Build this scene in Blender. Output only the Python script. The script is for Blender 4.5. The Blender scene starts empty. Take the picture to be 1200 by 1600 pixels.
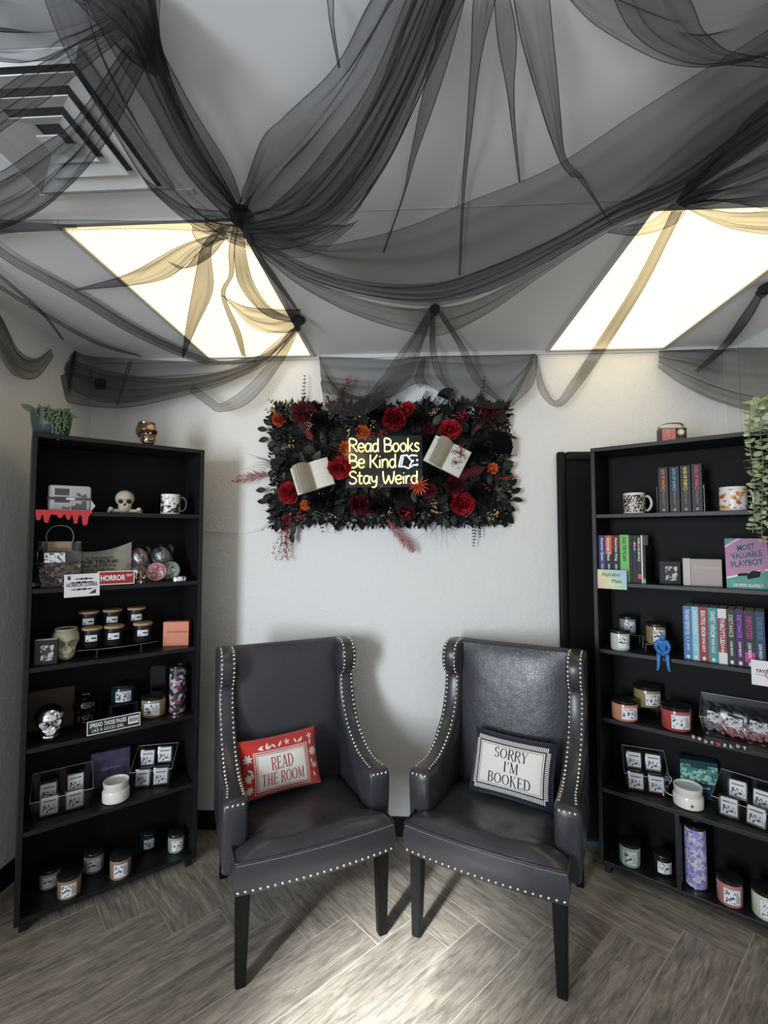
import bpy, bmesh, math, random
from mathutils import Vector, Matrix, noise

SC = bpy.context.scene
COL = SC.collection
PI = math.pi
random.seed(7)

# ------------------------------------------------------------------ camera, light, exposure
ROOM_D, CEIL = 2.5, 2.47          # back wall distance and ceiling height (m)
XL, XR = -1.745, 1.66             # side walls
CAM_H, FPX, PITCH, YAW = 1.5, 750.0, math.radians(2.98), math.radians(3.2)
cd = bpy.data.cameras.new('camera')
cam = bpy.data.objects.new('camera', cd); COL.objects.link(cam)
cam.location = (0, 0, CAM_H)
cam.rotation_euler = (PI / 2 + PITCH, 0, YAW)
cd.sensor_fit = 'VERTICAL'; cd.sensor_height = 36.0; cd.lens = FPX / 1600 * 36.0
cd.clip_start = 0.02
SC.camera = cam
SC.view_settings.view_transform = 'Standard'
SC.view_settings.look = 'None'
SC.view_settings.gamma = 1.0
SC.view_settings.use_curve_mapping = False
SC.view_settings.exposure = 0.0
SC.cycles.use_denoising = True
SC.cycles.transparent_max_bounces = 40
SC.cycles.max_bounces = 8
SC.cycles.diffuse_bounces = 4
SC.cycles.caustics_reflective = False
SC.cycles.caustics_refractive = False
SC.cycles.sample_clamp_indirect = 6.0

world = bpy.data.worlds.new('daylight'); SC.world = world
world.use_nodes = True
bg = world.node_tree.nodes['Background']
bg.inputs['Color'].default_value = (0.80, 0.88, 1.0, 1)
bg.inputs['Strength'].default_value = 0.78        # overcast daylight entering by the open shop front

def area_light(name, loc, target, sx, sy, power, col, spread=180):
    l = bpy.data.lights.new(name, 'AREA'); l.shape = 'RECTANGLE'; l.size = sx; l.size_y = sy
    l.energy = power; l.color = col; l.spread = math.radians(spread)
    o = bpy.data.objects.new(name, l); COL.objects.link(o)
    o.location = loc
    d = Vector(target) - Vector(loc)
    o.rotation_euler = d.to_track_quat('-Z', 'Y').to_euler()
    return o
# daylight through the glass shop door behind the photographer, to the left
area_light('shop_door_daylight', (-2.3, -1.9, 1.35), (0.0, 2.1, 0.8), 0.75, 1.9, 66, (0.84, 0.92, 1.0), 120)
# patch of sun through the same door, falling on the floor between the chairs
area_light('shop_door_sun', (-1.75, -1.35, 2.05), (-0.16, 1.52, 0.0), 0.30, 0.30, 6.5, (0.92, 0.97, 1.0), 12)

# ------------------------------------------------------------------ pixel helper: ray of the photograph, cut at a chosen height or depth
_fw = Vector((-math.sin(YAW) * math.cos(PITCH), math.cos(YAW) * math.cos(PITCH), math.sin(PITCH)))
_rt = Vector((math.cos(YAW), math.sin(YAW), 0)); _up = _rt.cross(_fw)
def _ray(px, py): return _fw * FPX + _rt * (px - 600) + _up * (800 - py)
def at_z(px, py, z):
    d = _ray(px, py); return Vector((0, 0, CAM_H)) + d * ((z - CAM_H) / d.z)
def at_y(px, py, y):
    d = _ray(px, py); return Vector((0, 0, CAM_H)) + d * (y / d.y)
def at_x(px, py, x):
    d = _ray(px, py); return Vector((0, 0, CAM_H)) + d * (x / d.x)

# ------------------------------------------------------------------ materials
MATS = {}
def nd(nt, kind, **kw):
    n = nt.nodes.new(kind)
    for k, v in kw.items():
        if k in n.inputs.keys(): n.inputs[k].default_value = v
        else: setattr(n, k, v)
    return n
def mat(name, col=(0.5, 0.5, 0.5), rough=0.5, metal=0.0, spec=0.5, coat=0.0, emit=None, estr=0.0,
        trans=0.0, alpha=1.0, sheen=0.0, bump=None, var=None, ior=1.45, objvar=0.0):
    """bump=(scale, strength, distance); var=(scale, other colour, amount)"""
    if name in MATS: return MATS[name]
    m = bpy.data.materials.new(name); m.use_nodes = True
    nt = m.node_tree; p = nt.nodes['Principled BSDF']
    c = tuple(col) + (1,)
    p.inputs['Base Color'].default_value = c
    p.inputs['Roughness'].default_value = rough
    p.inputs['Metallic'].default_value = metal
    p.inputs['Specular IOR Level'].default_value = spec
    p.inputs['Coat Weight'].default_value = coat
    p.inputs['Transmission Weight'].default_value = trans
    p.inputs['Alpha'].default_value = alpha
    p.inputs['IOR'].default_value = ior
    p.inputs['Sheen Weight'].default_value = sheen
    if emit:
        p.inputs['Emission Color'].default_value = tuple(emit) + (1,)
        p.inputs['Emission Strength'].default_value = estr
    if bump or var:
        tc = nd(nt, 'ShaderNodeTexCoord')
    if var:
        n = nd(nt, 'ShaderNodeTexNoise', Scale=var[0], Detail=4.0)
        nt.links.new(tc.outputs['Object'], n.inputs['Vector'])
        r = nd(nt, 'ShaderNodeValToRGB')
        r.color_ramp.elements[0].position = 0.35; r.color_ramp.elements[0].color = c
        r.color_ramp.elements[1].position = 0.35 + var[2]; r.color_ramp.elements[1].color = tuple(var[1]) + (1,)
        nt.links.new(n.outputs['Fac'], r.inputs['Fac'])
        nt.links.new(r.outputs['Color'], p.inputs['Base Color'])
    elif objvar:
        oi = nd(nt, 'ShaderNodeObjectInfo')
        mr = nd(nt, 'ShaderNodeMapRange'); mr.inputs['To Min'].default_value = 1 - objvar; mr.inputs['To Max'].default_value = 1 + objvar
        nt.links.new(oi.outputs['Random'], mr.inputs['Value'])
        hs = nd(nt, 'ShaderNodeHueSaturation'); hs.inputs['Color'].default_value = c
        nt.links.new(mr.outputs['Result'], hs.inputs['Value'])
        nt.links.new(hs.outputs['Color'], p.inputs['Base Color'])
    if bump:
        n2 = nd(nt, 'ShaderNodeTexNoise', Scale=bump[0], Detail=3.0)
        nt.links.new(tc.outputs['Object'], n2.inputs['Vector'])
        b = nd(nt, 'ShaderNodeBump', Strength=bump[1], Distance=bump[2])
        nt.links.new(n2.outputs['Fac'], b.inputs['Height'])
        nt.links.new(b.outputs['Normal'], p.inputs['Normal'])
    MATS[name] = m
    return m

def tulle_material():
    m = bpy.data.materials.new('black_tulle'); m.use_nodes = True
    nt = m.node_tree; nt.nodes.clear()
    out = nd(nt, 'ShaderNodeOutputMaterial')
    mix = nd(nt, 'ShaderNodeMixShader'); tr = nd(nt, 'ShaderNodeBsdfTransparent')
    df = nd(nt, 'ShaderNodeBsdfDiffuse'); df.inputs['Color'].default_value = (0.042, 0.041, 0.041, 1)
    lw = nd(nt, 'ShaderNodeLayerWeight'); lw.inputs['Blend'].default_value = 0.5
    # a net of threads: the light path through it grows as 1 / cos of the angle
    sub = nd(nt, 'ShaderNodeMath', operation='SUBTRACT'); sub.inputs[0].default_value = 1.0
    mx = nd(nt, 'ShaderNodeMath', operation='MAXIMUM'); mx.inputs[1].default_value = 0.30
    dv = nd(nt, 'ShaderNodeMath', operation='DIVIDE'); dv.inputs[0].default_value = 1.0
    pw = nd(nt, 'ShaderNodeMath', operation='POWER'); pw.inputs[0].default_value = 0.61
    nt.links.new(lw.outputs['Facing'], sub.inputs[1])
    nt.links.new(sub.outputs[0], mx.inputs[0]); nt.links.new(mx.outputs[0], dv.inputs[1])
    nt.links.new(dv.outputs[0], pw.inputs[1])
    nt.links.new(pw.outputs[0], mix.inputs['Fac'])
    nt.links.new(df.outputs[0], mix.inputs[1]); nt.links.new(tr.outputs[0], mix.inputs[2])
    nt.links.new(mix.outputs[0], out.inputs['Surface'])
    MATS['tulle'] = m
    return m

def wall_material():
    m = mat('wall_paint', (0.74, 0.735, 0.72), 0.75, spec=0.25)
    nt = m.node_tree; p = nt.nodes['Principled BSDF']
    tc = nd(nt, 'ShaderNodeTexCoord')
    n1 = nd(nt, 'ShaderNodeTexNoise', Scale=70.0, Detail=3.0); n2 = nd(nt, 'ShaderNodeTexNoise', Scale=22.0, Detail=2.0)
    add = nd(nt, 'ShaderNodeMath', operation='ADD')
    b = nd(nt, 'ShaderNodeBump', Strength=0.45, Distance=0.006)
    for n in (n1, n2): nt.links.new(tc.outputs['Object'], n.inputs['Vector'])
    nt.links.new(n1.outputs['Fac'], add.inputs[0]); nt.links.new(n2.outputs['Fac'], add.inputs[1])
    nt.links.new(add.outputs[0], b.inputs['Height']); nt.links.new(b.outputs['Normal'], p.inputs['Normal'])
    return m

def plank_material():
    m = mat('wood_look_tile', (0.3, 0.27, 0.24), 0.38, spec=0.45)
    nt = m.node_tree; p = nt.nodes['Principled BSDF']
    tc = nd(nt, 'ShaderNodeTexCoord'); oi = nd(nt, 'ShaderNodeObjectInfo')
    off = nd(nt, 'ShaderNodeVectorMath', operation='MULTIPLY_ADD')
    off.inputs[1].default_value = (1, 1, 1)
    sc = nd(nt, 'ShaderNodeVectorMath', operation='SCALE'); sc.inputs['Scale'].default_value = 37.0
    cmb = nd(nt, 'ShaderNodeCombineXYZ')
    for k in range(3): nt.links.new(oi.outputs['Random'], cmb.inputs[k])
    nt.links.new(cmb.outputs[0], sc.inputs[0])
    nt.links.new(tc.outputs['Object'], off.inputs[0]); nt.links.new(sc.outputs[0], off.inputs[2])
    mp = nd(nt, 'ShaderNodeMapping'); mp.inputs['Scale'].default_value = (3.0, 30.0, 1.0)
    mp2 = nd(nt, 'ShaderNodeMapping'); mp2.inputs['Scale'].default_value = (3.0, 11.0, 1.0)
    nt.links.new(off.outputs[0], mp.inputs[0]); nt.links.new(off.outputs[0], mp2.inputs[0])
    fine = nd(nt, 'ShaderNodeTexNoise', Scale=2.6, Detail=9.0, Roughness=0.72, Distortion=1.0)
    wide = nd(nt, 'ShaderNodeTexNoise', Scale=1.3, Detail=4.0, Roughness=0.6, Distortion=1.2)
    nt.links.new(mp.outputs[0], fine.inputs['Vector']); nt.links.new(mp2.outputs[0], wide.inputs['Vector'])
    r1 = nd(nt, 'ShaderNodeValToRGB'); r2 = nd(nt, 'ShaderNodeValToRGB')
    e = r1.color_ramp.elements; e[0].position = 0.32; e[0].color = (0.125, 0.105, 0.085, 1); e[1].position = 0.68; e[1].color = (0.44, 0.395, 0.335, 1)
    e = r2.color_ramp.elements; e[0].position = 0.35; e[0].color = (0.62, 0.62, 0.63, 1); e[1].position = 0.62; e[1].color = (1.06, 1.04, 1.0, 1)
    nt.links.new(fine.outputs['Fac'], r1.inputs['Fac']); nt.links.new(wide.outputs['Fac'], r2.inputs['Fac'])
    mul = nd(nt, 'ShaderNodeMix', data_type='RGBA', blend_type='MULTIPLY'); mul.inputs['Factor'].default_value = 0.85
    nt.links.new(r1.outputs[0], mul.inputs[6]); nt.links.new(r2.outputs[0], mul.inputs[7])
    mr = nd(nt, 'ShaderNodeMapRange'); mr.inputs['To Min'].default_value = 0.88; mr.inputs['To Max'].default_value = 1.14
    nt.links.new(oi.outputs['Random'], mr.inputs['Value'])
    hs = nd(nt, 'ShaderNodeHueSaturation')
    nt.links.new(mul.outputs[2], hs.inputs['Color']); nt.links.new(mr.outputs[0], hs.inputs['Value'])
    nt.links.new(hs.outputs[0], p.inputs['Base Color'])
    b = nd(nt, 'ShaderNodeBump', Strength=0.25, Distance=0.002)
    nt.links.new(fine.outputs['Fac'], b.inputs['Height']); nt.links.new(b.outputs['Normal'], p.inputs['Normal'])
    return m

def leather_material(name, crackle=0.0):
    m = mat(name, (0.038, 0.038, 0.045), 0.30, spec=0.55)
    nt = m.node_tree; p = nt.nodes['Principled BSDF']
    tc = nd(nt, 'ShaderNodeTexCoord')
    v = nd(nt, 'ShaderNodeTexVoronoi', feature='DISTANCE_TO_EDGE', Scale=210.0)
    n = nd(nt, 'ShaderNodeTexNoise', Scale=9.0, Detail=3.0)
    nt.links.new(tc.outputs['Object'], v.inputs['Vector']); nt.links.new(tc.outputs['Object'], n.inputs['Vector'])
    b = nd(nt, 'ShaderNodeBump', Strength=0.12, Distance=0.0015)
    nt.links.new(v.outputs['Distance'], b.inputs['Height'])
    b2 = nd(nt, 'ShaderNodeBump', Strength=0.30, Distance=0.010)
    nt.links.new(n.outputs['Fac'], b2.inputs['Height']); nt.links.new(b.outputs['Normal'], b2.inputs['Normal'])
    last = b2
    if crackle:
        v2 = nd(nt, 'ShaderNodeTexVoronoi', feature='DISTANCE_TO_EDGE', Scale=85.0)
        nz = nd(nt, 'ShaderNodeTexNoise', Scale=20.0, Detail=2.0)
        mixv = nd(nt, 'ShaderNodeMix', data_type='VECTOR'); mixv.inputs['Factor'].default_value = 0.06
        nt.links.new(tc.outputs['Object'], mixv.inputs[4]); nt.links.new(nz.outputs['Color'], mixv.inputs[5])
        nt.links.new(tc.outputs['Object'], nz.inputs['Vector']); nt.links.new(mixv.outputs[1], v2.inputs['Vector'])
        mn = nd(nt, 'ShaderNodeMath', operation='MINIMUM'); mn.inputs[1].default_value = 0.10
        nt.links.new(v2.outputs['Distance'], mn.inputs[0])
        b3 = nd(nt, 'ShaderNodeBump', Strength=crackle, Distance=0.008)
        nt.links.new(mn.outputs[0], b3.inputs['Height']); nt.links.new(b2.outputs['Normal'], b3.inputs['Normal'])
        last = b3
    rr = nd(nt, 'ShaderNodeMapRange'); rr.inputs['To Min'].default_value = 0.19; rr.inputs['To Max'].default_value = 0.40
    nt.links.new(n.outputs['Fac'], rr.inputs['Value']); nt.links.new(rr.outputs[0], p.inputs['Roughness'])
    nt.links.new(last.outputs['Normal'], p.inputs['Normal'])
    return m

def print_material(name, base, ink, scale=60.0, thr=0.52, rough=0.6, emit=0):
    """small printed marks on paper (flat print)"""
    if name in MATS: return MATS[name]
    m = mat(name, base, rough)
    nt = m.node_tree; p = nt.nodes['Principled BSDF']
    tc = nd(nt, 'ShaderNodeTexCoord')
    n = nd(nt, 'ShaderNodeTexNoise', Scale=scale, Detail=2.0, Roughness=0.7)
    nt.links.new(tc.outputs['Object'], n.inputs['Vector'])
    r = nd(nt, 'ShaderNodeValToRGB'); r.color_ramp.interpolation = 'LINEAR'
    e = r.color_ramp.elements
    e[0].position = thr; e[0].color = tuple(base) + (1,)
    e[1].position = thr + 0.03; e[1].color = tuple(ink) + (1,)
    nt.links.new(n.outputs['Fac'], r.inputs['Fac']); nt.links.new(r.outputs[0], p.inputs['Base Color'])
    return m

def pattern_material(name, cols, scale=40.0, rough=0.35, metal=0.0):
    """voronoi patches in several colours (printed wraps)"""
    if name in MATS: return MATS[name]
    m = mat(name, cols[0], rough, metal)
    nt = m.node_tree; p = nt.nodes['Principled BSDF']
    tc = nd(nt, 'ShaderNodeTexCoord')
    v = nd(nt, 'ShaderNodeTexVoronoi', Scale=scale)
    nt.links.new(tc.outputs['Object'], v.inputs['Vector'])
    sp = nd(nt, 'ShaderNodeSeparateColor'); nt.links.new(v.outputs['Color'], sp.inputs[0])
    r = nd(nt, 'ShaderNodeValToRGB'); r.color_ramp.interpolation = 'CONSTANT'
    e = r.color_ramp.elements
    while len(e) < len(cols): e.new(0.5)
    for i, c in enumerate(cols):
        e[i].position = i / len(cols); e[i].color = tuple(c) + (1,)
    nt.links.new(sp.outputs[0], r.inputs['Fac']); nt.links.new(r.outputs[0], p.inputs['Base Color'])
    return m

# ------------------------------------------------------------------ mesh building
class MB:
    def __init__(s): s.v = []; s.f = []
    def add(s, vs, fs):
        o = len(s.v); s.v += [tuple(x) for x in vs]; s.f += [tuple(i + o for i in f) for f in fs]; return s
    def box(s, x0, x1, y0, y1, z0, z1, M=None):
        vs = [Vector((x, y, z)) for z in (z0, z1) for y in (y0, y1) for x in (x0, x1)]
        if M is not None: vs = [M @ v for v in vs]
        return s.add(vs, [(0, 2, 3, 1), (4, 5, 7, 6), (0, 1, 5, 4), (2, 6, 7, 3), (0, 4, 6, 2), (1, 3, 7, 5)])
    def bevbox(s, x0, x1, y0, y1, z0, z1, b=0.004, M=None):
        bm = bmesh.new(); bmesh.ops.create_cube(bm, size=1)
        for v in bm.verts:
            v.co = Vector(((x0 + x1) / 2 + v.co.x * (x1 - x0), (y0 + y1) / 2 + v.co.y * (y1 - y0), (z0 + z1) / 2 + v.co.z * (z1 - z0)))
        bmesh.ops.bevel(bm, geom=list(bm.edges), offset=b, segments=2, affect='EDGES', profile=0.5)
        return s.bm(bm, M)
    def bm(s, bm, M=None):
        bm.verts.ensure_lookup_table()
        vs = [(M @ v.co) if M is not None else v.co.copy() for v in bm.verts]
        fs = [tuple(v.index for v in f.verts) for f in bm.faces]
        bm.free()
        return s.add(vs, fs)
    def lathe(s, prof, n=20, M=None, cap0=True, cap1=True, sx=1.0, sy=1.0):
        vs = []; fs = []
        for r, z in prof:
            for k in range(n):
                a = 2 * PI * k / n
                vs.append(Vector((r * math.cos(a) * sx, r * math.sin(a) * sy, z)))
        for i in range(len(prof) - 1):
            for k in range(n):
                k2 = (k + 1) % n
                fs.append((i * n + k, i * n + k2, (i + 1) * n + k2, (i + 1) * n + k))
        if cap0 and prof[0][0] > 1e-6: fs.append(tuple(range(n - 1, -1, -1)))
        if cap1 and prof[-1][0] > 1e-6: fs.append(tuple(range((len(prof) - 1) * n, len(prof) * n)))
        if M is not None: vs = [M @ v for v in vs]
        return s.add(vs, fs)
    def tube(s, pts, r, n=6, closed=False, cap=True):
        pts = [Vector(p) for p in pts]; m = len(pts)
        rr = r if isinstance(r, (list, tuple)) else [r] * m
        vs = []; fs = []
        pn = None
        for i in range(m):
            if closed: t = pts[(i + 1) % m] - pts[i - 1]
            else: t = pts[min(i + 1, m - 1)] - pts[max(i - 1, 0)]
            if t.length < 1e-9: t = Vector((0, 0, 1))
            t.normalize()
            if pn is None:
                a = Vector((0, 0, 1)) if abs(t.z) < 0.9 else Vector((1, 0, 0))
                nn = t.cross(a).normalized()
            else:
                nn = (pn - t * pn.dot(t))
                nn = nn.normalized() if nn.length > 1e-6 else t.orthogonal().normalized()
            pn = nn; b = t.cross(nn)
            for k in range(n):
                a = 2 * PI * k / n
                vs.append(pts[i] + (nn * math.cos(a) + b * math.sin(a)) * rr[i])
        for i in range(m if closed else m - 1):
            j = (i + 1) % m
            for k in range(n):
                k2 = (k + 1) % n
                fs.append((i * n + k, i * n + k2, j * n + k2, j * n + k))
        if cap and not closed:
            fs.append(tuple(range(n - 1, -1, -1))); fs.append(tuple(range((m - 1) * n, m * n)))
        return s.add(vs, fs)
    def grid(s, fn, nu, nv, closed_u=False):
        vs = [fn(i / nu, j / nv) for j in range(nv + 1) for i in range(nu + (0 if closed_u else 1))]
        w = nu if closed_u else nu + 1
        fs = []
        for j in range(nv):
            for i in range(nu):
                i2 = (i + 1) % w if closed_u else i + 1
                fs.append((j * w + i, j * w + i2, (j + 1) * w + i2, (j + 1) * w + i))
        return s.add(vs, fs)
    def sphere(s, c, r, n=8, m=6, sc=(1, 1, 1)):
        c = Vector(c); prof = []
        vs = [c + Vector((0, 0, -r * sc[2]))]; fs = []
        for j in range(1, m):
            a = -PI / 2 + PI * j / m
            for k in range(n):
                b = 2 * PI * k / n
                vs.append(c + Vector((r * sc[0] * math.cos(a) * math.cos(b), r * sc[1] * math.cos(a) * math.sin(b), r * sc[2] * math.sin(a))))
        vs.append(c + Vector((0, 0, r * sc[2])))
        for k in range(n): fs.append((0, 1 + (k + 1) % n, 1 + k))
        for j in range(m - 2):
            for k in range(n):
                k2 = (k + 1) % n
                fs.append((1 + j * n + k, 1 + j * n + k2, 1 + (j + 1) * n + k2, 1 + (j + 1) * n + k))
        L = len(vs) - 1
        for k in range(n): fs.append((L, 1 + (m - 2) * n + k, 1 + (m - 2) * n + (k + 1) % n))
        return s.add(vs, fs)
    def prism(s, poly, h0, h1, M=None):
        """2-D polygon (x, y) extruded from z=h0 to h1"""
        n = len(poly)
        vs = [Vector((p[0], p[1], h0)) for p in poly] + [Vector((p[0], p[1], h1)) for p in poly]
        if M is not None: vs = [M @ v for v in vs]
        fs = [tuple(range(n - 1, -1, -1)), tuple(range(n, 2 * n))]
        for i in range(n): fs.append((i, (i + 1) % n, n + (i + 1) % n, n + i))
        return s.add(vs, fs)
    def mesh(s, name, m, smooth=False, angle=40):
        me = bpy.data.meshes.new(name)
        me.from_pydata(s.v, [], s.f); me.update()
        if m is not None: me.materials.append(m if not isinstance(m, str) else MATS[m])
        if smooth:
            me.shade_smooth()
            try: me.set_sharp_from_angle(angle=math.radians(angle))
            except Exception: pass
        return me
    def build(s, name, m, parent=None, smooth=False, angle=40, M=None):
        return obj(name, s.mesh(name, m, smooth, angle), parent, M)

def obj(name, me, parent=None, M=None):
    o = bpy.data.objects.new(name, me); COL.objects.link(o)
    if parent is not None: o.parent = parent
    if M is not None: o.matrix_local = M
    return o
def tag(o, label, cat=None, group=None, kind=None):
    if label: o['label'] = label
    if cat: o['category'] = cat
    if group: o['group'] = group
    if kind: o['kind'] = kind
    return o
def thing(name, label, cat, M=None, group=None):
    o = bpy.data.objects.new(name, None); COL.objects.link(o); o.empty_display_size = 0.05
    if M is not None: o.matrix_world = M
    return tag(o, label, cat, group)
def struct(o): o['kind'] = 'structure'; return o
def T(x, y, z): return Matrix.Translation((x, y, z))
def RX(a): return Matrix.Rotation(math.radians(a), 4, 'X')
def RY(a): return Matrix.Rotation(math.radians(a), 4, 'Y')
def RZ(a): return Matrix.Rotation(math.radians(a), 4, 'Z')
def S(x, y=None, z=None):
    y = x if y is None else y; z = x if z is None else z
    return Matrix.Diagonal((x, y, z, 1))
def catmull(pts, n):
    """n+1 samples along a Catmull-Rom curve (uniform) through pts"""
    pts = [Vector(p) for p in pts]; m = len(pts)
    P = [pts[0] * 2 - pts[1]] + pts + [pts[-1] * 2 - pts[-2]]
    out = []
    for i in range(n + 1):
        t = i / n * (m - 1); k = min(int(t), m - 2); f = t - k
        a, b, c, d = P[k], P[k + 1], P[k + 2], P[k + 3]
        out.append(0.5 * ((2 * b) + (c - a) * f + (2 * a - 5 * b + 4 * c - d) * f * f + (3 * b - a - 3 * c + d) * f ** 3))
    return out
def copy_tree(o, M=None, parent=None):
    c = o.copy(); COL.objects.link(c)
    if parent is not None: c.parent = parent
    if M is not None: c.matrix_world = M
    for ch in list(o.children): copy_tree(ch, None, c)
    return c

_txt = {}
def text_mesh(s, size, align='CENTER', bold=0.0, extrude=0.0, spacing=1.0, sx=1.0, line=1.0, shear=0.0):
    """built-in font; returns a mesh lying in the XY plane, centred"""
    cu = bpy.data.curves.new('t', 'FONT'); cu.body = s; cu.size = size; cu.align_x = align; cu.align_y = 'CENTER'
    cu.offset = bold * size; cu.extrude = extrude; cu.space_character = spacing; cu.space_line = line
    cu.resolution_u = 2; cu.shear = shear; cu.fill_mode = 'FRONT' if extrude == 0 else 'BOTH'
    o = bpy.data.objects.new('t', cu)
    me = bpy.data.meshes.new_from_object(o)
    bpy.data.objects.remove(o); bpy.data.curves.remove(cu)
    if sx != 1.0:
        for v in me.vertices: v.co.x *= sx
    return me
def text(name, s, size, m, parent, M, fit=None, **kw):
    me = text_mesh(s, size, **kw)
    if fit and len(me.vertices):
        xs = [v.co.x for v in me.vertices]; ys = [v.co.y for v in me.vertices]
        cx, cy = (max(xs) + min(xs)) / 2, (max(ys) + min(ys)) / 2
        kx = fit[0] / max(1e-6, max(xs) - min(xs)); ky = fit[1] / max(1e-6, max(ys) - min(ys)) if len(fit) > 1 and fit[1] else kx
        for v in me.vertices: v.co.x = (v.co.x - cx) * kx; v.co.y = (v.co.y - cy) * ky
    me.name = name; me.materials.append(MATS[m] if isinstance(m, str) else m)
    return obj(name, me, parent, M)
FRONT = RX(90)      # text / card drawn in XY -> stands up facing -Y

# ================================================================== STRUCTURE
tulle_material(); M_wall = wall_material(); M_plank = plank_material()
mat('ceiling_paint', (0.84, 0.84, 0.85), 0.85, spec=0.2, bump=(5.0, 0.05, 0.01))
mat('grout', (0.46, 0.43, 0.38), 0.85)
mat('black_trim', (0.008, 0.008, 0.009), 0.5, spec=0.2)
mat('white_trim', (0.72, 0.70, 0.66), 0.55)
mat('bookcase_back', (0.006, 0.006, 0.007), 0.55, spec=0.15)
mat('bookcase_black', (0.009, 0.009, 0.010), 0.42, spec=0.42, bump=(60.0, 0.05, 0.002))
mat('frame_grey', (0.55, 0.54, 0.50), 0.5)
mat('vent_white', (0.80, 0.81, 0.82), 0.45)
mat('vent_dark', (0.10, 0.10, 0.105), 0.8)

SHOP_Y = -2.6
b = MB().box(-4.2, 4.0, SHOP_Y, ROOM_D + 0.1, -0.06, -0.0022); floor = struct(b.build('floor', 'grout'))
b = MB().box(-4.2, 4.0, SHOP_Y, ROOM_D + 0.1, CEIL, CEIL + 0.06); ceiling = struct(b.build('ceiling', 'ceiling_paint'))
b = MB().box(XL - 0.1, XR + 0.1, ROOM_D, ROOM_D + 0.1, -0.05, CEIL); struct(b.build('wall_back', M_wall))
b = MB().box(XL - 0.1, XL, 0.55, ROOM_D, -0.05, CEIL); struct(b.build('wall_left', M_wall))
b = MB().box(XR, XR + 0.1, -0.6, ROOM_D, -0.05, CEIL); struct(b.build('wall_right', M_wall))
b = MB().box(XL, 0.70, ROOM_D - 0.012, ROOM_D, 0.0, 0.092); struct(b.build('baseboard_back', 'black_trim'))
b = MB().box(XL, XL + 0.012, 0.55, ROOM_D - 0.012, 0.0, 0.092); struct(b.build('baseboard_left', 'black_trim'))
b = MB().box(XR - 0.012, XR, -0.6, ROOM_D - 0.012, 0.0, 0.092); struct(b.build('baseboard_right', 'black_trim'))
b = MB().bevbox(1.585, XR, ROOM_D - 0.02, ROOM_D, 0.0, CEIL - 0.03, 0.004); struct(b.build('trim_1', 'white_trim'))
# narrow strip where wall meets ceiling
b = MB().bevbox(XL, XR, ROOM_D - 0.014, ROOM_D, CEIL - 0.022, CEIL, 0.003); struct(b.build('trim_2', 'white_trim'))
# flat batten over the ceiling joint
b = MB().bevbox(-0.45, 0.70, 1.372, 1.376, CEIL - 0.002, CEIL, 0.0005); struct(b.build('trim_3', 'frame_grey'))
b = MB().bevbox(0.128, 0.140, 0.2, 1.372, CEIL - 0.002, CEIL, 0.0005); struct(b.build('trim_4', 'ceiling_paint'))

# ---- black door with a padded casing on the back wall, half hidden by the bookcase
door = bpy.data.objects.new('door_1', None); COL.objects.link(door); struct(door)
DX0, DX1, DZ = 0.745, 1.50, 1.935
MB().box(DX0 + 0.03, DX1 - 0.03, ROOM_D - 0.010, ROOM_D - 0.001, 0.02, DZ - 0.03).build('door_leaf', 'black_trim', door)
for (x0, x1, z0, z1) in ((DX0, DX0 + 0.045, 0.0, DZ), (DX1 - 0.045, DX1, 0.0, DZ), (DX0 + 0.045, DX1 - 0.045, DZ - 0.045, DZ)):
    MB().bevbox(x0, x1, ROOM_D - 0.03, ROOM_D - 0.001, z0, z1, 0.012).build('casing', 'black_trim', door, True, 60)
mat('lit_edge_blue', (0.05, 0.09, 0.13), 0.35)  # bluish light on the floor edge below the door, put into this strip's colour
MB().box(DX0 + 0.045, DX1 - 0.045, ROOM_D - 0.03, ROOM_D - 0.001, 0.0, 0.02).build('lit_floor_edge', 'lit_edge_blue', door)

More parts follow.
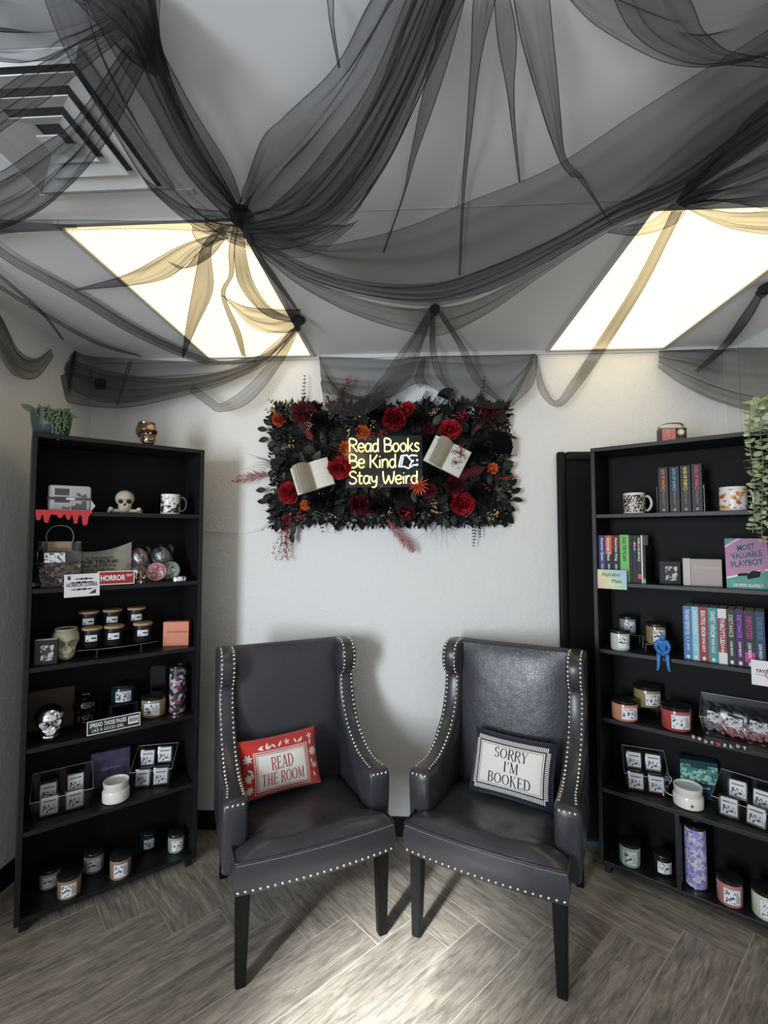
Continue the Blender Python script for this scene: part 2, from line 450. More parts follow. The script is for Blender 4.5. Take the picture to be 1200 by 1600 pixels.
# ---- herringbone floor of wood-look tiles
PW, PL, GAP = 0.183, 1.098, 0.0045
pdir = Vector((math.cos(-PI / 4), math.sin(-PI / 4), 0)); qdir = Vector((math.cos(PI / 4), math.sin(PI / 4), 0))
ORG = Vector((0.131, 1.846, 0)) - pdir * PL
def clip(poly, axis, lim, keep_less):
    out = []
    n = len(poly)
    for i in range(n):
        a, c = poly[i], poly[(i + 1) % n]
        ia = (a[axis] <= lim) == keep_less; ic = (c[axis] <= lim) == keep_less
        if ia: out.append(a)
        if ia != ic:
            t = (lim - a[axis]) / (c[axis] - a[axis]); out.append(a + (c - a) * t)
    return out
def area2(p): return abs(sum(p[i].x * p[(i + 1) % len(p)].y - p[(i + 1) % len(p)].x * p[i].y for i in range(len(p)))) / 2
g = GAP / 2
_pm = {}
def plank(o2, d, n):
    """corner o2, long direction d, width direction n"""
    full = [o2 + d * g + n * g, o2 + d * (PL - g) + n * g, o2 + d * (PL - g) + n * (PW - g), o2 + d * g + n * (PW - g)]
    poly = full
    for ax, lim, less in ((0, XR - 0.001, True), (0, XL + 0.001, False), (1, ROOM_D - 0.001, True)):
        if poly: poly = clip(poly, ax, lim, less)
    if len(poly) < 3 or area2(poly) < 0.002: return
    c = o2 + d * PL / 2 + n * PW / 2
    ang = math.atan2(d.y, d.x); M = T(c.x, c.y, 0) @ Matrix.Rotation(ang, 4, 'Z')
    whole = len(poly) == 4 and all((poly[i] - full[i]).length < 1e-6 for i in range(4))
    if whole and 'm' in _pm: me = _pm['m']
    else:
        Mi = M.inverted(); lp = [Mi @ Vector((q.x, q.y, 0)) for q in poly]
        cc = sum(lp, Vector()) / len(lp)
        if sum(lp[i].x * lp[(i + 1) % len(lp)].y - lp[(i + 1) % len(lp)].x * lp[i].y for i in range(len(lp))) < 0: lp.reverse()
        top = []
        for q in lp:
            dlt = cc - q; top.append(q + dlt.normalized() * 0.0012)
        nn = len(lp); mb = MB()
        vs = [Vector((q.x, q.y, -0.009)) for q in lp] + [Vector((q.x, q.y, -0.0012)) for q in lp] + [Vector((q.x, q.y, 0)) for q in top]
        fs = [tuple(range(2 * nn, 3 * nn))]
        for i in range(nn):
            j = (i + 1) % nn
            fs += [(i, j, nn + j, nn + i), (nn + i, nn + j, 2 * nn + j, 2 * nn + i)]
        mb.add(vs, fs); me = mb.mesh('plank', M_plank)
        if whole: _pm['m'] = me
    obj('plank', me, floor, M)
for s in range(-2, 3):
    for k in range(-14, 16):
        base = ORG + pdir * (s * PL) - qdir * (s * PL)
        h = base + pdir * (k * PW) + qdir * (k * PW)
        cands = [(h, pdir, qdir), (base + pdir * (k * PW + PL) + qdir * ((k + 1) * PW), -qdir, pdir)]
        for o2, d, n in cands:
            c = o2 + d * PL / 2 + n * PW / 2
            if c.y > 0.55 and c.y < 3.2 and -2.4 < c.x < 2.3: plank(o2, d, n)
# the same tiles seen no more: continue as a plain slab under and behind the photographer
b = MB().box(-4.2, 4.0, SHOP_Y, 0.15, -0.002, -0.0002); struct(b.build('floor_shop', M_plank))

# ---- ceiling light panels
def lens_material():
    m = mat('light_lens', (0.9, 0.87, 0.78), 0.5, emit=(1.0, 0.79, 0.41), estr=1.0)
    nt = m.node_tree; p = nt.nodes['Principled BSDF']
    tc = nd(nt, 'ShaderNodeTexCoord')
    w = nd(nt, 'ShaderNodeTexWave', Scale=48.0, bands_direction='DIAGONAL'); w2 = nd(nt, 'ShaderNodeTexWave', Scale=48.0, bands_direction='X')
    nt.links.new(tc.outputs['Object'], w.inputs['Vector']); nt.links.new(tc.outputs['Object'], w2.inputs['Vector'])
    mr = nd(nt, 'ShaderNodeMapRange'); mr.inputs['To Min'].default_value = 1.6; mr.inputs['To Max'].default_value = 2.05
    nt.links.new(w.outputs['Fac'], mr.inputs['Value']); nt.links.new(mr.outputs[0], p.inputs['Emission Strength'])
    return m
lens_material()
def fixture(x0, x1, y0, y1, label):
    t = thing('ceiling_light_panel', label, 'ceiling light', T((x0 + x1) / 2, (y0 + y1) / 2, CEIL), 'recessed ceiling light panels')
    w, l = (x1 - x0) / 2, (y1 - y0) / 2; f = 0.018
    MB().box(-w + f, w - f, -l + f, l - f, -0.007, -0.003).build('lens', 'light_lens', t)
    for nm, bx in (('side', (-w, -w + f, -l, l)), ('side', (w - f, w, -l, l)), ('end', (-w + f, w - f, -l, -l + f)), ('end', (-w + f, w - f, l - f, l))):
        MB().bevbox(bx[0], bx[1], bx[2], bx[3], -0.014, -0.0005, 0.003).build('frame_rail', 'frame_grey', t)
    return t
fixture(-1.095, -0.51, 1.365, 2.485, 'glowing cream ceiling light panel above the left bookcase, under loose tulle')
fixture(0.70, 1.30, 1.39, 2.485, 'glowing cream ceiling light panel above the right bookcase')
# two unseen panels of the same kind, added behind the camera as fill light
fixture(-1.095, -0.51, -1.6, -0.4, 'unseen fill light panel added behind the camera, to the left')
fixture(0.70, 1.30, -1.6, -0.4, 'unseen fill light panel added behind the camera, to the right')

# ---- square ceiling air diffuser
vt = thing('air_vent', 'white square ceiling air diffuser with nested louvres behind tulle', 'air vent', T(-0.845, 1.055, CEIL) @ S(0.60, 0.60, 1.0))
MB().box(-0.30, 0.30, -0.30, 0.30, -0.004, -0.001).build('backing', 'vent_dark', vt)
def ring(h0, h1, z0, z1, name, m):
    """square louvre sloping from half-size h0 at z0 to h1 at z1"""
    vs = []; fs = []
    for h, z in ((h0, z0), (h1, z1), (h1, z1 - 0.003), (h0, z0 - 0.003)):
        vs += [(-h, -h, z), (h, -h, z), (h, h, z), (-h, h, z)]
    for r in range(4):
        r2 = (r + 1) % 4
        for k in range(4):
            k2 = (k + 1) % 4
            fs.append((r * 4 + k, r * 4 + k2, r2 * 4 + k2, r2 * 4 + k))
    MB().add(vs, fs).build(name, m, vt)
ring(0.32, 0.285, -0.002, -0.012, 'frame', 'vent_white')
for k, (h0, h1) in enumerate(((0.270, 0.200), (0.188, 0.120), (0.108, 0.050))):
    ring(h1, h0, -0.006, -0.022, 'louvre', 'vent_white')
MB().box(-0.045, 0.045, -0.045, 0.045, -0.036, -0.032).build('centre_plate', 'vent_white', vt)
MB().box(-0.34, 0.40, 0.335, 0.365, -0.003, -0.0005).build('mounting_rail', 'vent_white', vt)

# ================================================================== BOOKCASES
BW, BD, BH, BT = 0.665, 0.25, 1.915, 0.018
SHELF_Z = [1.605, 1.295, 0.990, 0.683, 0.372, 0.055]      # upper face of each shelf, top to bottom
ML = T(-1.490, 1.795, 0) @ RZ(40.3)      # front-left foot, x along the front, y into the case
MR = T(0.842, 2.286, 0) @ RZ(-35.5)
def bookcase(M, label, divider):
    t = thing('bookcase', label, 'bookcase', M, 'tall black bookcases in the corners')
    m = 'bookcase_black'; B = 0.0015
    for x0, x1 in ((0, BT), (BW - BT, BW)):
        MB().bevbox(x0, x1, 0, BD, 0.035, BH - BT, B).build('side_panel', m, t)
    MB().bevbox(0, BW, 0, BD, BH - BT, BH, B).build('top_panel', m, t)
    for z in SHELF_Z:
        MB().bevbox(BT, BW - BT, 0.003, BD - 0.006, z - BT, z, B).build('shelf', m, t)
    MB().box(BT, BW - BT, BD - 0.006, BD - 0.002, 0.04, BH - BT).build('back_panel', 'bookcase_back', t)
    for x, y in ((0.03, 0.03), (BW - 0.03, 0.03), (0.03, BD - 0.03), (BW - 0.03, BD - 0.03)):
        MB().bevbox(x - 0.014, x + 0.014, y - 0.014, y + 0.014, 0, 0.036, 0.002).build('foot', m, t)
    if divider:
        MB().bevbox(0.298, 0.316, 0.004, BD - 0.006, 0.055, SHELF_Z[4] - BT, B).build('divider', m, t)
    return t
bookcase(ML, 'tall black bookcase of six shelves in the left corner', False)
bookcase(MR, 'tall black bookcase with a divided bottom shelf, in the right corner', True)

# ================================================================== ARMCHAIRS
leather_material('leather'); leather_material('leather_back', 0.22)
mat('leg_black', (0.005, 0.005, 0.005), 0.45, spec=0.22)
mat('nail_metal', (0.80, 0.74, 0.62), 0.22, 1.0)
mat('stitch', (0.45, 0.45, 0.47), 0.7)
mat('leather_piping', (0.035, 0.035, 0.042), 0.3)

# chair frame: x to the sitter's side, y = d (distance behind the front legs), z up
ARM = [(0.072, 0.33), (0.066, 0.40), (0.062, 0.48), (0.060, 0.545), (0.072, 0.572), (0.10, 0.578), (0.15, 0.579), (0.20, 0.585), (0.26, 0.603),
       (0.315, 0.632), (0.36, 0.668), (0.395, 0.712), (0.42, 0.762), (0.435, 0.815), (0.440, 0.862), (0.418, 0.878), (0.402, 0.905),
       (0.396, 0.94), (0.402, 0.975), (0.425, 1.002), (0.46, 1.014), (0.51, 1.016)]
def smooth_curve(pts, n):
    return [(p.x, p.y) for p in catmull([(a, b, 0) for a, b in pts], n)]
ARMC = smooth_curve(ARM, 64)
SIDE_POLY = ARMC + [(0.565, 1.010), (0.585, 0.99), (0.565, 0.80), (0.545, 0.60), (0.525, 0.33)]
def nail(mb, p, nrm, r=0.0058):
    nrm = nrm.normalized(); a = nrm.orthogonal().normalized(); c = nrm.cross(a)
    vs = [p + nrm * r * 0.75]
    for rr, h in ((0.7, 0.55), (1.0, 0.0)):
        for k in range(6):
            t = 2 * PI * k / 6
            vs.append(p + (a * math.cos(t) + c * math.sin(t)) * r * rr + nrm * r * h)
    fs = [(0, 1 + k, 1 + (k + 1) % 6) for k in range(6)]
    for k in range(6): fs.append((1 + k, 7 + k, 7 + (k + 1) % 6, 1 + (k + 1) % 6))
    mb.add(vs, fs)
def chair_side(t, sgn):
    XI, XO = 0.232, 0.306
    n = len(SIDE_POLY)
    ctr = []
    for i in range(n):
        a = Vector(SIDE_POLY[i - 1]); c = Vector(SIDE_POLY[(i + 1) % n]); d = (c - a).normalized()
        ctr.append(Vector((d.y, -d.x)))          # inward or outward, fixed below
    # polygon runs front-bottom -> up -> back-top -> back-bottom: outward normal is to the left of travel
    outw = [-v for v in ctr]
    def flare(p):                                # arm swells outward at its front end
        return 0.014 * max(0, 1 - max(0, p[0] - 0.06) / 0.10) if p[1] < 0.62 else 0.0
    slices = []
    R = 0.013
    for f, ins in ((0.0, R), (0.35, R * 0.32), (1.0, 0.0)):
        slices.append(('in', f * R, ins))
    for f, ins in ((1.0, 0.0), (0.35, R * 0.32), (0.0, R)):
        slices.append(('out', f * R, ins))
    mb = MB(); vs = []
    for side, off, ins in slices:
        for i, p in enumerate(SIDE_POLY):
            q = Vector(p) - outw[i] * ins
            x = (XI + off) if side == 'in' else (XO + flare(p) - off)
            vs.append(Vector((sgn * x, q.x, q.y)))
    fs = []
    m = len(slices)
    for s_ in range(m - 1):
        for i in range(n):
            j = (i + 1) % n
            f = (s_ * n + i, s_ * n + j, (s_ + 1) * n + j, (s_ + 1) * n + i)
            fs.append(f if sgn > 0 else f[::-1])
    c0 = tuple(range(n)); c1 = tuple(range((m - 1) * n, m * n))
    fs.append(c0[::-1] if sgn > 0 else c0); fs.append(c1 if sgn > 0 else c1[::-1])
    mb.add(vs, fs)
    o = mb.build('wing_arm', 'leather', t, True, 50)
    # two rows of nail heads along the front edge
    nb = MB(); acc = 0.0; cur = [Vector(p) for p in smooth_curve(ARM, 600)]
    start = 128
    for row in (0, 1):
        acc = 0.0
        for i in range(start, len(cur) - 2):
            seg = (cur[i + 1] - cur[i]).length; acc += seg
            if acc > 0.0185:
                acc = 0
                d = (cur[min(i + 6, len(cur) - 1)] - cur[max(0, i - 5)]).normalized(); nn = Vector((-d.y, d.x))
                x = (XI + 0.013) if row == 0 else (XO + flare(cur[i]) - 0.013)
                nail(nb, Vector((sgn * x, cur[i + 1].x, cur[i + 1].y)), Vector((0, nn.x, nn.y)))
    d0 = cur[start]
    for k in range(4):
        x = XI + 0.018 + (XO + 0.014 - XI - 0.036) * k / 3
        nail(nb, Vector((sgn * x, 0.0655, 0.562)), Vector((0, -0.7, 0.7)))
    no = nb.build('nail_trim', 'nail_metal', o, True, 80); no['kind'] = 'stuff'
    return o
def bow(s): return -0.035 - 0.018 * (1 - s * s)      # bowed front line of the seat
def armchair(M, label, back_mat):
    t = thing('armchair', label, 'armchair', M, 'dark leather wing armchairs')
    rnd = random.Random(hash(label) % 1000 if False else len(label))
    for sgn in (-1, 1): chair_side(t, sgn)
    # seat cushion, wide in front of the arms, narrow between them
    def hw(y):
        u = min(1, max(0, (y - 0.035) / 0.05)); u = u * u * (3 - 2 * u)
        return 0.287 - 0.052 * u
    sd = 11.0 + len(label)
    def seat(u, v):
        s = (u - 0.5) * 2; y0 = bow(s); y = y0 + (0.50 - y0) * v
        x = s * hw(y)
        e = (1 - abs(s) ** 6) * (1 - (1 - min(1, v / 0.10)) ** 3 if v < 0.10 else 1)
        z = 0.427 + 0.036 * e * (1 - 0.5 * v) - 0.03 * v
        z += 0.005 * math.sin(9 * v + 5 * s * s + sd) * e * v * (1 - v) * 4 * 0.6
        z += 0.008 * (noise.noise(Vector((x * 9 + sd, y * 9, 0.3)))) * e
        return Vector((x, y, z))
    mb = MB().grid(seat, 30, 30)
    so = mb.build('seat', 'leather', t, True, 60)
    # apron: leather band below the seam
    def apron(u, v):
        s = (u - 0.5) * 2
        bul = 0.006 * math.sin(PI * v)
        return Vector((s * (0.287 + bul * abs(s)), bow(s) - bul, 0.430 - 0.108 * v))
    mb = MB().grid(apron, 24, 8)
    for sg in (-1, 1):
        def sidep(u, v, sg=sg):
            return Vector((sg * (0.287 + 0.003 * math.sin(PI * v)), -0.035 + 0.10 * u, 0.430 - 0.108 * v))
        mb.grid(sidep, 4, 6)
    ao = mb.build('apron', 'leather', t, True, 50)
    pts = [(s_ * 0.288, bow(s_) - 0.003, 0.4275) for s_ in [i / 20 - 1 for i in range(41)]]
    MB().tube([(-0.289, 0.06, 0.428)] + pts + [(0.289, 0.06, 0.428)], 0.0035, 6).build('seam_piping', 'leather_piping', so, True, 80)
    st = MB()
    for i in range(96):
        s_ = -0.985 + 1.97 * i / 95
        st.box(s_ * 0.287 - 0.0018, s_ * 0.287 + 0.0018, bow(s_) - 0.0045, bow(s_) - 0.001, 0.4185, 0.4195)
    stc = st.build('stitching', 'stitch', so); stc['kind'] = 'stuff'
    nb = MB()
    for i in range(24):
        s_ = -0.97 + 1.94 * i / 23
        nail(nb, Vector((s_ * 0.287, bow(s_) - 0.001, 0.333)), Vector((s_ * 0.1, -1, 0)), 0.0062)
    no = nb.build('nail_trim', 'nail_metal', ao, True, 80); no['kind'] = 'stuff'
    MB().box(-0.225, 0.225, -0.02, 0.50, 0.325, 0.41).build('seat_frame', 'leg_black', t)
    # padded backrest
    def back(u, v):
        s = (u - 0.5) * 2
        z = 0.40 + 0.605 * v
        y = 0.432 + 0.052 * v - 0.020 * (1 - abs(s) ** 4) * (1 - abs(2 * v - 1) ** 5)
        return Vector((s * 0.236, y, z))
    mb = MB().grid(back, 20, 28)
    def roll(u, v):
        s = (u - 0.5) * 2; a = v * PI * 0.6
        return Vector((s * 0.236, 0.484 + 0.042 * math.sin(a) * 1.0, 1.005 + 0.014 * math.sin(a * 1.6)))
    mb.grid(roll, 20, 8)
    mb.build('backrest', back_mat, t, True, 70)
    MB().bevbox(-0.238, 0.238, 0.505, 0.548, 0.34, 1.004, 0.01).build('back_panel', 'leather', t, True, 50)
    # tapered legs
    for sg in (-1, 1):
        for front in (1, 0):
            x, y = sg * 0.256, (0.012 if front else 0.50)
            a, c = 0.024, 0.0165
            dy, dx = (0.0, sg * 0.004) if front else (0.075, sg * 0.0)
            bx, by = x + dx, y + dy
            vs = [(bx - c, by - c, 0), (bx + c, by - c, 0), (bx + c, by + c, 0), (bx - c, by + c, 0),
                  (x - a, y - a, 0.335), (x + a, y - a, 0.335), (x + a, y + a, 0.335), (x - a, y + a, 0.335)]
            bm = bmesh.new(); bv = [bm.verts.new(q) for q in vs]
            for f in ((3, 2, 1, 0), (4, 5, 6, 7), (0, 1, 5, 4), (1, 2, 6, 5), (2, 3, 7, 6), (3, 0, 4, 7)): bm.faces.new([bv[i] for i in f])
            bmesh.ops.bevel(bm, geom=list(bm.edges), offset=0.003, segments=2, affect='EDGES')
            bm.verts.index_update()
            MB().bm(bm).build('leg', 'leg_black', t)
    return t
MCL = T(-0.340, 1.768, 0) @ RZ(27.5)
MCR = T(0.251, 1.778, 0) @ RZ(-24.7)
armchair(MCL, 'dark grey leather wing armchair with nailhead trim, holding the red cushion', 'leather')
armchair(MCR, 'dark grey leather wing armchair with crackled back, holding the navy cushion', 'leather_back')

# ------------------------------------------------------------------ engraved serif capitals (for print on cushions, covers and cards)
def _l(x0, y0, x1, y1, w): return ('l', x0, y0, x1, y1, w)
SER = {
 'R': (0.66, [_l(.14, 0, .14, 1, .13), ('a', .30, .745, .27, .235, -90, 90, .12), _l(.14, .97, .32, .97, .05), _l(.14, .5, .32, .5, .05), _l(.34, .5, .66, -.08, .11), ('s', .02, .27, 0), ('s', .02, .2, 1)]),
 'E': (0.60, [_l(.14, 0, .14, 1, .13), _l(.14, .97, .54, .97, .055), _l(.14, .5, .46, .52, .055), _l(.14, .03, .58, .03, .055), _l(.54, .97, .54, .82, .05), _l(.58, .03, .58, .2, .05), _l(.46, .42, .46, .6, .045), ('s', .02, .2, 0), ('s', .02, .2, 1)]),
 'A': (0.72, [_l(.10, 0, .37, 1, .05), _l(.37, 1, .63, 0, .125), _l(.2, .33, .56, .33, .05), ('s', .01, .22, 0), ('s', .51, .74, 0)]),
 'D': (0.74, [_l(.14, 0, .14, 1, .13), ('a', .26, .5, .40, .475, -90, 90, .125), _l(.14, .975, .28, .975, .05), _l(.14, .025, .28, .025, .05), ('s', .02, .2, 0), ('s', .02, .2, 1)]),
 'T': (0.68, [_l(.34, 0, .34, 1, .13), _l(.04, .97, .64, .97, .055), _l(.05, .97, .03, .78, .05), _l(.63, .97, .65, .78, .05), ('s', .22, .46, 0)]),
 'H': (0.76, [_l(.16, 0, .16, 1, .12), _l(.60, 0, .60, 1, .12), _l(.16, .5, .6, .5, .05), ('s', .04, .28, 0), ('s', .04, .28, 1), ('s', .48, .72, 0), ('s', .48, .72, 1)]),
 'O': (0.80, [('a', .40, .5, .33, .46, 0, 360, .125)]),
 'M': (0.92, [_l(.13, 0, .15, 1, .05), _l(.15, 1, .46, .06, .12), _l(.46, .06, .77, 1, .05), _l(.77, 1, .79, 0, .12), ('s', .03, .24, 0), ('s', .68, .90, 0), ('s', .05, .2, 1), ('s', .72, .88, 1)]),
 'S': (0.58, [('a', .29, .74, .19, .22, 20, 270, .11), ('a', .29, .27, .20, .24, -160, 90, .11)]),
 'Y': (0.70, [_l(.35, 0, .35, .48, .12), _l(.10, 1, .35, .46, .115), _l(.62, 1, .35, .46, .05), ('s', .24, .46, 0), ('s', .01, .22, 1), ('s', .52, .72, 1)]),
 'I': (0.34, [_l(.17, 0, .17, 1, .13), ('s', .05, .29, 0), ('s', .05, .29, 1)]),
 'B': (0.66, [_l(.14, 0, .14, 1, .13), ('a', .30, .75, .22, .225, -90, 90, .11), ('a', .30, .27, .28, .25, -90, 90, .12), _l(.14, .97, .32, .97, .05), _l(.14, .51, .32, .51, .05), _l(.14, .03, .32, .03, .05), ('s', .02, .2, 0), ('s', .02, .2, 1)]),
 'K': (0.72, [_l(.14, 0, .14, 1, .13), _l(.16, .44, .56, 1, .05), _l(.28, .56, .66, -.06, .12), ('s', .02, .26, 0), ('s', .02, .26, 1), ('s', .46, .68, 1)]),
 "'": (0.22, [_l(.10, .75, .13, 1, .09)]), ' ': (0.34, []),
}
def serif_text(s, height, track=0.06, sx=1.0):
    """list of 2-D quads, centred on 0,0"""
    quads = []; x = 0.0
    for ch in s:
        w, ops = SER[ch]
        for op in ops:
            if op[0] == 'l':
                _, x0, y0, x1, y1, wd = op
                d = Vector((x1 - x0, y1 - y0)).normalized(); n = Vector((-d.y, d.x)) * wd / 2
                if abs(d.y) > 0.5: n = Vector((wd / 2, 0))          # cut strokes level
                a = Vector((x0 + x, y0)); b_ = Vector((x1 + x, y1))
                st = 4
                for k in range(st):
                    p = a.lerp(b_, k / st); q = a.lerp(b_, (k + 1) / st)
                    quads.append((p - n, q - n, q + n, p + n))
            elif op[0] == 'a':
                _, cx, cy, rx, ry, a0, a1, wd = op
                st = max(6, int(abs(a1 - a0) / 18)); pr = None
                for k in range(st + 1):
                    a = math.radians(a0 + (a1 - a0) * k / st)
                    hw_ = (0.045 + (wd - 0.045) * abs(math.cos(a)) ** 1.3) / 2
                    u = Vector((math.cos(a), math.sin(a)))
                    p = Vector((cx + x + rx * u.x, cy + ry * u.y))
                    cur = (p - u * hw_, p + u * hw_)
                    if pr: quads.append((pr[0], cur[0], cur[1], pr[1]))
                    pr = cur
            else:
                _, x0, x1, y = op; h = 0.045
                y0 = y if y < 0.5 else y - h
                quads.append((Vector((x0 + x, y0)), Vector((x1 + x, y0)), Vector((x1 + x, y0 + h)), Vector((x0 + x, y0 + h))))
        x += w + track
    tot = x - track
    return [[Vector(((p.x - tot / 2) * height * sx, (p.y - 0.5) * height)) for p in q] for q in quads], tot * height

# ------------------------------------------------------------------ cushions
def fabric(name, col): return mat(name, col, 0.85, spec=0.2, sheen=0.3, bump=(420.0, 0.25, 0.002))
fabric('cloth_red', (0.50, 0.035, 0.030)); fabric('cloth_white', (0.74, 0.71, 0.66)); fabric('cloth_navy', (0.010, 0.012, 0.035))
fabric('ink_red', (0.36, 0.03, 0.03)); fabric('ink_black', (0.015, 0.015, 0.02))
def pillow_surf(W, H, TH, front):
    def f(a, b_, lift=0.0):
        u, v = 2 * a / W, 2 * b_ / H
        u = max(-1, min(1, u)); v = max(-1, min(1, v))
        e = (1 - abs(u) ** 3.2) ** 0.55 * (1 - abs(v) ** 2.8) ** 0.55 if abs(u) < 1 and abs(v) < 1 else 0
        th = TH * e
        # corners drawn out, edges pulled in
        x = a * (1 - 0.045 * (1 - v * v)); z = b_ * (1 - 0.06 * (1 - u * u))
        wr = 0.004 * noise.noise(Vector((a * 18, b_ * 18, W * 31 + (5 if front else 0)))) * e
        return Vector((x, (-(th + lift + wr)) if front else th, z))
    return f
def decal(name, quads, surf, m, parent, lift):
    mb = MB()
    for q in quads:
        vs = [surf(p[0], p[1], lift) for p in q]
        mb.add(vs, [tuple(range(len(q)))])
    o = mb.build(name, m, parent)
    if name in ('printed_flowers', 'dotted_border', 'striped_border'): o['kind'] = 'stuff'
    return o
def rect_quads(x0, x1, y0, y1, nx, ny):
    out = []
    for i in range(nx):
        for j in range(ny):
            a, c = x0 + (x1 - x0) * i / nx, x0 + (x1 - x0) * (i + 1) / nx
            d, e = y0 + (y1 - y0) * j / ny, y0 + (y1 - y0) * (j + 1) / ny
            out.append([Vector((a, d)), Vector((c, d)), Vector((c, e)), Vector((a, e))])
    return out
def frame_quads(x0, x1, y0, y1, w, n=16):
    return (rect_quads(x0, x1, y0, y0 + w, n, 1) + rect_quads(x0, x1, y1 - w, y1, n, 1)
            + rect_quads(x0, x0 + w, y0 + w, y1 - w, 1, n) + rect_quads(x1 - w, x1, y0 + w, y1 - w, 1, n))
def leaf_quads(cx, cy, L, Wd, ang):
    """a small printed leaf as quads"""
    d = Vector((math.cos(ang), math.sin(ang))); n = Vector((-d.y, d.x)); out = []
    for k in range(4):
        t0, t1 = k / 4, (k + 1) / 4
        w0, w1 = math.sin(PI * t0) * Wd / 2, math.sin(PI * t1) * Wd / 2
        c = Vector((cx, cy))
        out.append([c + d * L * t0 - n * w0, c + d * L * t1 - n * w1, c + d * L * t1 + n * w1, c + d * L * t0 + n * w0])
    return out
def cushion(M, label, W, H, TH, mf, mb_, name='throw_cushion'):
    t = thing(name, label, 'cushion', M, 'printed throw cushions on the armchairs')
    sf, sb = pillow_surf(W, H, TH, True), pillow_surf(W, H, TH, False)
    MB().grid(lambda u, v: sf((u - .5) * W, (v - .5) * H), 36, 26).build('front_cover', mf, t, True, 80)
    MB().grid(lambda u, v: sb((.5 - u) * W, (v - .5) * H), 24, 18).build('back_cover', mb_, t, True, 80)
    return t, sf
def lines(items, sf, m, t):
    qs = []
    for s_, cx, cy, h in items:
        q, w = serif_text(s_, h, sx=(0.66 if 'ROOM' in s_ or s_ == 'READ' else 0.95))
        qs += [[p + Vector((cx, cy)) for p in qq] for qq in q]
    return decal('lettering', qs, sf, m, t, 0.0022)
# red floral cushion
MC = MCL @ T(-0.063, 0.340, 0.553) @ RZ(3) @ RY(-1.5) @ RX(-20)
t, sf = cushion(MC, 'small red floral cushion lettered READ THE ROOM', 0.335, 0.225, 0.048, 'cloth_red', 'cloth_white')
decal('panel', rect_quads(-0.108, 0.108, -0.090, 0.052, 16, 12), sf, 'cloth_white', t, 0.0010)
decal('panel_border', frame_quads(-0.104, 0.104, -0.086, 0.048, 0.0022), sf, 'ink_red', t, 0.0018)
decal('panel_border', frame_quads(-0.117, 0.117, -0.099, 0.061, 0.0022), sf, 'cloth_white', t, 0.0010)
dots = []
for i in range(40):
    dots += rect_quads(-0.113 + 0.226 * i / 40, -0.113 + 0.226 * i / 40 + 0.003, 0.0550, 0.0575, 1, 1)
    if i < 26:
        for x in (-0.1135, 0.1110): dots += rect_quads(x, x + 0.0025, -0.09 + 0.15 * i / 26, -0.09 + 0.15 * i / 26 + 0.003, 1, 1)
decal('dotted_border', dots, sf, 'cloth_white', t, 0.0010)
lines([('READ', 0.0, 0.008, 0.050), ('THE ROOM', 0.0, -0.050, 0.046)], sf, 'ink_red', t)
rl = random.Random(3); fl = []
def flower_print(cx, cy, r, n, a0=0):
    for k in range(n): fl.extend(leaf_quads(cx, cy, r, r * 0.42, a0 + 2 * PI * k / n))
for cx, cy, r, n, a0 in ((-0.140, 0.040, 0.020, 7, 0.2), (0.142, 0.020, 0.021, 8, 0), (0.132, 0.083, 0.014, 5, 0.5), (-0.142, -0.030, 0.018, 7, 0), (-0.138, -0.075, 0.018, 7, .3),
                         (0.030, 0.082, 0.013, 5, 0.3), (0.143, -0.035, 0.015, 6, 0)):
    flower_print(cx, cy, r, n, a0)
for cx, cy, L, a in ((-0.095, 0.070, 0.028, 0.5), (-0.095, 0.075, 0.026, -0.3), (-0.062, 0.066, 0.030, 1.2), (-0.058, 0.066, 0.026, 0.6), (-0.02, 0.068, 0.024, 2.3), (-0.01, 0.068, 0.028, 0.9),
                     (0.07, 0.068, 0.022, 1.9), (0.075, 0.068, 0.022, 0.6), (0.09, 0.07, 0.02, 1.2), (-0.145, 0.002, 0.026, -0.5), (-0.13, -0.01, 0.022, -1.2), (0.13, 0.045, 0.028, 1.4), (0.135, -0.005, 0.024, -1.8),
                     (-0.135, -0.05, 0.022, 2.0), (0.135, -0.06, 0.022, -1.2)):
    fl += leaf_quads(cx, cy, L, L * 0.36, a)
decal('printed_flowers', fl, sf, 'cloth_white', t, 0.0010)
# navy cushion
MC = MCR @ T(0.030, 0.335, 0.545) @ RZ(-2) @ RY(1.0) @ RX(-21)
t, sf = cushion(MC, 'navy cushion with a striped white border lettered SORRY I\'M BOOKED', 0.345, 0.250, 0.050, 'cloth_navy', 'cloth_navy')
decal('panel', rect_quads(-0.136, 0.136, -0.082, 0.082, 16, 12), sf, 'cloth_white', t, 0.0010)
decal('panel_border', frame_quads(-0.131, 0.131, -0.077, 0.077, 0.0016), sf, 'ink_black', t, 0.0018)
st = []
n = 42
for i in range(n):
    x = -0.148 + 0.296 * i / n
    st += rect_quads(x, x + 0.0042, 0.087, 0.104, 1, 2) + rect_quads(x, x + 0.0042, -0.104, -0.087, 1, 2)
n = 26
for i in range(n):
    y = -0.086 + 0.174 * i / n
    st += rect_quads(-0.156, -0.141, y, y + 0.004, 2, 1) + rect_quads(0.141, 0.156, y, y + 0.004, 2, 1)
decal('striped_border', st, sf, 'cloth_white', t, 0.0010)
lines([('SORRY', 0.0, 0.050, 0.041), ("I'M", 0.005, 0.0, 0.041), ('BOOKED', 0.0, -0.050, 0.041)], sf, 'ink_black', t)

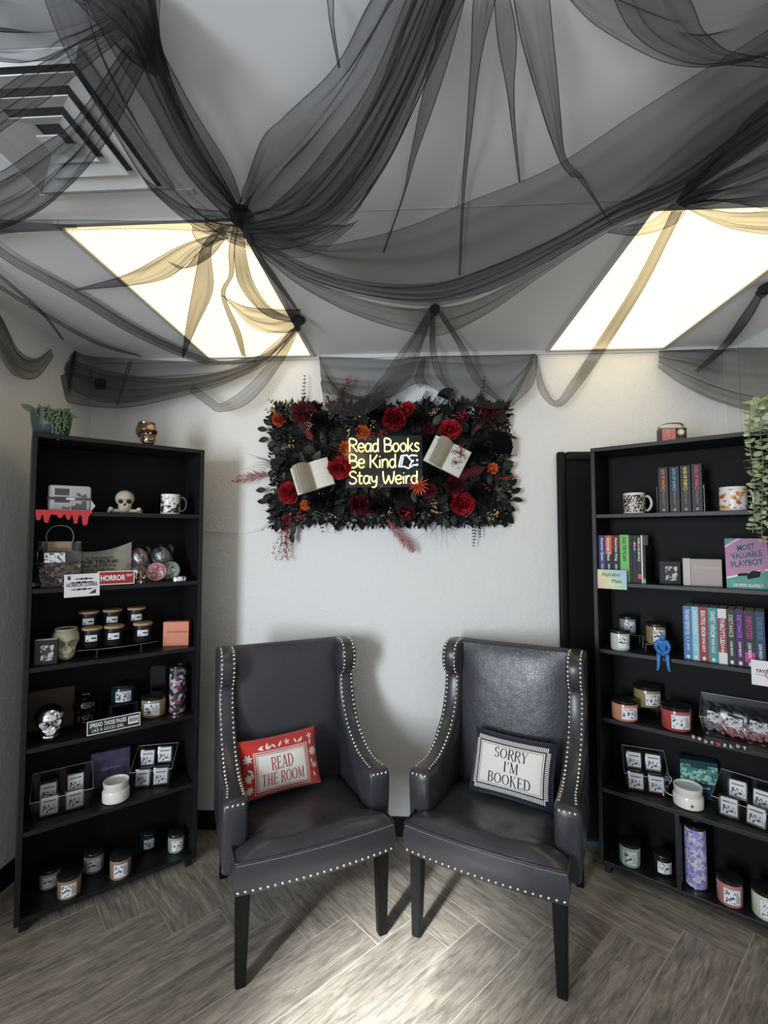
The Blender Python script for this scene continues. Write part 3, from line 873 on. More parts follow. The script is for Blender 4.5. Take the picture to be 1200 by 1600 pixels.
# ================================================================== BLACK TULLE
TG = 'black tulle swags pinned to the ceiling'
def P(a):
    """(px, py, drop below ceiling) or ('y', px, py, depth)"""
    if a[0] == 'y': return at_y(a[1], a[2], a[3])
    if a[0] == 'x': return at_x(a[1], a[2], a[3])
    return at_z(a[0], a[1], CEIL - a[2] - 0.004)
def drape_mesh(curves, nu=60, nv=40, pleats=6, amp=0.006, lat=0.006, seed=1, ends=(1.0, 1.0), hem=True, thin=0.0):
    rnd = random.Random(seed)
    L = [catmull([P(a) for a in c], nu) for c in curves]
    rows = []
    for i in range(nu + 1):
        rows.append(catmull([c[i] for c in L], nv) if len(L) > 1 else None)
    ph = [rnd.uniform(0, 6.28) for _ in range(4)]
    G = []
    for i in range(nu + 1):
        u = i / nu
        env = (ends[0] + (1 - ends[0]) * min(1, u * 3)) * (ends[1] + (1 - ends[1]) * min(1, (1 - u) * 3))
        row = []
        for j in range(nv + 1):
            v = j / nv
            p = rows[i][j]
            du = rows[min(i + 1, nu)][j] - rows[max(i - 1, 0)][j]
            dv = rows[i][min(j + 1, nv)] - rows[i][max(j - 1, 0)]
            n = du.cross(dv)
            n = n.normalized() if n.length > 1e-10 else Vector((0, 0, 1))
            if n.z > 0: n = -n
            wv = dv.normalized() if dv.length > 1e-9 else Vector((1, 0, 0))
            wid = (rows[i][-1] - rows[i][0]).length
            k = min(1.0, wid / 0.12)
            drift = 0.9 * noise.noise(Vector((u * 2.2 + seed * 3.1, v * 1.7, 0.0)))
            a1 = 2 * PI * pleats * v + ph[0] + drift * 3.0
            a2 = 2 * PI * pleats * 2.3 * v + ph[1] - drift * 4.0
            loc = 0.35 + 0.65 * max(0, noise.noise(Vector((u * 3 + seed, v * 3 + 9, 2.0))) + 0.5)
            d = (math.sin(a1) * 0.7 + math.sin(a2) * 0.35) * amp * env * k * loc
            l = (math.cos(a1) * 0.8 + math.cos(a2) * 0.3) * lat * env * k * loc
            q = p + n * d + wv * l
            if q.z > CEIL - 0.003: q.z = CEIL - 0.003
            if q.y > ROOM_D - 0.004: q.y = ROOM_D - 0.004
            q.x = max(XL + 0.004, min(XR - 0.004, q.x))
            row.append(q)
        G.append(row)
    mb = MB()
    w = nv + 1
    mb.add([q for r in G for q in r], [(i * w + j, i * w + j + 1, (i + 1) * w + j + 1, (i + 1) * w + j) for i in range(nu) for j in range(nv)])
    if hem:       # narrow turned edge
        for e in (0, nv):
            pts = [G[i][e] for i in range(nu + 1)]
            mb.tube(pts, 0.0010, 4)
    return mb
def knot_mb(mb, c, r, sc=(1, 1, 1), seed=0, shells=3):
    for s in range(shells):
        k = 1 - 0.22 * s
        o = len(mb.v)
        mb.sphere((0, 0, 0), 1.0, 22, 14)
        for i in range(o, len(mb.v)):
            v = Vector(mb.v[i])
            dd = 1 + 0.45 * noise.noise(v * 1.6 + Vector((seed, s * 4, 0))) + 0.25 * noise.noise(v * 4.5 + Vector((seed, s, 3)))
            q = Vector(c) + Vector((v.x * sc[0], v.y * sc[1], v.z * sc[2])) * r * k * dd
            if q.z > CEIL - 0.003: q.z = CEIL - 0.003
            if q.y > ROOM_D - 0.004: q.y = ROOM_D - 0.004
            mb.v[i] = tuple(q)
def tulle(label, sheets, knots=()):
    """sheets: list of (curves, kwargs)"""
    t = thing('tulle_drape', label, 'tulle', None, TG)
    t.location = P(sheets[0][0][0][0])
    Mi = T(*t.location).inverted()
    for c, kw in sheets:
        mb = drape_mesh(c, **kw)
        nm = 'fold' if kw.get('nv', 40) < 14 else 'sheet'
        o = mb.build(nm, 'tulle', t, True, 180); o.matrix_local = Mi
    for i, (c, r, sc) in enumerate(knots):
        mb = MB(); knot_mb(mb, P(c), r, sc, i + len(label))
        o = mb.build('knot', 'tulle', t, True, 180); o.matrix_local = Mi
    return t
def spike(c0, c1, seed, nv=8, **kw):
    d = dict(nu=36, nv=nv, pleats=1.5, amp=0.006, lat=0.008, seed=seed, ends=(1, 0.2)); d.update(kw)
    return ([c0, c1], d)

# 1 swag from the upper-left bunch down to the big knot
tulle('dense black tulle swag from the top left corner down to the big central knot', [
    ([[(70, -12, .02), (110, 80, .05), (165, 185, .07), (230, 290, .08), (300, 345, .09), (378, 372, .10)],
      [(120, -12, .02), (150, 80, .05), (210, 190, .08), (270, 280, .09), (330, 338, .08), (376, 350, .06)],
      [(180, -20, .01), (205, 60, .04), (250, 160, .07), (300, 250, .08), (350, 310, .06), (376, 335, .04)],
      [(238, -20, .01), (248, 70, .02), (290, 150, .03), (330, 220, .03), (362, 280, .03), (378, 318, .02)]],
     dict(nu=70, nv=70, pleats=3, amp=0.012, lat=0.016, seed=3, ends=(1, 1))),
    ([[(130, -12, .02), (160, 60, .06), (230, 170, .09), (290, 270, .10), (345, 330, .09), (378, 360, .09)],
      [(235, -20, .01), (250, 70, .03), (270, 150, .05), (310, 235, .06), (355, 295, .05), (378, 330, .04)]],
     dict(nu=60, nv=40, pleats=2, amp=0.010, lat=0.012, seed=8, ends=(1, 1))),
    ([[(95, -12, .02), (140, 20, .06), (200, 90, .09), (245, 120, .05)], [(150, -12, .02), (190, -5, .07), (235, 40, .09), (252, 90, .03)]],
     dict(nu=40, nv=40, pleats=3, amp=0.012, lat=0.012, seed=18, ends=(1, 1))),
    ([[(150, -12, .02), (190, 40, .06), (238, 110, .08), (275, 190, .08), (330, 280, .07), (376, 338, .04)], [(245, -20, .01), (250, 40, .03), (262, 100, .04), (295, 180, .05), (345, 270, .05), (377, 330, .03)]],
     dict(nu=40, nv=40, pleats=3, amp=0.012, lat=0.014, seed=19)),
    ([[(170, -20, .02), (205, 20, .07), (236, 80, .08), (262, 150, .06), (300, 215, .05)], [(240, -20, .01), (248, 20, .04), (254, 70, .04), (270, 135, .04), (301, 216, .05)]],
     dict(nu=40, nv=40, pleats=2, amp=0.010, lat=0.012, seed=20)),
])
# 2 bands across the air vent
tulle('sheer black tulle bands crossing the white air diffuser at the left', [
    ([[(195, 25, .03), (110, 74, .04), (50, 108, .05), (0, 142, .05), (-70, 190, .03)],
      [(205, 50, .04), (125, 110, .07), (60, 165, .08), (0, 205, .08), (-70, 260, .05)]],
     dict(nu=50, nv=30, pleats=3, amp=0.008, lat=0.012, seed=5)),
    ([[(200, 70, .04), (115, 190, .08), (60, 232, .09), (0, 270, .09), (-70, 300, .06)],
      [(232, 95, .04), (160, 230, .07), (100, 300, .08), (40, 345, .07), (-70, 385, .04)]],
     dict(nu=50, nv=36, pleats=3, amp=0.008, lat=0.014, seed=6)),
    ([[(210, -15, .02), (120, -15, .03), (40, -15, .03), (-70, -15, .02)],
      [(200, 10, .04), (120, 45, .07), (50, 55, .08), (-70, 40, .05)],
      [(190, 40, .04), (112, 72, .07), (60, 97, .10), (0, 102, .10), (-70, 90, .05)]],
     dict(nu=50, nv=40, pleats=2, amp=0.010, lat=0.012, seed=7)),
])
# 3 fan from the top centre down to the knot
tulle('dark fan of black tulle folds falling from top centre to the big knot', [
    ([[(600, -14, .02), (520, 110, .03), (450, 190, .03), (412, 228, .03), (388, 290, .02), (376, 318, .02)],
      [(640, -20, .02), (575, 120, .06), (500, 230, .08), (430, 300, .07), (398, 322, .06), (380, 335, .04)],
      [(690, -20, .02), (620, 150, .08), (555, 270, .10), (480, 335, .10), (425, 345, .09), (380, 350, .07)],
      [(728, -20, .02), (665, 140, .08), (605, 270, .11), (545, 345, .13), (465, 384, .13), (380, 375, .10)]],
     dict(nu=80, nv=80, pleats=4, amp=0.013, lat=0.018, seed=11, ends=(1, 1))),
    ([[(650, -20, .02), (585, 130, .07), (515, 235, .09), (455, 305, .09), (420, 330, .08), (380, 342, .06)],
      [(728, -20, .02), (650, 150, .09), (590, 275, .12), (520, 350, .13), (450, 375, .12), (380, 368, .09)]],
     dict(nu=70, nv=50, pleats=3, amp=0.012, lat=0.016, seed=12, ends=(1, 1))),
    ([[(675, -20, .03), (615, 130, .09), (545, 250, .11), (480, 320, .11), (380, 350, .08)], [(715, -20, .03), (640, 150, .10), (575, 275, .13), (500, 350, .13), (380, 366, .09)]],
     dict(nu=60, nv=40, pleats=3, amp=0.012, lat=0.016, seed=13, ends=(1, 1))),
    spike([(700, -10, .02), (660, 150, .03), (640, 250, .01), (628, 310, .006), (598, 395, .004)], [(728, -10, .02), (690, 130, .03), (648, 250, .01), (633, 300, .006), (600, 395, .004)], 14),
    ([[(376, 326, .03), (430, 352, .09), (490, 375, .11), (545, 350, .11)], [(376, 365, .09), (420, 395, .13), (490, 398, .14), (560, 345, .12)]],
     dict(nu=40, nv=30, pleats=2, amp=0.01, lat=0.012, seed=15)),
    ([[(222, 276, .06), (290, 322, .07), (350, 332, .05), (380, 335, .04)], [(230, 292, .09), (300, 350, .12), (350, 374, .13), (395, 384, .13)]],
     dict(nu=40, nv=30, pleats=2, amp=0.01, lat=0.012, seed=16)),
    ([[(320, 338, .06), (375, 346, .06), (440, 352, .09), (530, 352, .11)], [(320, 352, .10), (375, 386, .13), (450, 392, .14), (540, 352, .12)]],
     dict(nu=40, nv=30, pleats=3, amp=0.01, lat=0.014, seed=17)),
], knots=[((377, 338, .045), 0.030, (1.1, 1.0, 0.9))])
# 4 the broad swag to the right
tulle('broad black tulle swag sagging from the big knot across to the right edge', [
    ([[(380, 335, .04), (480, 380, .10), (560, 373, .10), (640, 352, .09), (720, 318, .08), (860, 262, .06), (1000, 172, .04), (1120, 95, .03), (1270, 0, .02)],
      [(383, 350, .06), (490, 398, .11), (590, 412, .12), (680, 405, .12), (760, 378, .11), (880, 318, .09), (1010, 235, .07), (1120, 150, .05), (1270, 50, .03)],
      [(385, 365, .08), (490, 422, .13), (590, 452, .14), (680, 455, .14), (760, 435, .13), (870, 378, .11), (980, 308, .09), (1100, 215, .06), (1270, 100, .04)],
      [(385, 378, .10), (490, 436, .14), (590, 462, .15), (680, 470, .15), (770, 452, .14), (860, 405, .12), (960, 345, .09), (1070, 300, .05), (1270, 170, .04)]],
     dict(nu=110, nv=44, pleats=2, amp=0.006, lat=0.008, seed=21, ends=(1, 1))),
    ([[(385, 362, .09), (480, 415, .13), (580, 442, .15), (680, 440, .15), (770, 412, .14), (870, 368, .12), (960, 318, .09), (1060, 272, .06), (1160, 200, .04), (1290, 110, .03)],
      [(385, 375, .11), (480, 438, .15), (590, 468, .17), (690, 474, .17), (790, 440, .15), (880, 392, .12), (970, 345, .08), (1060, 305, .05), (1160, 240, .04), (1290, 150, .03)]],
     dict(nu=100, nv=30, pleats=3, amp=0.010, lat=0.012, seed=22, ends=(1, 1))),
    ([[(400, 385, .12), (470, 430, .14), (550, 462, .13), (620, 478, .10), (678, 480, .03), (740, 470, .09), (830, 425, .12), (950, 352, .08), (1060, 308, .03), (1160, 262, .04), (1290, 200, .03)],
      [(400, 392, .12), (470, 448, .15), (550, 490, .16), (630, 515, .15), (690, 522, .15), (760, 490, .15), (850, 428, .13), (955, 360, .09), (1062, 318, .03), (1160, 280, .05), (1290, 225, .03)]],
     dict(nu=100, nv=24, pleats=2, amp=0.007, lat=0.010, seed=23, ends=(1, 1))),
], knots=[((679, 484, .02), 0.022, (1, 1, 1))])
# 5 right bunch fanning out past the right light panel
tulle('bunched black tulle fanning out above the right ceiling light', [
    ([[(1055, 316, .01), (1110, 250, .05), (1180, 175, .05), (1290, 60, .03)], [(1058, 318, .02), (1120, 270, .07), (1190, 215, .07), (1290, 140, .04)],
      [(1060, 320, .02), (1130, 296, .07), (1200, 270, .07), (1290, 240, .04)], [(1062, 321, .01), (1130, 318, .04), (1200, 322, .04), (1290, 322, .03)]],
     dict(nu=50, nv=50, pleats=5, amp=0.012, lat=0.018, seed=31)),
    ([[(1062, 319, .01), (1110, 326, .02), (1160, 330, .02), (1290, 322, .01)], [(1066, 322, .01), (1120, 348, .03), (1170, 362, .03), (1290, 372, .02)]],
     dict(nu=40, nv=20, pleats=2, amp=0.006, lat=0.008, seed=32)),
    ([[(1052, 318, .01), (1020, 345, .02), (985, 352, .03), (950, 362, .03)], [(1075, 322, .01), (1055, 350, .03), (1000, 368, .04), (950, 364, .03)]],
     dict(nu=30, nv=16, pleats=2, amp=0.005, lat=0.006, seed=33)),
    ([[(1050, 330, .02), (1030, 370, .02), (985, 455, .02), (925, 548, .02), ('y', 890, 600, 2.44), ('y', 868, 627, 2.43), ('y', 850, 600, 2.45), ('y', 838, 556, 2.48)],
      [(1066, 330, .02), (1046, 372, .02), (1002, 458, .02), (945, 548, .02), ('y', 905, 605, 2.43), ('y', 872, 636, 2.42), ('y', 842, 610, 2.44), ('y', 836, 553, 2.48)]],
     dict(nu=60, nv=12, pleats=1, amp=0.004, lat=0.004, seed=34)),
])
# 6 swag at the top right
tulle('black tulle swag looping across the top right of the ceiling', [
    ([[(850, -60, .01), (960, -60, .03), (1070, -60, .03), (1180, -60, .03), (1300, -70, .01)],
      [(858, -45, .02), (945, 0, .06), (1060, 42, .08), (1150, 30, .07), (1300, -40, .02)],
      [(865, -30, .02), (935, 40, .07), (1050, 100, .10), (1160, 105, .09), (1300, 60, .02)]],
     dict(nu=70, nv=40, pleats=2, amp=0.008, lat=0.012, seed=41)),
    ([[(1050, -40, .02), (1080, 20, .05), (1115, 62, .07), (1160, 85, .07), (1300, 100, .03)],
      [(940, -40, .02), (985, 50, .07), (1060, 92, .10), (1150, 104, .10), (1300, 110, .03)]],
     dict(nu=50, nv=30, pleats=2, amp=0.008, lat=0.010, seed=42)),
])
# 7 pointed folds hanging from the top centre
tulle('pointed black tulle folds trailing along the ceiling from top centre', [
    spike([(772, -12, .01), (778, 60, .03), (792, 140, .03), (800, 200, .01), (811, 285, .004)], [(795, -12, .01), (806, 60, .03), (803, 140, .03), (806, 210, .01), (813, 285, .004)], 51),
    ([[(798, -12, .02), (818, 80, .05), (848, 180, .05), (876, 255, .03), (892, 276, .02)], [(818, -12, .02), (834, 80, .06), (858, 180, .06), (878, 250, .03), (900, 278, .02)], [(856, -12, .02), (867, 90, .05), (876, 180, .04), (884, 245, .02), (912, 279, .01)]],
     dict(nu=40, nv=24, pleats=2, amp=0.006, lat=0.008, seed=52)),
    spike([(900, 274, .01), (925, 308, .02), (955, 352, .01)], [(912, 279, .01), (932, 312, .02), (956, 353, .01)], 53),
    spike([(742, -12, .01), (736, 80, .03), (729, 200, .03), (722, 300, .01), (717, 430, .004)], [(778, -12, .01), (752, 90, .03), (738, 200, .03), (726, 300, .01), (719, 430, .004)], 54),
    spike([(510, -12, .01), (516, 40, .02), (529, 106, .004)], [(522, -12, .01), (522, 40, .02), (531, 106, .004)], 55),
])
# 8 thin band along the ceiling joint at the left
tulle('thin black tulle band running level above the left ceiling light', [
    ([[(-60, 346, .01), (100, 344, .02), (230, 346, .03), (330, 344, .03), (380, 340, .05)], [(-60, 366, .02), (100, 360, .04), (230, 358, .05), (330, 362, .06), (380, 362, .07)]],
     dict(nu=50, nv=16, pleats=2, amp=0.005, lat=0.006, seed=61)),
    ([[(-60, 330, .01), (30, 346, .02), (120, 352, .02)], [(-60, 375, .02), (30, 362, .03), (120, 356, .02)]], dict(nu=24, nv=14, pleats=2, amp=0.005, lat=0.006, seed=62)),
])
# 9 folds spilling from the big knot over the left light
tulle('wispy pointed tulle folds spread over the left ceiling light', [
    spike([(352, 362, .06), (280, 385, .04), (200, 428, .02), (118, 452, .006)], [(358, 372, .06), (320, 386, .05), (255, 438, .03), (118, 454, .006)], 71, nv=14),
    spike([(340, 370, .06), (310, 395, .05), (285, 420, .02), (262, 408, .01)], [(352, 374, .06), (330, 400, .05), (295, 418, .02), (264, 410, .01)], 76),
    spike([(345, 352, .06), (316, 385, .06), (305, 430, .04), (292, 500, .03), (284, 558, .006)], [(352, 354, .06), (330, 390, .06), (332, 455, .05), (308, 510, .03), (286, 560, .006)], 72, nv=14),
    spike([(366, 350, .06), (358, 390, .07), (358, 430, .06), (346, 462, .05), (366, 520, .03), (378, 556, .01)], [(374, 350, .06), (366, 390, .07), (364, 430, .06), (352, 464, .05), (376, 520, .03), (384, 557, .01)], 73),
    spike([(372, 350, .06), (366, 390, .08), (372, 440, .05), (395, 475, .04), (420, 495, .03), (462, 505, .01)], [(384, 350, .06), (384, 390, .08), (396, 440, .05), (418, 475, .04), (440, 490, .03), (468, 500, .01)], 74, nv=14),
    ([[(345, 460, .05), (380, 478, .05), (430, 484, .04), (470, 484, .01)], [(352, 466, .05), (395, 510, .06), (440, 522, .05), (470, 515, .01)]], dict(nu=30, nv=20, pleats=2, amp=0.006, lat=0.008, seed=75)),
    spike([(384, 352, .07), (394, 390, .10), (420, 430, .07), (445, 462, .04), (464, 486, .01)], [(392, 352, .07), (404, 392, .10), (430, 430, .07), (452, 462, .04), (468, 488, .01)], 77),
    spike([(300, 362, .06), (310, 380, .06), (325, 385, .06), (350, 372, .07)], [(300, 352, .05), (315, 360, .05), (335, 358, .05), (360, 352, .06)], 78, nv=12),
], knots=[((468, 500, .018), 0.024, (1, 1, 0.8))])
# 10 sheer sheet and valance at the left corner
tulle('sheer black tulle hanging in a deep scallop above the left bookcase', [
    ([[(-70, 330, .008), (20, 400, .01), (120, 455, .012), (230, 520, .012), (330, 562, .02), (400, 566, .03)],
      [(-70, 345, .02), (10, 408, .025), (112, 466, .025), (225, 532, .025), (330, 570, .03), (420, 560, .04)]],
     dict(nu=50, nv=14, pleats=2, amp=0.006, lat=0.008, seed=81)),
    ([[('x', -60, 420, -1.735), ('x', 0, 490, -1.735), ('x', 28, 545, -1.73), ('x', 55, 560, -1.73), ('x', 80, 545, -1.735)],
      [('x', -60, 455, -1.72), ('x', 0, 555, -1.68), ('x', 26, 586, -1.67), ('x', 58, 590, -1.67), ('x', 84, 556, -1.70)]],
     dict(nu=30, nv=16, pleats=2, amp=0.006, lat=0.008, seed=82)),
    ([[('y', 72, 536, 2.38), ('y', 130, 554, 2.41), ('y', 200, 562, 2.44), ('y', 280, 566, 2.46), ('y', 350, 566, 2.46), ('y', 415, 550, 2.44), (468, 504, .02)],
      [('y', 60, 560, 2.33), ('y', 125, 585, 2.37), ('y', 200, 598, 2.40), ('y', 280, 592, 2.42), ('y', 350, 582, 2.43), ('y', 415, 558, 2.43), (468, 508, .02)],
      [('y', 48, 585, 2.28), ('y', 115, 612, 2.33), ('y', 195, 622, 2.37), ('y', 280, 610, 2.39), ('y', 350, 592, 2.40), ('y', 415, 562, 2.42), (468, 511, .03)],
      [('y', 34, 588, 2.26), ('y', 75, 622, 2.30), ('y', 180, 638, 2.35), ('y', 285, 618, 2.37), ('y', 360, 596, 2.39), ('y', 420, 566, 2.41), (468, 514, .03)]],
     dict(nu=80, nv=44, pleats=3, amp=0.008, lat=0.010, seed=83)),
    spike([(-70, 400, .01), (40, 470, .012), (150, 532, .012), (220, 556, .012)], [(-70, 406, .01), (40, 476, .02), (150, 538, .02), (222, 558, .012)], 88, nv=6, amp=0.002, lat=0.002),
    spike([(-70, 370, .01), (60, 480, .012), (100, 530, .02)], [(-70, 376, .01), (56, 482, .02), (98, 532, .02)], 89, nv=6, amp=0.002, lat=0.002),
    ([[('y', 80, 548, 2.35), ('y', 180, 580, 2.40), ('y', 280, 590, 2.42), ('y', 380, 570, 2.43), (466, 506, .02)], [('y', 60, 575, 2.28), ('y', 160, 630, 2.34), ('y', 285, 612, 2.37), ('y', 385, 582, 2.39), (468, 512, .03)]],
     dict(nu=60, nv=30, pleats=2, amp=0.010, lat=0.012, seed=90)),
    ([[('y', 300, 600, 2.40), ('y', 330, 622, 2.39), ('y', 348, 630, 2.38), ('y', 390, 600, 2.40), ('y', 430, 555, 2.42), (462, 512, .03)],
      [('y', 296, 612, 2.38), ('y', 322, 632, 2.37), ('y', 346, 644, 2.36), ('y', 392, 628, 2.38), ('y', 440, 568, 2.40), (468, 514, .03)]],
     dict(nu=40, nv=16, pleats=1, amp=0.005, lat=0.006, seed=84)),
    spike([('y', 76, 546, 2.36), ('y', 70, 580, 2.33), ('y', 78, 612, 2.31)], [('y', 84, 546, 2.36), ('y', 96, 575, 2.33), ('y', 80, 614, 2.31)], 85, nv=12),
    spike([('y', 84, 546, 2.36), ('y', 100, 580, 2.34), ('y', 108, 618, 2.32)], [('y', 92, 546, 2.36), ('y', 112, 590, 2.34), ('y', 110, 620, 2.32)], 86, nv=12),
    spike([('y', 200, 565, 2.42), ('y', 190, 600, 2.40), ('y', 181, 632, 2.36)], [('y', 207, 565, 2.42), ('y', 196, 600, 2.40), ('y', 184, 634, 2.36)], 87),
], knots=[(('y', 82, 545, 2.36), 0.022, (1, 1, 1))])
# 11 valance above the floral panel
tulle('sheer black tulle valance draped over the top of the floral panel', [
    ([[('y', 498, 556, 2.48), ('y', 560, 558, 2.485), ('y', 610, 560, 2.485), ('y', 655, 556, 2.485), ('y', 720, 555, 2.485), ('y', 780, 554, 2.485), ('y', 837, 552, 2.48)],
      [('y', 501, 585, 2.46), ('y', 560, 592, 2.45), ('y', 610, 592, 2.44), ('y', 656, 578, 2.46), ('y', 720, 585, 2.45), ('y', 782, 590, 2.45), ('y', 834, 560, 2.47)],
      [('y', 504, 612, 2.40), ('y', 560, 624, 2.36), ('y', 610, 620, 2.38), ('y', 657, 598, 2.43), ('y', 716, 626, 2.38), ('y', 790, 634, 2.36), ('y', 833, 566, 2.46)]],
     dict(nu=90, nv=40, pleats=2, amp=0.008, lat=0.008, seed=91)),
    ([[('y', 499, 558, 2.48), ('y', 520, 600, 2.44), ('y', 560, 618, 2.38), ('y', 600, 612, 2.38)], [('y', 502, 600, 2.42), ('y', 512, 640, 2.28), ('y', 560, 650, 2.25), ('y', 602, 628, 2.30)]],
     dict(nu=30, nv=24, pleats=2, amp=0.008, lat=0.010, seed=92)),
    ([[(668, 486, .02), (640, 530, .03), ('y', 600, 585, 2.44), ('y', 560, 632, 2.36)], [(678, 488, .02), (660, 540, .03), ('y', 636, 595, 2.43), ('y', 592, 640, 2.34)]],
     dict(nu=36, nv=20, pleats=2, amp=0.006, lat=0.008, seed=93)),
    spike([(674, 486, .02), (672, 540, .02), ('y', 682, 585, 2.44), ('y', 716, 628, 2.37)], [(680, 486, .02), (680, 540, .02), ('y', 694, 590, 2.44), ('y', 720, 628, 2.37)], 94),
    spike([(682, 486, .02), (715, 540, .03), ('y', 740, 595, 2.42), ('y', 788, 634, 2.36)], [(690, 486, .02), (728, 545, .03), ('y', 752, 592, 2.42), ('y', 796, 636, 2.36)], 95, nv=12),
    spike([('y', 832, 554, 2.47), ('y', 815, 590, 2.43), ('y', 790, 630, 2.38)], [('y', 840, 556, 2.47), ('y', 832, 600, 2.42), ('y', 800, 634, 2.37)], 96, nv=14),
    spike([('y', 658, 560, 2.47), ('y', 648, 592, 2.44), ('y', 656, 606, 2.42)], [('y', 664, 560, 2.47), ('y', 662, 585, 2.44), ('y', 668, 600, 2.42)], 97, nv=12),
])
# 12 valance at the right corner
tulle('sheer black tulle scallop above the right bookcase', [
    ([[('y', 1029, 549, 2.485), ('y', 1090, 547, 2.47), ('y', 1140, 545, 2.48), ('x', 1200, 544, 1.645), ('x', 1290, 540, 1.64)],
      [('y', 1029, 562, 2.46), ('y', 1075, 580, 2.40), ('y', 1130, 600, 2.40), ('x', 1200, 612, 1.60), ('x', 1290, 600, 1.60)],
      [('y', 1028, 575, 2.45), ('y', 1065, 601, 2.38), ('y', 1120, 628, 2.36), ('x', 1205, 648, 1.55), ('x', 1290, 640, 1.55)]],
     dict(nu=50, nv=36, pleats=3, amp=0.008, lat=0.010, seed=101)),
    spike([(1190, 446, .01), (1160, 490, .02), (1125, 540, .02), ('y', 1085, 580, 2.43)], [(1200, 448, .01), (1172, 500, .02), (1135, 545, .02), ('y', 1090, 582, 2.43)], 102, nv=12),
], knots=[((1196, 452, .02), 0.028, (1, 1, 0.8))])

# ================================================================== FLORAL PANEL
mat('leaf_black', (0.008, 0.008, 0.009), 0.5, spec=0.25, objvar=0.6); mat('leaf_darkgreen', (0.016, 0.024, 0.015), 0.5, spec=0.3, objvar=0.4)
mat('leaf_olive', (0.06, 0.07, 0.025), 0.5); mat('petal_red', (0.36, 0.014, 0.020), 0.55, objvar=0.25); mat('petal_burgundy', (0.11, 0.008, 0.016), 0.6, objvar=0.3)
mat('petal_orange', (0.75, 0.15, 0.03), 0.55, objvar=0.15); mat('petal_black', (0.009, 0.008, 0.009), 0.5, spec=0.3); mat('petal_coral', (0.55, 0.09, 0.04), 0.55)
mat('gold_berry', (0.75, 0.52, 0.20), 0.3, 0.8); mat('red_berry', (0.32, 0.015, 0.025), 0.35); mat('stem_dark', (0.03, 0.022, 0.016), 0.6)
mat('plume_pink', (0.27, 0.045, 0.055), 0.85); mat('plume_burgundy', (0.10, 0.012, 0.018), 0.85); mat('grass_black', (0.015, 0.014, 0.014), 0.5)
mat('foam_black', (0.008, 0.008, 0.008), 0.9)
FPM = T(-0.115, ROOM_D, 1.875) @ RX(90)
FPI = FPM.inverted()
def fp(px, py, out=0.06): return FPI @ at_y(px, py, ROOM_D - out)
panel = thing('floral_panel', 'rectangular wall panel of black leaves, red roses and dried plumes around the neon sign', 'floral panel', FPM)
MB().box(-0.545, 0.55, -0.245, 0.240, 0.002, 0.020).build('backing_board', 'foam_black', panel)
def leaf_mb(L=1.0, W=0.5, fold=0.12, curl=0.2, n=5, mb=None, M=None):
    """leaf along +x, face +z"""
    vs = []; fs = []
    for i in range(n + 1):
        t = i / n; w = W / 2 * math.sin(PI * min(1, t * 0.96 + 0.02)) ** 0.8
        x = L * t; z = -curl * t * t * L
        vs += [Vector((x, -w, z + fold * w)), Vector((x, 0, z)), Vector((x, w, z + fold * w))]
    for i in range(n):
        for k in range(2):
            a = i * 3 + k; fs.append((a, a + 3, a + 4, a + 1))
    if M is not None: vs = [M @ v for v in vs]
    mb = mb or MB(); mb.add(vs, fs); return mb
LEAF = {}
for nm, args in (('oval', (1, .55, .25, .25)), ('long', (1, .28, .2, .3)), ('round', (1, .8, .15, .2))):
    for mm in ('leaf_black', 'leaf_darkgreen'):
        LEAF[nm, mm] = leaf_mb(*args).mesh('leaf', mm, True, 180)
rf = random.Random(42)
def fplace(name, me, px, py, out, ang=0.0, tilt=(0, 0), s=1.0):
    l = fp(px, py, out)
    M = T(*l) @ RZ(ang) @ RY(tilt[0]) @ RX(tilt[1]) @ S(s)
    return obj(name, me, panel, M)
# ---- individual larger leaves: over the face and fringing the rim
nleaf = 0
for i in range(150):
    px = rf.uniform(432, 786); py = rf.uniform(640, 812)
    if 536 < px < 662 and 676 < py < 762: continue
    k = rf.choice(['oval', 'oval', 'long', 'round']); m = 'leaf_black' if rf.random() < 0.82 else 'leaf_darkgreen'
    fplace('leaf', LEAF[k, m], px, py, rf.uniform(0.05, 0.095), rf.uniform(0, 360), (rf.uniform(-35, 5), rf.uniform(-30, 30)), rf.uniform(0.040, 0.075))
rim = []
for i in range(56): rim.append((rf.uniform(428, 792), 642 + rf.uniform(-8, 8), rf.uniform(50, 130)))
for i in range(52): rim.append((rf.uniform(430, 790), 808 + rf.uniform(-8, 8), rf.uniform(-140, -40)))
for i in range(30): rim.append((436 + rf.uniform(-8, 8), rf.uniform(640, 815), rf.uniform(140, 220)))
for i in range(24): rim.append((784 + rf.uniform(-10, 8), rf.uniform(645, 815), rf.uniform(-40, 40)))
for px, py, a in rim:
    k = rf.choice(['oval', 'oval', 'long', 'round']); m = 'leaf_black' if rf.random() < 0.8 else 'leaf_darkgreen'
    fplace('leaf', LEAF[k, m], px, py, rf.uniform(0.02, 0.07), a, (rf.uniform(-20, 10), rf.uniform(-30, 30)), rf.uniform(0.038, 0.066))
# leaf sprays that stand out at the edge
for px, py, a in ((418, 672, 170), (424, 665, 140), (420, 685, 195), (432, 690, 210), (416, 765, 185), (424, 772, 215), (418, 785, 170), (430, 782, 240), (455, 832, -80), (460, 820, -100), (798, 770, 20), (795, 760, 40), (800, 780, -5), (790, 790, -30)):
    fplace('leaf', LEAF['oval', 'leaf_black'], px, py, 0.05, a, (-10, rf.uniform(-20, 20)), 0.055)
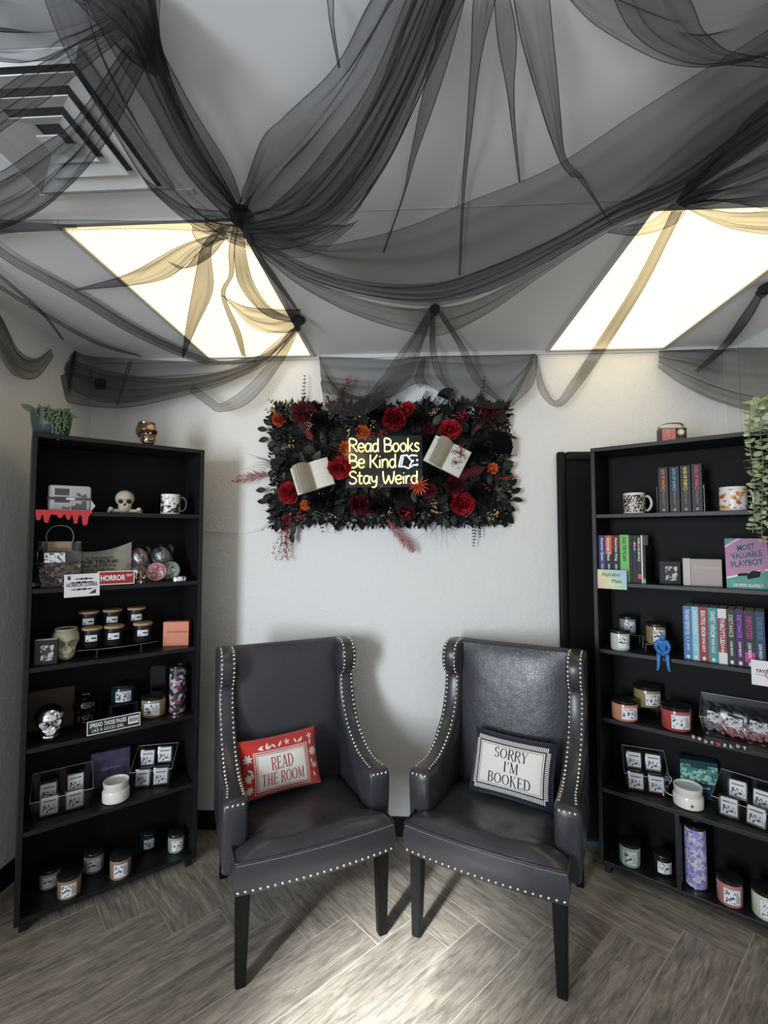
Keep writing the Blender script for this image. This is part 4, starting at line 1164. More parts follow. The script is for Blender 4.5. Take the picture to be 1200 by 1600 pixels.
# ---- fine filler
mb = MB()
for i in range(2300):
    px = rf.uniform(423, 797); py = rf.uniform(632, 821)
    l = fp(px, py, rf.uniform(0.030, 0.062) if 436 < px < 784 and 645 < py < 808 else rf.uniform(0.010, 0.05))
    M = T(*l) @ RZ(rf.uniform(0, 360)) @ RY(rf.uniform(-60, 0)) @ RX(rf.uniform(-40, 40)) @ S(rf.uniform(0.016, 0.034))
    leaf_mb(1, .45, .2, .2, 2, mb, M)
for i in range(1500):
    if rf.random() < 0.66: px = rf.uniform(424, 796); py = rf.choice((rf.uniform(632, 656), rf.uniform(796, 820)))
    else: px = rf.choice((rf.uniform(424, 446), rf.uniform(774, 796))); py = rf.uniform(634, 820)
    M = T(*fp(px, py, rf.uniform(0.012, 0.05))) @ RZ(rf.uniform(0, 360)) @ RY(rf.uniform(-50, 10)) @ RX(rf.uniform(-40, 40)) @ S(rf.uniform(0.020, 0.036))
    leaf_mb(1, .5, .2, .2, 2, mb, M)
o = mb.build('foliage', 'leaf_black', panel, True, 180); o['kind'] = 'stuff'
# ---- flowers (face +z)
def petal(mb, M, w, h, cup=0.35, ruffle=0.0, n=4, ph=0.0):
    def f(u, v):
        s = (u - .5) * 2
        wid = w * (0.35 + 0.65 * math.sin(PI * (0.18 + 0.62 * v))) * 0.5
        z = cup * (v * v) * h * 0.2 + cup * 0.35 * w * s * s * v
        return M @ Vector((s * wid, v * h, z + ruffle * math.sin(5 * s + ph) * v))
    mb.grid(f, n, n)
def rose_mesh(name, m, seed, layers=5, ruffle=0.02, opening=1.0):
    r = random.Random(seed); mb = MB()
    for l in range(layers):
        t = l / (layers - 1); np_ = 3 + l
        for k in range(np_):
            a = 360 * k / np_ + 40 * l + r.uniform(-14, 14)
            M = T(0, 0, 0.42 * (1 - t)) @ RZ(a) @ T(0, 0.04 + 0.22 * t, 0) @ RX(90 - (18 + 62 * t * opening) + r.uniform(-9, 9))
            petal(mb, M, 0.42 + 0.42 * t, 0.46 + 0.30 * t, 0.9, ruffle + 0.03 * t, 4, r.uniform(0, 6))
    mb.sphere((0, 0, 0.35), 0.16, 8, 6, (1, 1, 1.3))
    return mb.mesh(name, m, True, 180)
def mum_mesh(name, m, seed, n=90, Lp=0.42, Wp=0.17):
    r = random.Random(seed); mb = MB()
    for i in range(n):
        t = (i + 0.5) / n; el = 88 - 92 * t; a = i * 137.5
        M = RZ(a) @ RX(el) @ T(0, 0.34 + 0.34 * t, 0) @ RX(r.uniform(10, 35))
        petal(mb, M, Wp * (0.7 + 0.6 * t), Lp * (0.7 + .5 * t), 0.6, 0.01, 3, i)
    mb.sphere((0, 0, 0.08), 0.4, 8, 6)
    return mb.mesh(name, m, True, 180)
def spider_mesh(name, m):
    mb = MB()
    for i in range(34):
        el = 75 - 80 * (i / 34); M = RZ(i * 137.5) @ RX(el) @ T(0, 0.1, 0)
        leaf_mb(1.0, 0.14, .3, -0.15, 4, mb, M @ RZ(90))
    mb.sphere((0, 0, 0.1), 0.2, 8, 6)
    return mb.mesh(name, m, True, 180)
FL = {}
def fmesh(kind, m, v):
    key = (kind, m, v)
    if key not in FL:
        if kind == 'rose': FL[key] = rose_mesh('rose', m, v)
        elif kind == 'peony': FL[key] = rose_mesh('peony', m, v + 20, 7, 0.05, 0.85)
        elif kind == 'mum': FL[key] = mum_mesh('chrysanthemum', m, v)
        elif kind == 'spider': FL[key] = spider_mesh('spider_flower', m)
    return FL[key]
NAMES = {'rose': 'rose', 'peony': 'peony', 'mum': 'chrysanthemum', 'spider': 'spider_flower'}
for kind, m, px, py, rpx, tx, ty in (
    ('mum', 'petal_burgundy', 478, 648, 21, 0, 10), ('peony', 'petal_coral', 437, 656, 12, -15, 10), ('peony', 'petal_red', 616, 655, 20, 0, 10), ('mum', 'petal_red', 637, 640, 13, 0, -10),
    ('mum', 'petal_orange', 567, 676, 12, 0, 5), ('mum', 'petal_orange', 541, 701, 12, 10, 0), ('rose', 'petal_red', 531, 731, 19, 5, 8), ('rose', 'petal_red', 454, 770, 19, -8, 6),
    ('mum', 'petal_orange', 478, 789, 9, 0, 15), ('peony', 'petal_burgundy', 562, 788, 18, 0, 15), ('peony', 'petal_burgundy', 580, 793, 11, 0, 20), ('mum', 'petal_burgundy', 670, 670, 10, 0, 0),
    ('rose', 'petal_red', 702, 674, 18, 5, -12), ('mum', 'petal_burgundy', 758, 645, 19, 5, -8), ('mum', 'petal_orange', 769, 732, 9, 10, 0), ('peony', 'petal_burgundy', 711, 757, 17, 0, 10),
    ('peony', 'petal_red', 722, 786, 20, 0, 12), ('mum', 'petal_burgundy', 672, 767, 12, 0, 8), ('rose', 'petal_black', 622, 768, 15, 0, 5), ('peony', 'petal_burgundy', 636, 800, 14, 0, 15),
    ('rose', 'petal_black', 500, 780, 20, 0, 5), ('rose', 'petal_black', 655, 690, 16, 0, 5), ('rose', 'petal_black', 752, 705, 20, 5, 0), ('rose', 'petal_black', 590, 650, 15, 0, 0), ('rose', 'petal_black', 745, 770, 18, 0, 0),
    ('rose', 'petal_black', 500, 660, 16, 0, 0), ('rose', 'petal_black', 590, 790, 16, 0, 10), ('rose', 'petal_black', 680, 740, 16, 0, 10), ('rose', 'petal_black', 655, 655, 16, 0, 10), ('mum', 'petal_burgundy', 722, 652, 10, 0, 0)):
    s = rpx * 0.0032; dep = 0.135 if (px, py) in ((531, 731), (702, 674)) else 0.078
    fplace(NAMES[kind], fmesh(kind, m, rf.randint(0, 2)), px, py, 0.075, rf.uniform(0, 360), (0, 0), s).matrix_local = \
        T(*fp(px, py, dep)) @ RX(ty) @ RY(tx) @ RZ(rf.uniform(0, 360)) @ S(s)
o = obj('spider_flower', fmesh('spider', 'petal_coral', 0), panel, T(*fp(654, 757, 0.115)) @ RX(25) @ S(0.052))
# ---- berries, plumes, grasses, sprigs, ferns
def berries(name, m, pts_px, out, r, seed, stem='stem_dark', base=None):
    rr = random.Random(seed); mb = MB(); st = MB()
    for px, py, n, sp in pts_px:
        c = fp(px, py, out)
        root = c + Vector((rr.uniform(-.01, .01), rr.uniform(-.01, .01), -0.02))
        for i in range(n):
            q = c + Vector((rr.gauss(0, sp), rr.gauss(0, sp), rr.uniform(-0.006, 0.014)))
            mb.sphere(q, r * rr.uniform(0.8, 1.2), 6, 4)
            st.tube([root, root.lerp(q, 0.6) + Vector((0, 0, 0.003)), q], 0.0007, 3, cap=False)
    o = mb.build(name, m, panel, True, 180); o['kind'] = 'stuff'
    s = st.build('stems', stem, o); s['kind'] = 'stuff'
    s.matrix_local = Matrix.Identity(4)
    return o
for i, (px, py, n, sp) in enumerate(((427, 641, 9, .008), (449, 630, 9, .008), (546, 673, 12, .009), (484, 664, 12, .010), (609, 799, 8, .007), (678, 786, 10, .007), (680, 798, 10, .010), (775, 802, 14, .011), (768, 812, 8, .008), (595, 760, 8, .009), (455, 695, 10, .014), (676, 645, 8, .011), (500, 778, 7, .012), (582, 664, 8, .010))):
    berries('gold_berries', 'gold_berry', [(px, py, n, sp)], 0.105, 0.0042, i)
for i, (px, py, n, sp) in enumerate(((595, 677, 16, .012), (580, 682, 10, .009), (512, 622, 14, .008), (722, 650, 12, .010), (745, 668, 9, .012), (636, 803, 18, .011), (760, 764, 9, .012), (470, 806, 22, .012), (715, 668, 20, .014))):
    berries('red_berries', 'red_berry', [(px, py, n, sp)], 0.11, 0.0040, 40 + i)
# hanging red berry spray at lower left
rr = random.Random(5); mb = MB(); st = MB()
for k in range(9):
    a = fp(446 + rr.uniform(-8, 10), 800, 0.06); b_ = fp(438 + rr.uniform(-14, 18), 872 + rr.uniform(-22, 6), 0.05)
    pts = [a.lerp(b_, t / 7) + Vector((0.006 * math.sin(t + k), 0, 0)) for t in range(8)]
    st.tube(pts, 0.0008, 3, cap=False)
    for q in pts[1:]:
        for z in range(5): mb.sphere(q + Vector((rr.gauss(0, .008), rr.gauss(0, .008), rr.gauss(0, .006))), 0.0030, 6, 4)
o = mb.build('red_berries', 'red_berry', panel, True, 180); o['kind'] = 'stuff'
s = st.build('stems', 'stem_dark', o); s['kind'] = 'stuff'
def plume(px0, py0, px1, py1, wpx, m, seed, out0=0.05, out1=0.06, n=120, droop=0.4):
    rr = random.Random(seed); a = fp(px0, py0, out0); b_ = fp(px1, py1, out1)
    d = (b_ - a); L = d.length; d.normalize(); nrm = Vector((-d.y, d.x, 0)).normalized()
    mb = MB(); W = wpx * 0.0032
    mb.tube([a, a.lerp(b_, .5), b_], [0.0012, 0.001, 0.0005], 4)
    for i in range(n):
        t = rr.uniform(0.12, 1.0); sg = rr.choice((-1, 1))
        w = W * (math.sin(PI * min(1, 0.15 + 0.85 * t)) ** 0.7 + 0.1) * rr.uniform(0.6, 1.1)
        p = a.lerp(b_, t); tip = p + nrm * sg * w * rr.uniform(.5, 1) + d * w * 1.2 + Vector((0, 0, rr.uniform(-1, 1) * w * 0.6))
        mid = p.lerp(tip, 0.5) + d * w * 0.2
        e = d * 0.0011
        mb.add([p - e, p + e, mid + e, mid - e, tip], [(0, 1, 2, 3), (3, 2, 4)])
    return mb.build('plume', m, panel)
plume(428, 742, 362, 752, 9, 'plume_pink', 1); plume(425, 738, 372, 744, 7, 'plume_pink', 11)
plume(598, 805, 647, 862, 13, 'plume_pink', 2, n=220); plume(528, 640, 548, 586, 11, 'plume_pink', 3); plume(523, 645, 537, 605, 9, 'plume_burgundy', 13)
plume(765, 728, 715, 746, 11, 'plume_burgundy', 4, 0.10, 0.12, n=200); plume(772, 668, 787, 640, 8, 'plume_pink', 5); plume(490, 690, 478, 672, 6, 'petal_red', 6, 0.1, 0.11, 60)
plume(775, 748, 812, 745, 4, 'petal_red', 7, 0.06, 0.07, 50)
def tuft(px, py, a0, a1, Lpx, n, seed, m='grass_black'):
    rr = random.Random(seed); mb = MB(); c = fp(px, py, 0.05)
    for i in range(n):
        a = math.radians(rr.uniform(a0, a1)); L = Lpx * 0.0032 * rr.uniform(.6, 1.1)
        d = Vector((math.cos(a), math.sin(a), rr.uniform(-.1, .5))); bend = Vector((rr.uniform(-.4, .4), rr.uniform(-.4, .4), 0))
        pts = [c + d * L * t + bend * L * t * t for t in (0, .33, .66, 1)]
        mb.tube(pts, [0.0014, 0.0011, 0.0008, 0.0003], 3, cap=False)
    o = mb.build('grass_tuft', m, panel); o['kind'] = 'stuff'
tuft(432, 725, 150, 205, 42, 16, 1); tuft(688, 806, -130, -50, 44, 26, 2); tuft(578, 638, 40, 130, 40, 22, 3); tuft(745, 672, 20, 110, 30, 10, 4, 'leaf_olive'); tuft(780, 770, 10, 75, 34, 10, 5, 'leaf_olive')
tuft(665, 806, -110, -70, 26, 8, 6); tuft(520, 690, 30, 150, 26, 10, 7, 'leaf_olive')
def sprig(px0, py0, px1, py1, n, s, seed, m='leaf_black', kind='oval', ang=55):
    rr = random.Random(seed); a = fp(px0, py0, 0.05); b_ = fp(px1, py1, 0.045); mb = MB()
    d = (b_ - a).normalized(); base = math.degrees(math.atan2(d.y, d.x))
    mb.tube([a, a.lerp(b_, .5) + Vector((.003, 0, .004)), b_], 0.0011, 4)
    for i in range(n):
        t = 0.15 + 0.85 * i / (n - 1); sc = s * (1.1 - 0.55 * t)
        for sg in (-1, 1):
            M = T(*a.lerp(b_, t)) @ RZ(base + sg * (ang + rr.uniform(-10, 10))) @ RX(rr.uniform(-40, 40)) @ S(sc)
            leaf_mb(1, .55 if kind == 'oval' else 0.28, .2, .15, 3, mb, M)
    return mb.build('leaf_sprig', m, panel, True, 180)
sprig(474, 628, 476, 588, 7, .016, 1); sprig(752, 622, 757, 590, 6, .015, 2); sprig(742, 806, 740, 852, 9, .017, 3); sprig(748, 806, 750, 838, 7, .016, 8); sprig(770, 716, 806, 711, 8, .015, 4)
sprig(500, 806, 504, 830, 4, .020, 5); sprig(540, 806, 556, 828, 4, .022, 6); sprig(520, 806, 524, 832, 5, .013, 7, 'petal_burgundy'); sprig(445, 638, 420, 625, 5, .02, 9); sprig(435, 660, 416, 640, 5, .018, 10)
for i, (x0, y0, x1, y1) in enumerate(((655, 640, 668, 612), (672, 642, 692, 612), (690, 640, 705, 616), (735, 640, 752, 614), (765, 690, 780, 670), (440, 705, 446, 735), (520, 760, 522, 805), (776, 760, 800, 742), (650, 650, 630, 632), (740, 815, 765, 820))):
    sprig(x0, y0, x1, y1, 14, .024, 20 + i, 'leaf_black' if i != 7 else 'leaf_olive', 'long', 62)
# pleated fan palm leaf on the right
mb = MB(); c = fp(766, 705, 0.06); n = 22
vs = [c]
for i in range(n + 1):
    a = math.radians(-15 + 105 * i / n); L = 0.115 * (0.85 + 0.15 * math.sin(PI * i / n)); zz = 0.012 * (i % 2)
    vs.append(c + Vector((L * math.cos(a), L * math.sin(a), 0.02 + zz)))
mb.add(vs, [(0, i + 1, i + 2) for i in range(n)])
mb.build('palm_leaf', 'leaf_black', panel)
mb = MB(); c = fp(700, 625, 0.05); vs = [c]
for i in range(n + 1):
    a = math.radians(60 + 100 * i / n); L = 0.06; vs.append(c + Vector((L * math.cos(a), L * math.sin(a), 0.01 + 0.008 * (i % 2))))
mb.add(vs, [(0, i + 1, i + 2) for i in range(n)]); mb.build('palm_leaf', 'leaf_black', panel)

# ================================================================== OPEN BOOKS on the panel
mat('page', (0.66, 0.63, 0.55), 0.8); mat('page_edge', (0.55, 0.50, 0.38), 0.85, var=(160.0, (0.40, 0.35, 0.25), 0.3))
print_material('page_print', (0.66, 0.64, 0.58), (0.42, 0.41, 0.39), 140.0, 0.60)
def open_book(px, py, out, ang, label, fan):
    t = thing('open_book', label, 'book', FPM @ T(*fp(px, py, out)) @ RZ(ang) @ S(0.84), 'open paperback books on the floral panel')
    W, H = 0.115, 0.165
    def half(sg, lift, w=W, top=0.014):
        def f(u, v):
            x = u * w; z = lift + top * math.sin(PI * min(1, 0.12 + u * 0.9)) ** 0.7
            return Vector((sg * x, (v - .5) * H, z))
        return f
    for sg in (-1, 1):
        f = half(sg, 0.0); mb = MB()
        mb.grid(f, 10, 4)
        vs = []
        for i in range(11):
            p = f(i / 10, 0); q = f(i / 10, 1); vs += [Vector((p.x, p.y, -0.004)), p, Vector((q.x, q.y, -0.004)), q]
        fs = []
        for i in range(10):
            a = i * 4; fs += [(a, a + 4, a + 5, a + 1), (a + 2, a + 3, a + 7, a + 6)]
        fs.append((40, 42, 43, 41)); mb.add(vs, fs)
        mb.build('page_block', 'page_print', t, True, 50)
    MB().box(-W - .002, W + .002, -H / 2 - .002, H / 2 + .002, -0.0065, -0.0042).build('cover', 'page_edge', t)
    for i in range(10):                       # standing fanned leaves
        a0 = fan[0] + (fan[1] - fan[0]) * i / 9; aa = math.radians(a0); w = W * 0.9
        def g(u, v, aa=aa, i=i):
            r = u * w; b2 = aa + (0.5 - i / 10) * 0.5 * u
            return Vector((r * math.cos(b2), (v - .5) * H * 0.985, 0.004 + r * math.sin(b2)))
        MB().grid(g, 6, 2).build('page', 'page' if i % 3 else 'page_edge', t, True, 180)
open_book(488, 744, 0.135, 17, 'open book with fanned pages beside the big red rose, left of the neon sign', (95, 168))
open_book(699, 713, 0.135, -27, 'open book sprinkled with red berries, right of the neon sign', (104, 158))
berries('red_berries', 'red_berry', [(718, 706, 40, .020), (712, 722, 16, .014), (688, 688, 8, .008)], 0.165, 0.0032, 77)

# ================================================================== NEON SIGN
mat('neon_yellow', (1.0, 0.9, 0.5), 0.4, emit=(1.0, 0.76, 0.20), estr=2.6); mat('neon_white', (0.9, 0.95, 1.0), 0.4, emit=(0.70, 0.88, 1.0), estr=2.2)
def clear_material(name, tint, gloss, rough=0.08):
    m = bpy.data.materials.new(name); m.use_nodes = True; nt = m.node_tree; nt.nodes.clear()
    out = nd(nt, 'ShaderNodeOutputMaterial'); mix = nd(nt, 'ShaderNodeMixShader'); tr = nd(nt, 'ShaderNodeBsdfTransparent'); gl = nd(nt, 'ShaderNodeBsdfGlossy')
    tr.inputs['Color'].default_value = tuple(tint) + (1,); gl.inputs['Roughness'].default_value = rough
    fr = nd(nt, 'ShaderNodeFresnel'); fr.inputs['IOR'].default_value = 1.45
    ad = nd(nt, 'ShaderNodeMath', operation='ADD'); ad.inputs[1].default_value = gloss; ad.use_clamp = True
    nt.links.new(fr.outputs[0], ad.inputs[0]); nt.links.new(ad.outputs[0], mix.inputs['Fac'])
    nt.links.new(tr.outputs[0], mix.inputs[1]); nt.links.new(gl.outputs[0], mix.inputs[2]); nt.links.new(mix.outputs[0], out.inputs['Surface'])
    MATS[name] = m; return m
clear_material('acrylic', (0.97, 0.97, 0.97), 0.0); clear_material('plastic_film', (0.93, 0.93, 0.94), 0.015, 0.16); clear_material('smoked_glass', (0.30, 0.30, 0.32), 0.04, 0.06)
STROKES = {
 'R': (.62, [[(.05, 0), (.06, .5), (.05, 1), (.32, 1.02), (.54, .86), (.50, .62), (.28, .52), (.10, .52)], [(.26, .52), (.42, .25), (.60, .02)]]),
 'B': (.60, [[(.06, 0), (.06, .5), (.06, 1), (.34, 1.0), (.50, .82), (.42, .60), (.12, .54)], [(.12, .54), (.46, .50), (.58, .27), (.42, .03), (.06, 0)]]),
 'S': (.56, [[(.50, .86), (.36, 1.0), (.14, .96), (.06, .76), (.20, .58), (.40, .48), (.52, .28), (.40, .04), (.16, .0), (.04, .14)]]),
 'K': (.60, [[(.06, 0), (.06, 1)], [(.52, .98), (.30, .62), (.08, .46)], [(.20, .52), (.40, .22), (.56, 0)]]),
 'W': (.84, [[(.04, 1), (.08, .4), (.20, .02), (.34, .3), (.42, .66), (.50, .3), (.62, .02), (.74, .4), (.80, 1)]]),
 'e': (.50, [[(.08, .34), (.42, .36), (.40, .58), (.24, .66), (.08, .52), (.06, .24), (.18, .02), (.34, .02), (.44, .12)]]),
 'a': (.52, [[(.42, .56), (.24, .66), (.08, .50), (.06, .2), (.20, .0), (.36, .10), (.43, .36)], [(.44, .64), (.43, .2), (.50, .0)]]),
 'd': (.54, [[(.42, .54), (.24, .64), (.08, .48), (.07, .18), (.22, .0), (.38, .12), (.43, .36)], [(.44, 1.02), (.43, .4), (.46, .0)]]),
 'o': (.52, [[(.25, .64), (.09, .52), (.06, .28), (.14, .05), (.28, .0), (.42, .14), (.44, .42), (.34, .62), (.25, .64)]]),
 'k': (.48, [[(.06, 0), (.06, 1.02)], [(.38, .64), (.22, .40), (.08, .30)], [(.16, .34), (.30, .14), (.44, 0)]]),
 's': (.42, [[(.36, .56), (.22, .65), (.08, .54), (.14, .38), (.30, .28), (.34, .12), (.20, .0), (.04, .08)]]),
 'i': (.20, [[(.10, .60), (.10, 0)], [(.10, .84), (.10, .88)]]),
 'n': (.50, [[(.06, .64), (.07, 0)], [(.07, .40), (.18, .60), (.34, .62), (.42, .44), (.43, 0)]]),
 't': (.40, [[(.18, .95), (.17, .2), (.24, .02), (.36, .06)], [(.02, .64), (.36, .64)]]),
 'y': (.50, [[(.06, .62), (.10, .28), (.24, .16), (.38, .30), (.43, .62)], [(.43, .62), (.40, .0), (.30, -.26), (.10, -.28)]]),
 'r': (.36, [[(.07, .64), (.07, 0)], [(.07, .38), (.16, .58), (.32, .62)]]), ' ': (.30, []),
}
neon = thing('neon_sign', 'glowing yellow neon sign reading Read Books Be Kind Stay Weird with a white book outline', 'neon sign', FPM)
def neon_line(s, px0, px1, pyb, pyt, dep=0.135):
    a = fp(px0, pyb, dep); c = fp(px1, pyt, dep); Hh = c.y - a.y
    tot = sum(STROKES[ch][0] for ch in s) ; kx = (c.x - a.x) / tot; x = a.x
    for ch in s:
        w, sts = STROKES[ch]
        if sts:
            mb = MB()
            for pl in sts:
                pts = [Vector((x + p[0] * kx, a.y + p[1] * Hh, a.z)) for p in pl]
                if len(pts) > 2: pts = catmull(pts, len(pts) * 4)
                mb.tube(pts, 0.0032, 7)
            mb.build('letter', 'neon_yellow', neon, True, 180)
        x += w * kx
neon_line('Read Books', 545, 656, 706, 685); neon_line('Be Kind', 545, 620, 731, 710); neon_line('Stay Weird', 545, 654, 756, 736)
def npts(l): return [fp(x, y, 0.135) for x, y in l]
for pl in ([(623, 729), (627, 712), (636, 711), (638, 714)], [(623, 729), (632, 729), (638, 732), (641, 729)], [(627, 727), (630, 714)], [(638, 714), (644, 721), (640, 728)], [(638, 714), (643, 711), (652, 712)], [(641, 730), (647, 726), (651, 727)]):
    MB().tube(npts(pl), 0.0030, 7).build('book_outline', 'neon_white', neon, True, 180)
for x, y in ((652, 719), (645, 720), (652, 726)): MB().sphere(fp(x, y, 0.135), 0.005, 8, 6).build('dot', 'neon_white', neon, True, 180)
a = fp(540, 762, 0.122); c = fp(660, 680, 0.122)
MB().bevbox(a.x, c.x, a.y, c.y, a.z - 0.003, a.z, 0.0012).build('backing_plate', 'acrylic', neon)
mat('cable_white', (0.75, 0.74, 0.70), 0.5)
cord = thing('power_cord', 'thin white power cord running along the wall from the floral panel', 'cord', T(-0.9, 2.49, 1.52))
pts = [at_y(x, y, d) for x, y, d in ((418, 815, 2.47), (412, 823, 2.475), (402, 829, 2.492), (380, 833, 2.494), (350, 832, 2.494), (322, 829, 2.494), (290, 826, 2.494))]
o = MB().tube([T(-0.9, 2.49, 1.52).inverted() @ p for p in catmull(pts, 30)], 0.0025, 6).build('cable', 'cable_white', cord, True, 180)
a = at_y(404, 828, 2.488)
MB().sphere(T(-0.9, 2.49, 1.52).inverted() @ a, 0.012, 10, 6, (1.6, .5, .5)).build('inline_switch', 'cable_white', cord, True, 180)

# ================================================================== SHELF GOODS
mat('lid_black', (0.012, 0.012, 0.013), 0.3); mat('lid_wood', (0.52, 0.33, 0.16), 0.6, var=(60.0, (0.40, 0.24, 0.11), 0.3)); mat('jar_black', (0.010, 0.011, 0.012), 0.32)
print_material('label_print', (0.78, 0.78, 0.80), (0.05, 0.05, 0.06), 95.0, 0.53)
mat('label_white', (0.78, 0.78, 0.80), 0.6); mat('ink', (0.02, 0.02, 0.025), 0.6); mat('paint_white', (0.80, 0.80, 0.78), 0.45); mat('ceramic_white', (0.78, 0.76, 0.70), 0.25, coat=0.4)
mat('chrome', (0.85, 0.85, 0.9), 0.14, 1.0, bump=(40.0, 0.3, 0.004)); mat('bronze', (0.26, 0.19, 0.13), 0.18, 0.9); mat('bone', (0.50, 0.46, 0.36), 0.55); mat('bone_cream', (0.40, 0.38, 0.26), 0.22, coat=0.5)
mat('dark_hole', (0.010, 0.010, 0.010), 0.8); mat('wire_metal', (0.35, 0.34, 0.33), 0.3, 0.9)
def place(side, u, v, k, rz=0, dz=0.0):
    z = BH if k == 'top' else SHELF_Z[k]
    return (ML if side == 'L' else MR) @ T(u, v, z + dz + 0.0006) @ RZ(rz)
def curved_patch(mb, r, a0, a1, z0, z1, n=10, lift=0.0006):
    mb.grid(lambda u, v: Vector(((r + lift) * math.sin(math.radians(a0 + (a1 - a0) * u)), -(r + lift) * math.cos(math.radians(a0 + (a1 - a0) * u)), z0 + (z1 - z0) * v)), n, 1)
    return mb
CG = 'jar candles on the shelves'
def candle(M, label, r, h, wax, lid='lid_black', lw=None, lh=0.66, turn=0, lid_h=0.012, group=CG, glassy=True):
    t = thing('jar_candle', label, 'candle', M, group)
    MB().lathe([(r * 0.90, 0), (r, 0.006), (r, h - 0.006), (r * 0.97, h)], 24).build('jar', wax, t, True, 50)
    MB().lathe([(r * 1.02, h), (r * 1.04, h + 0.002), (r * 1.04, h + lid_h), (r * 0.98, h + lid_h + 0.002)], 24).build('lid', lid, t, True, 50)
    lw = lw or 74
    mb = MB(); curved_patch(mb, r, turn - lw / 2, turn + lw / 2, h * (0.5 - lh / 2), h * (0.5 + lh / 2))
    lb = mb.build('label_sticker', 'label_white', t)
    mb = MB(); curved_patch(mb, r, turn - lw / 2 + 4, turn + lw * 0.16, h * (0.5 - lh * 0.42), h * (0.5 + lh * 0.42), 8, 0.0012)
    mb.build('printed_mark', 'label_print', lb)
    mb = MB()
    for q in (0.24, 0.33, 0.41): curved_patch(mb, r, turn + lw * q - 1.1, turn + lw * q + 1.1, h * (0.5 - lh * 0.38), h * (0.5 + lh * (0.38 if q < .4 else 0.1)), 2, 0.0012)
    mb.build('printed_text', 'ink', lb)['kind'] = 'stuff'
    return t
def wax(name, c): return mat(name, c, 0.22, coat=0.6)
for nm, c in (('wax_cream', (0.55, 0.50, 0.36)), ('wax_olive', (0.30, 0.245, 0.11)), ('wax_peach', (0.58, 0.25, 0.16)), ('wax_red', (0.42, 0.07, 0.06)), ('wax_green', (0.36, 0.48, 0.38)), ('wax_mint', (0.55, 0.60, 0.48)),
              ('wax_pink', (0.48, 0.20, 0.18)), ('wax_teal', (0.008, 0.028, 0.040)), ('wax_tan', (0.30, 0.20, 0.125)), ('wax_grey', (0.28, 0.30, 0.27)), ('wax_white', (0.62, 0.60, 0.55))): wax(nm, c)
# ---- skulls
def _ray_ell(c, d, o, r):
    a_ = sum((d[i] / r[i]) ** 2 for i in range(3)); b_ = sum((c[i] - o[i]) * d[i] / r[i] ** 2 for i in range(3)); cc = sum(((c[i] - o[i]) / r[i]) ** 2 for i in range(3)) - 1
    q = b_ * b_ - a_ * cc
    return (-b_ + math.sqrt(q)) / a_ if q > 0 else 0.0
def skull_mb(s=1.0, n=56, m=44, cut=2.0):
    """skull about 1.0 high, face towards -y, base at z=0: brain case and jaw blended, sockets and teeth pressed in"""
    mb = MB(); c = (0, -0.02, 0.48)
    def f(u, v):
        a = 2 * PI * u - PI / 2; e = -PI / 2 + PI * (0.001 + 0.998 * v)
        d = (math.cos(e) * math.cos(a), math.cos(e) * math.sin(a), math.sin(e))
        rA = _ray_ell(c, d, (0, 0.04, 0.64), (0.37, 0.44, 0.36)); rB = _ray_ell(c, d, (0, -0.15, 0.27), (0.255, 0.25, 0.285))
        k = 24.0; r = math.log(math.exp(k * rA) + math.exp(k * rB)) / k
        X, Y, Z_ = c[0] + d[0] * r, c[1] + d[1] * r, c[2] + d[2] * r
        if d[1] < -0.1:
            dy = 0.0
            for sx in (-1, 1):
                d2 = ((X - sx * 0.155) / 0.105) ** 2 + ((Z_ - 0.50) / 0.095) ** 2; dy += 0.17 * math.exp(-d2 ** 2)
                dc = ((X - sx * 0.235) / 0.075) ** 2 + ((Z_ - 0.36) / 0.05) ** 2; dy -= 0.05 * math.exp(-dc)
                db = ((X - sx * 0.15) / 0.13) ** 2 + ((Z_ - 0.625) / 0.04) ** 2; dy -= 0.035 * math.exp(-db)
                dh = ((X - sx * 0.22) / 0.07) ** 2 + ((Z_ - 0.24) / 0.07) ** 2; dy += 0.05 * math.exp(-dh)
            dn = (X / (0.055 + 0.03 * (0.40 - Z_))) ** 2 + ((Z_ - 0.36) / 0.075) ** 2; dy += 0.10 * math.exp(-dn ** 2)
            if 0.10 < Z_ < 0.27 and abs(X) < 0.17:
                dy += 0.016 * (1 if math.sin(X * 80) > 0.45 else 0)
                if abs(Z_ - 0.185) < 0.016: dy += 0.03
            Y += dy
        if Z_ < 0.0: Z_ = 0.0
        if Z_ > cut: Z_ = cut
        return Vector((X, Y, Z_)) * s
    mb.grid(f, n, m, closed_u=True)
    return mb
def skull(M, label, s, m, holes=None, rim=False, group='decorative skulls', n=48):
    t = thing('skull', label, 'skull', M, group)
    skull_mb(s, 60, 46, 0.90 if rim else 2.0).build('cranium', m, t, True, 70)
    if holes:
        for sx in (-1, 1):
            MB().sphere((sx * 0.155 * s, -0.24 * s, 0.50 * s), 0.085 * s, 10, 8, (1.05, 0.5, 1)).build('eye_socket', holes, t, True, 180)
        MB().sphere((0, -0.31 * s, 0.36 * s), 0.05 * s, 8, 6, (0.9, .5, 1.4)).build('nose_cavity', holes, t, True, 180)
    if rim:
        MB().lathe([(0.295 * s, 0.86 * s), (0.315 * s, 0.90 * s), (0.315 * s, 0.945 * s), (0.275 * s, 0.945 * s), (0.265 * s, 0.905 * s)], 24, cap0=False, cap1=False).build('rim', m, t, True, 60)
        MB().lathe([(0.0, 0.906 * s), (0.268 * s, 0.906 * s)], 24).build('opening', 'dark_hole', t)
    return t
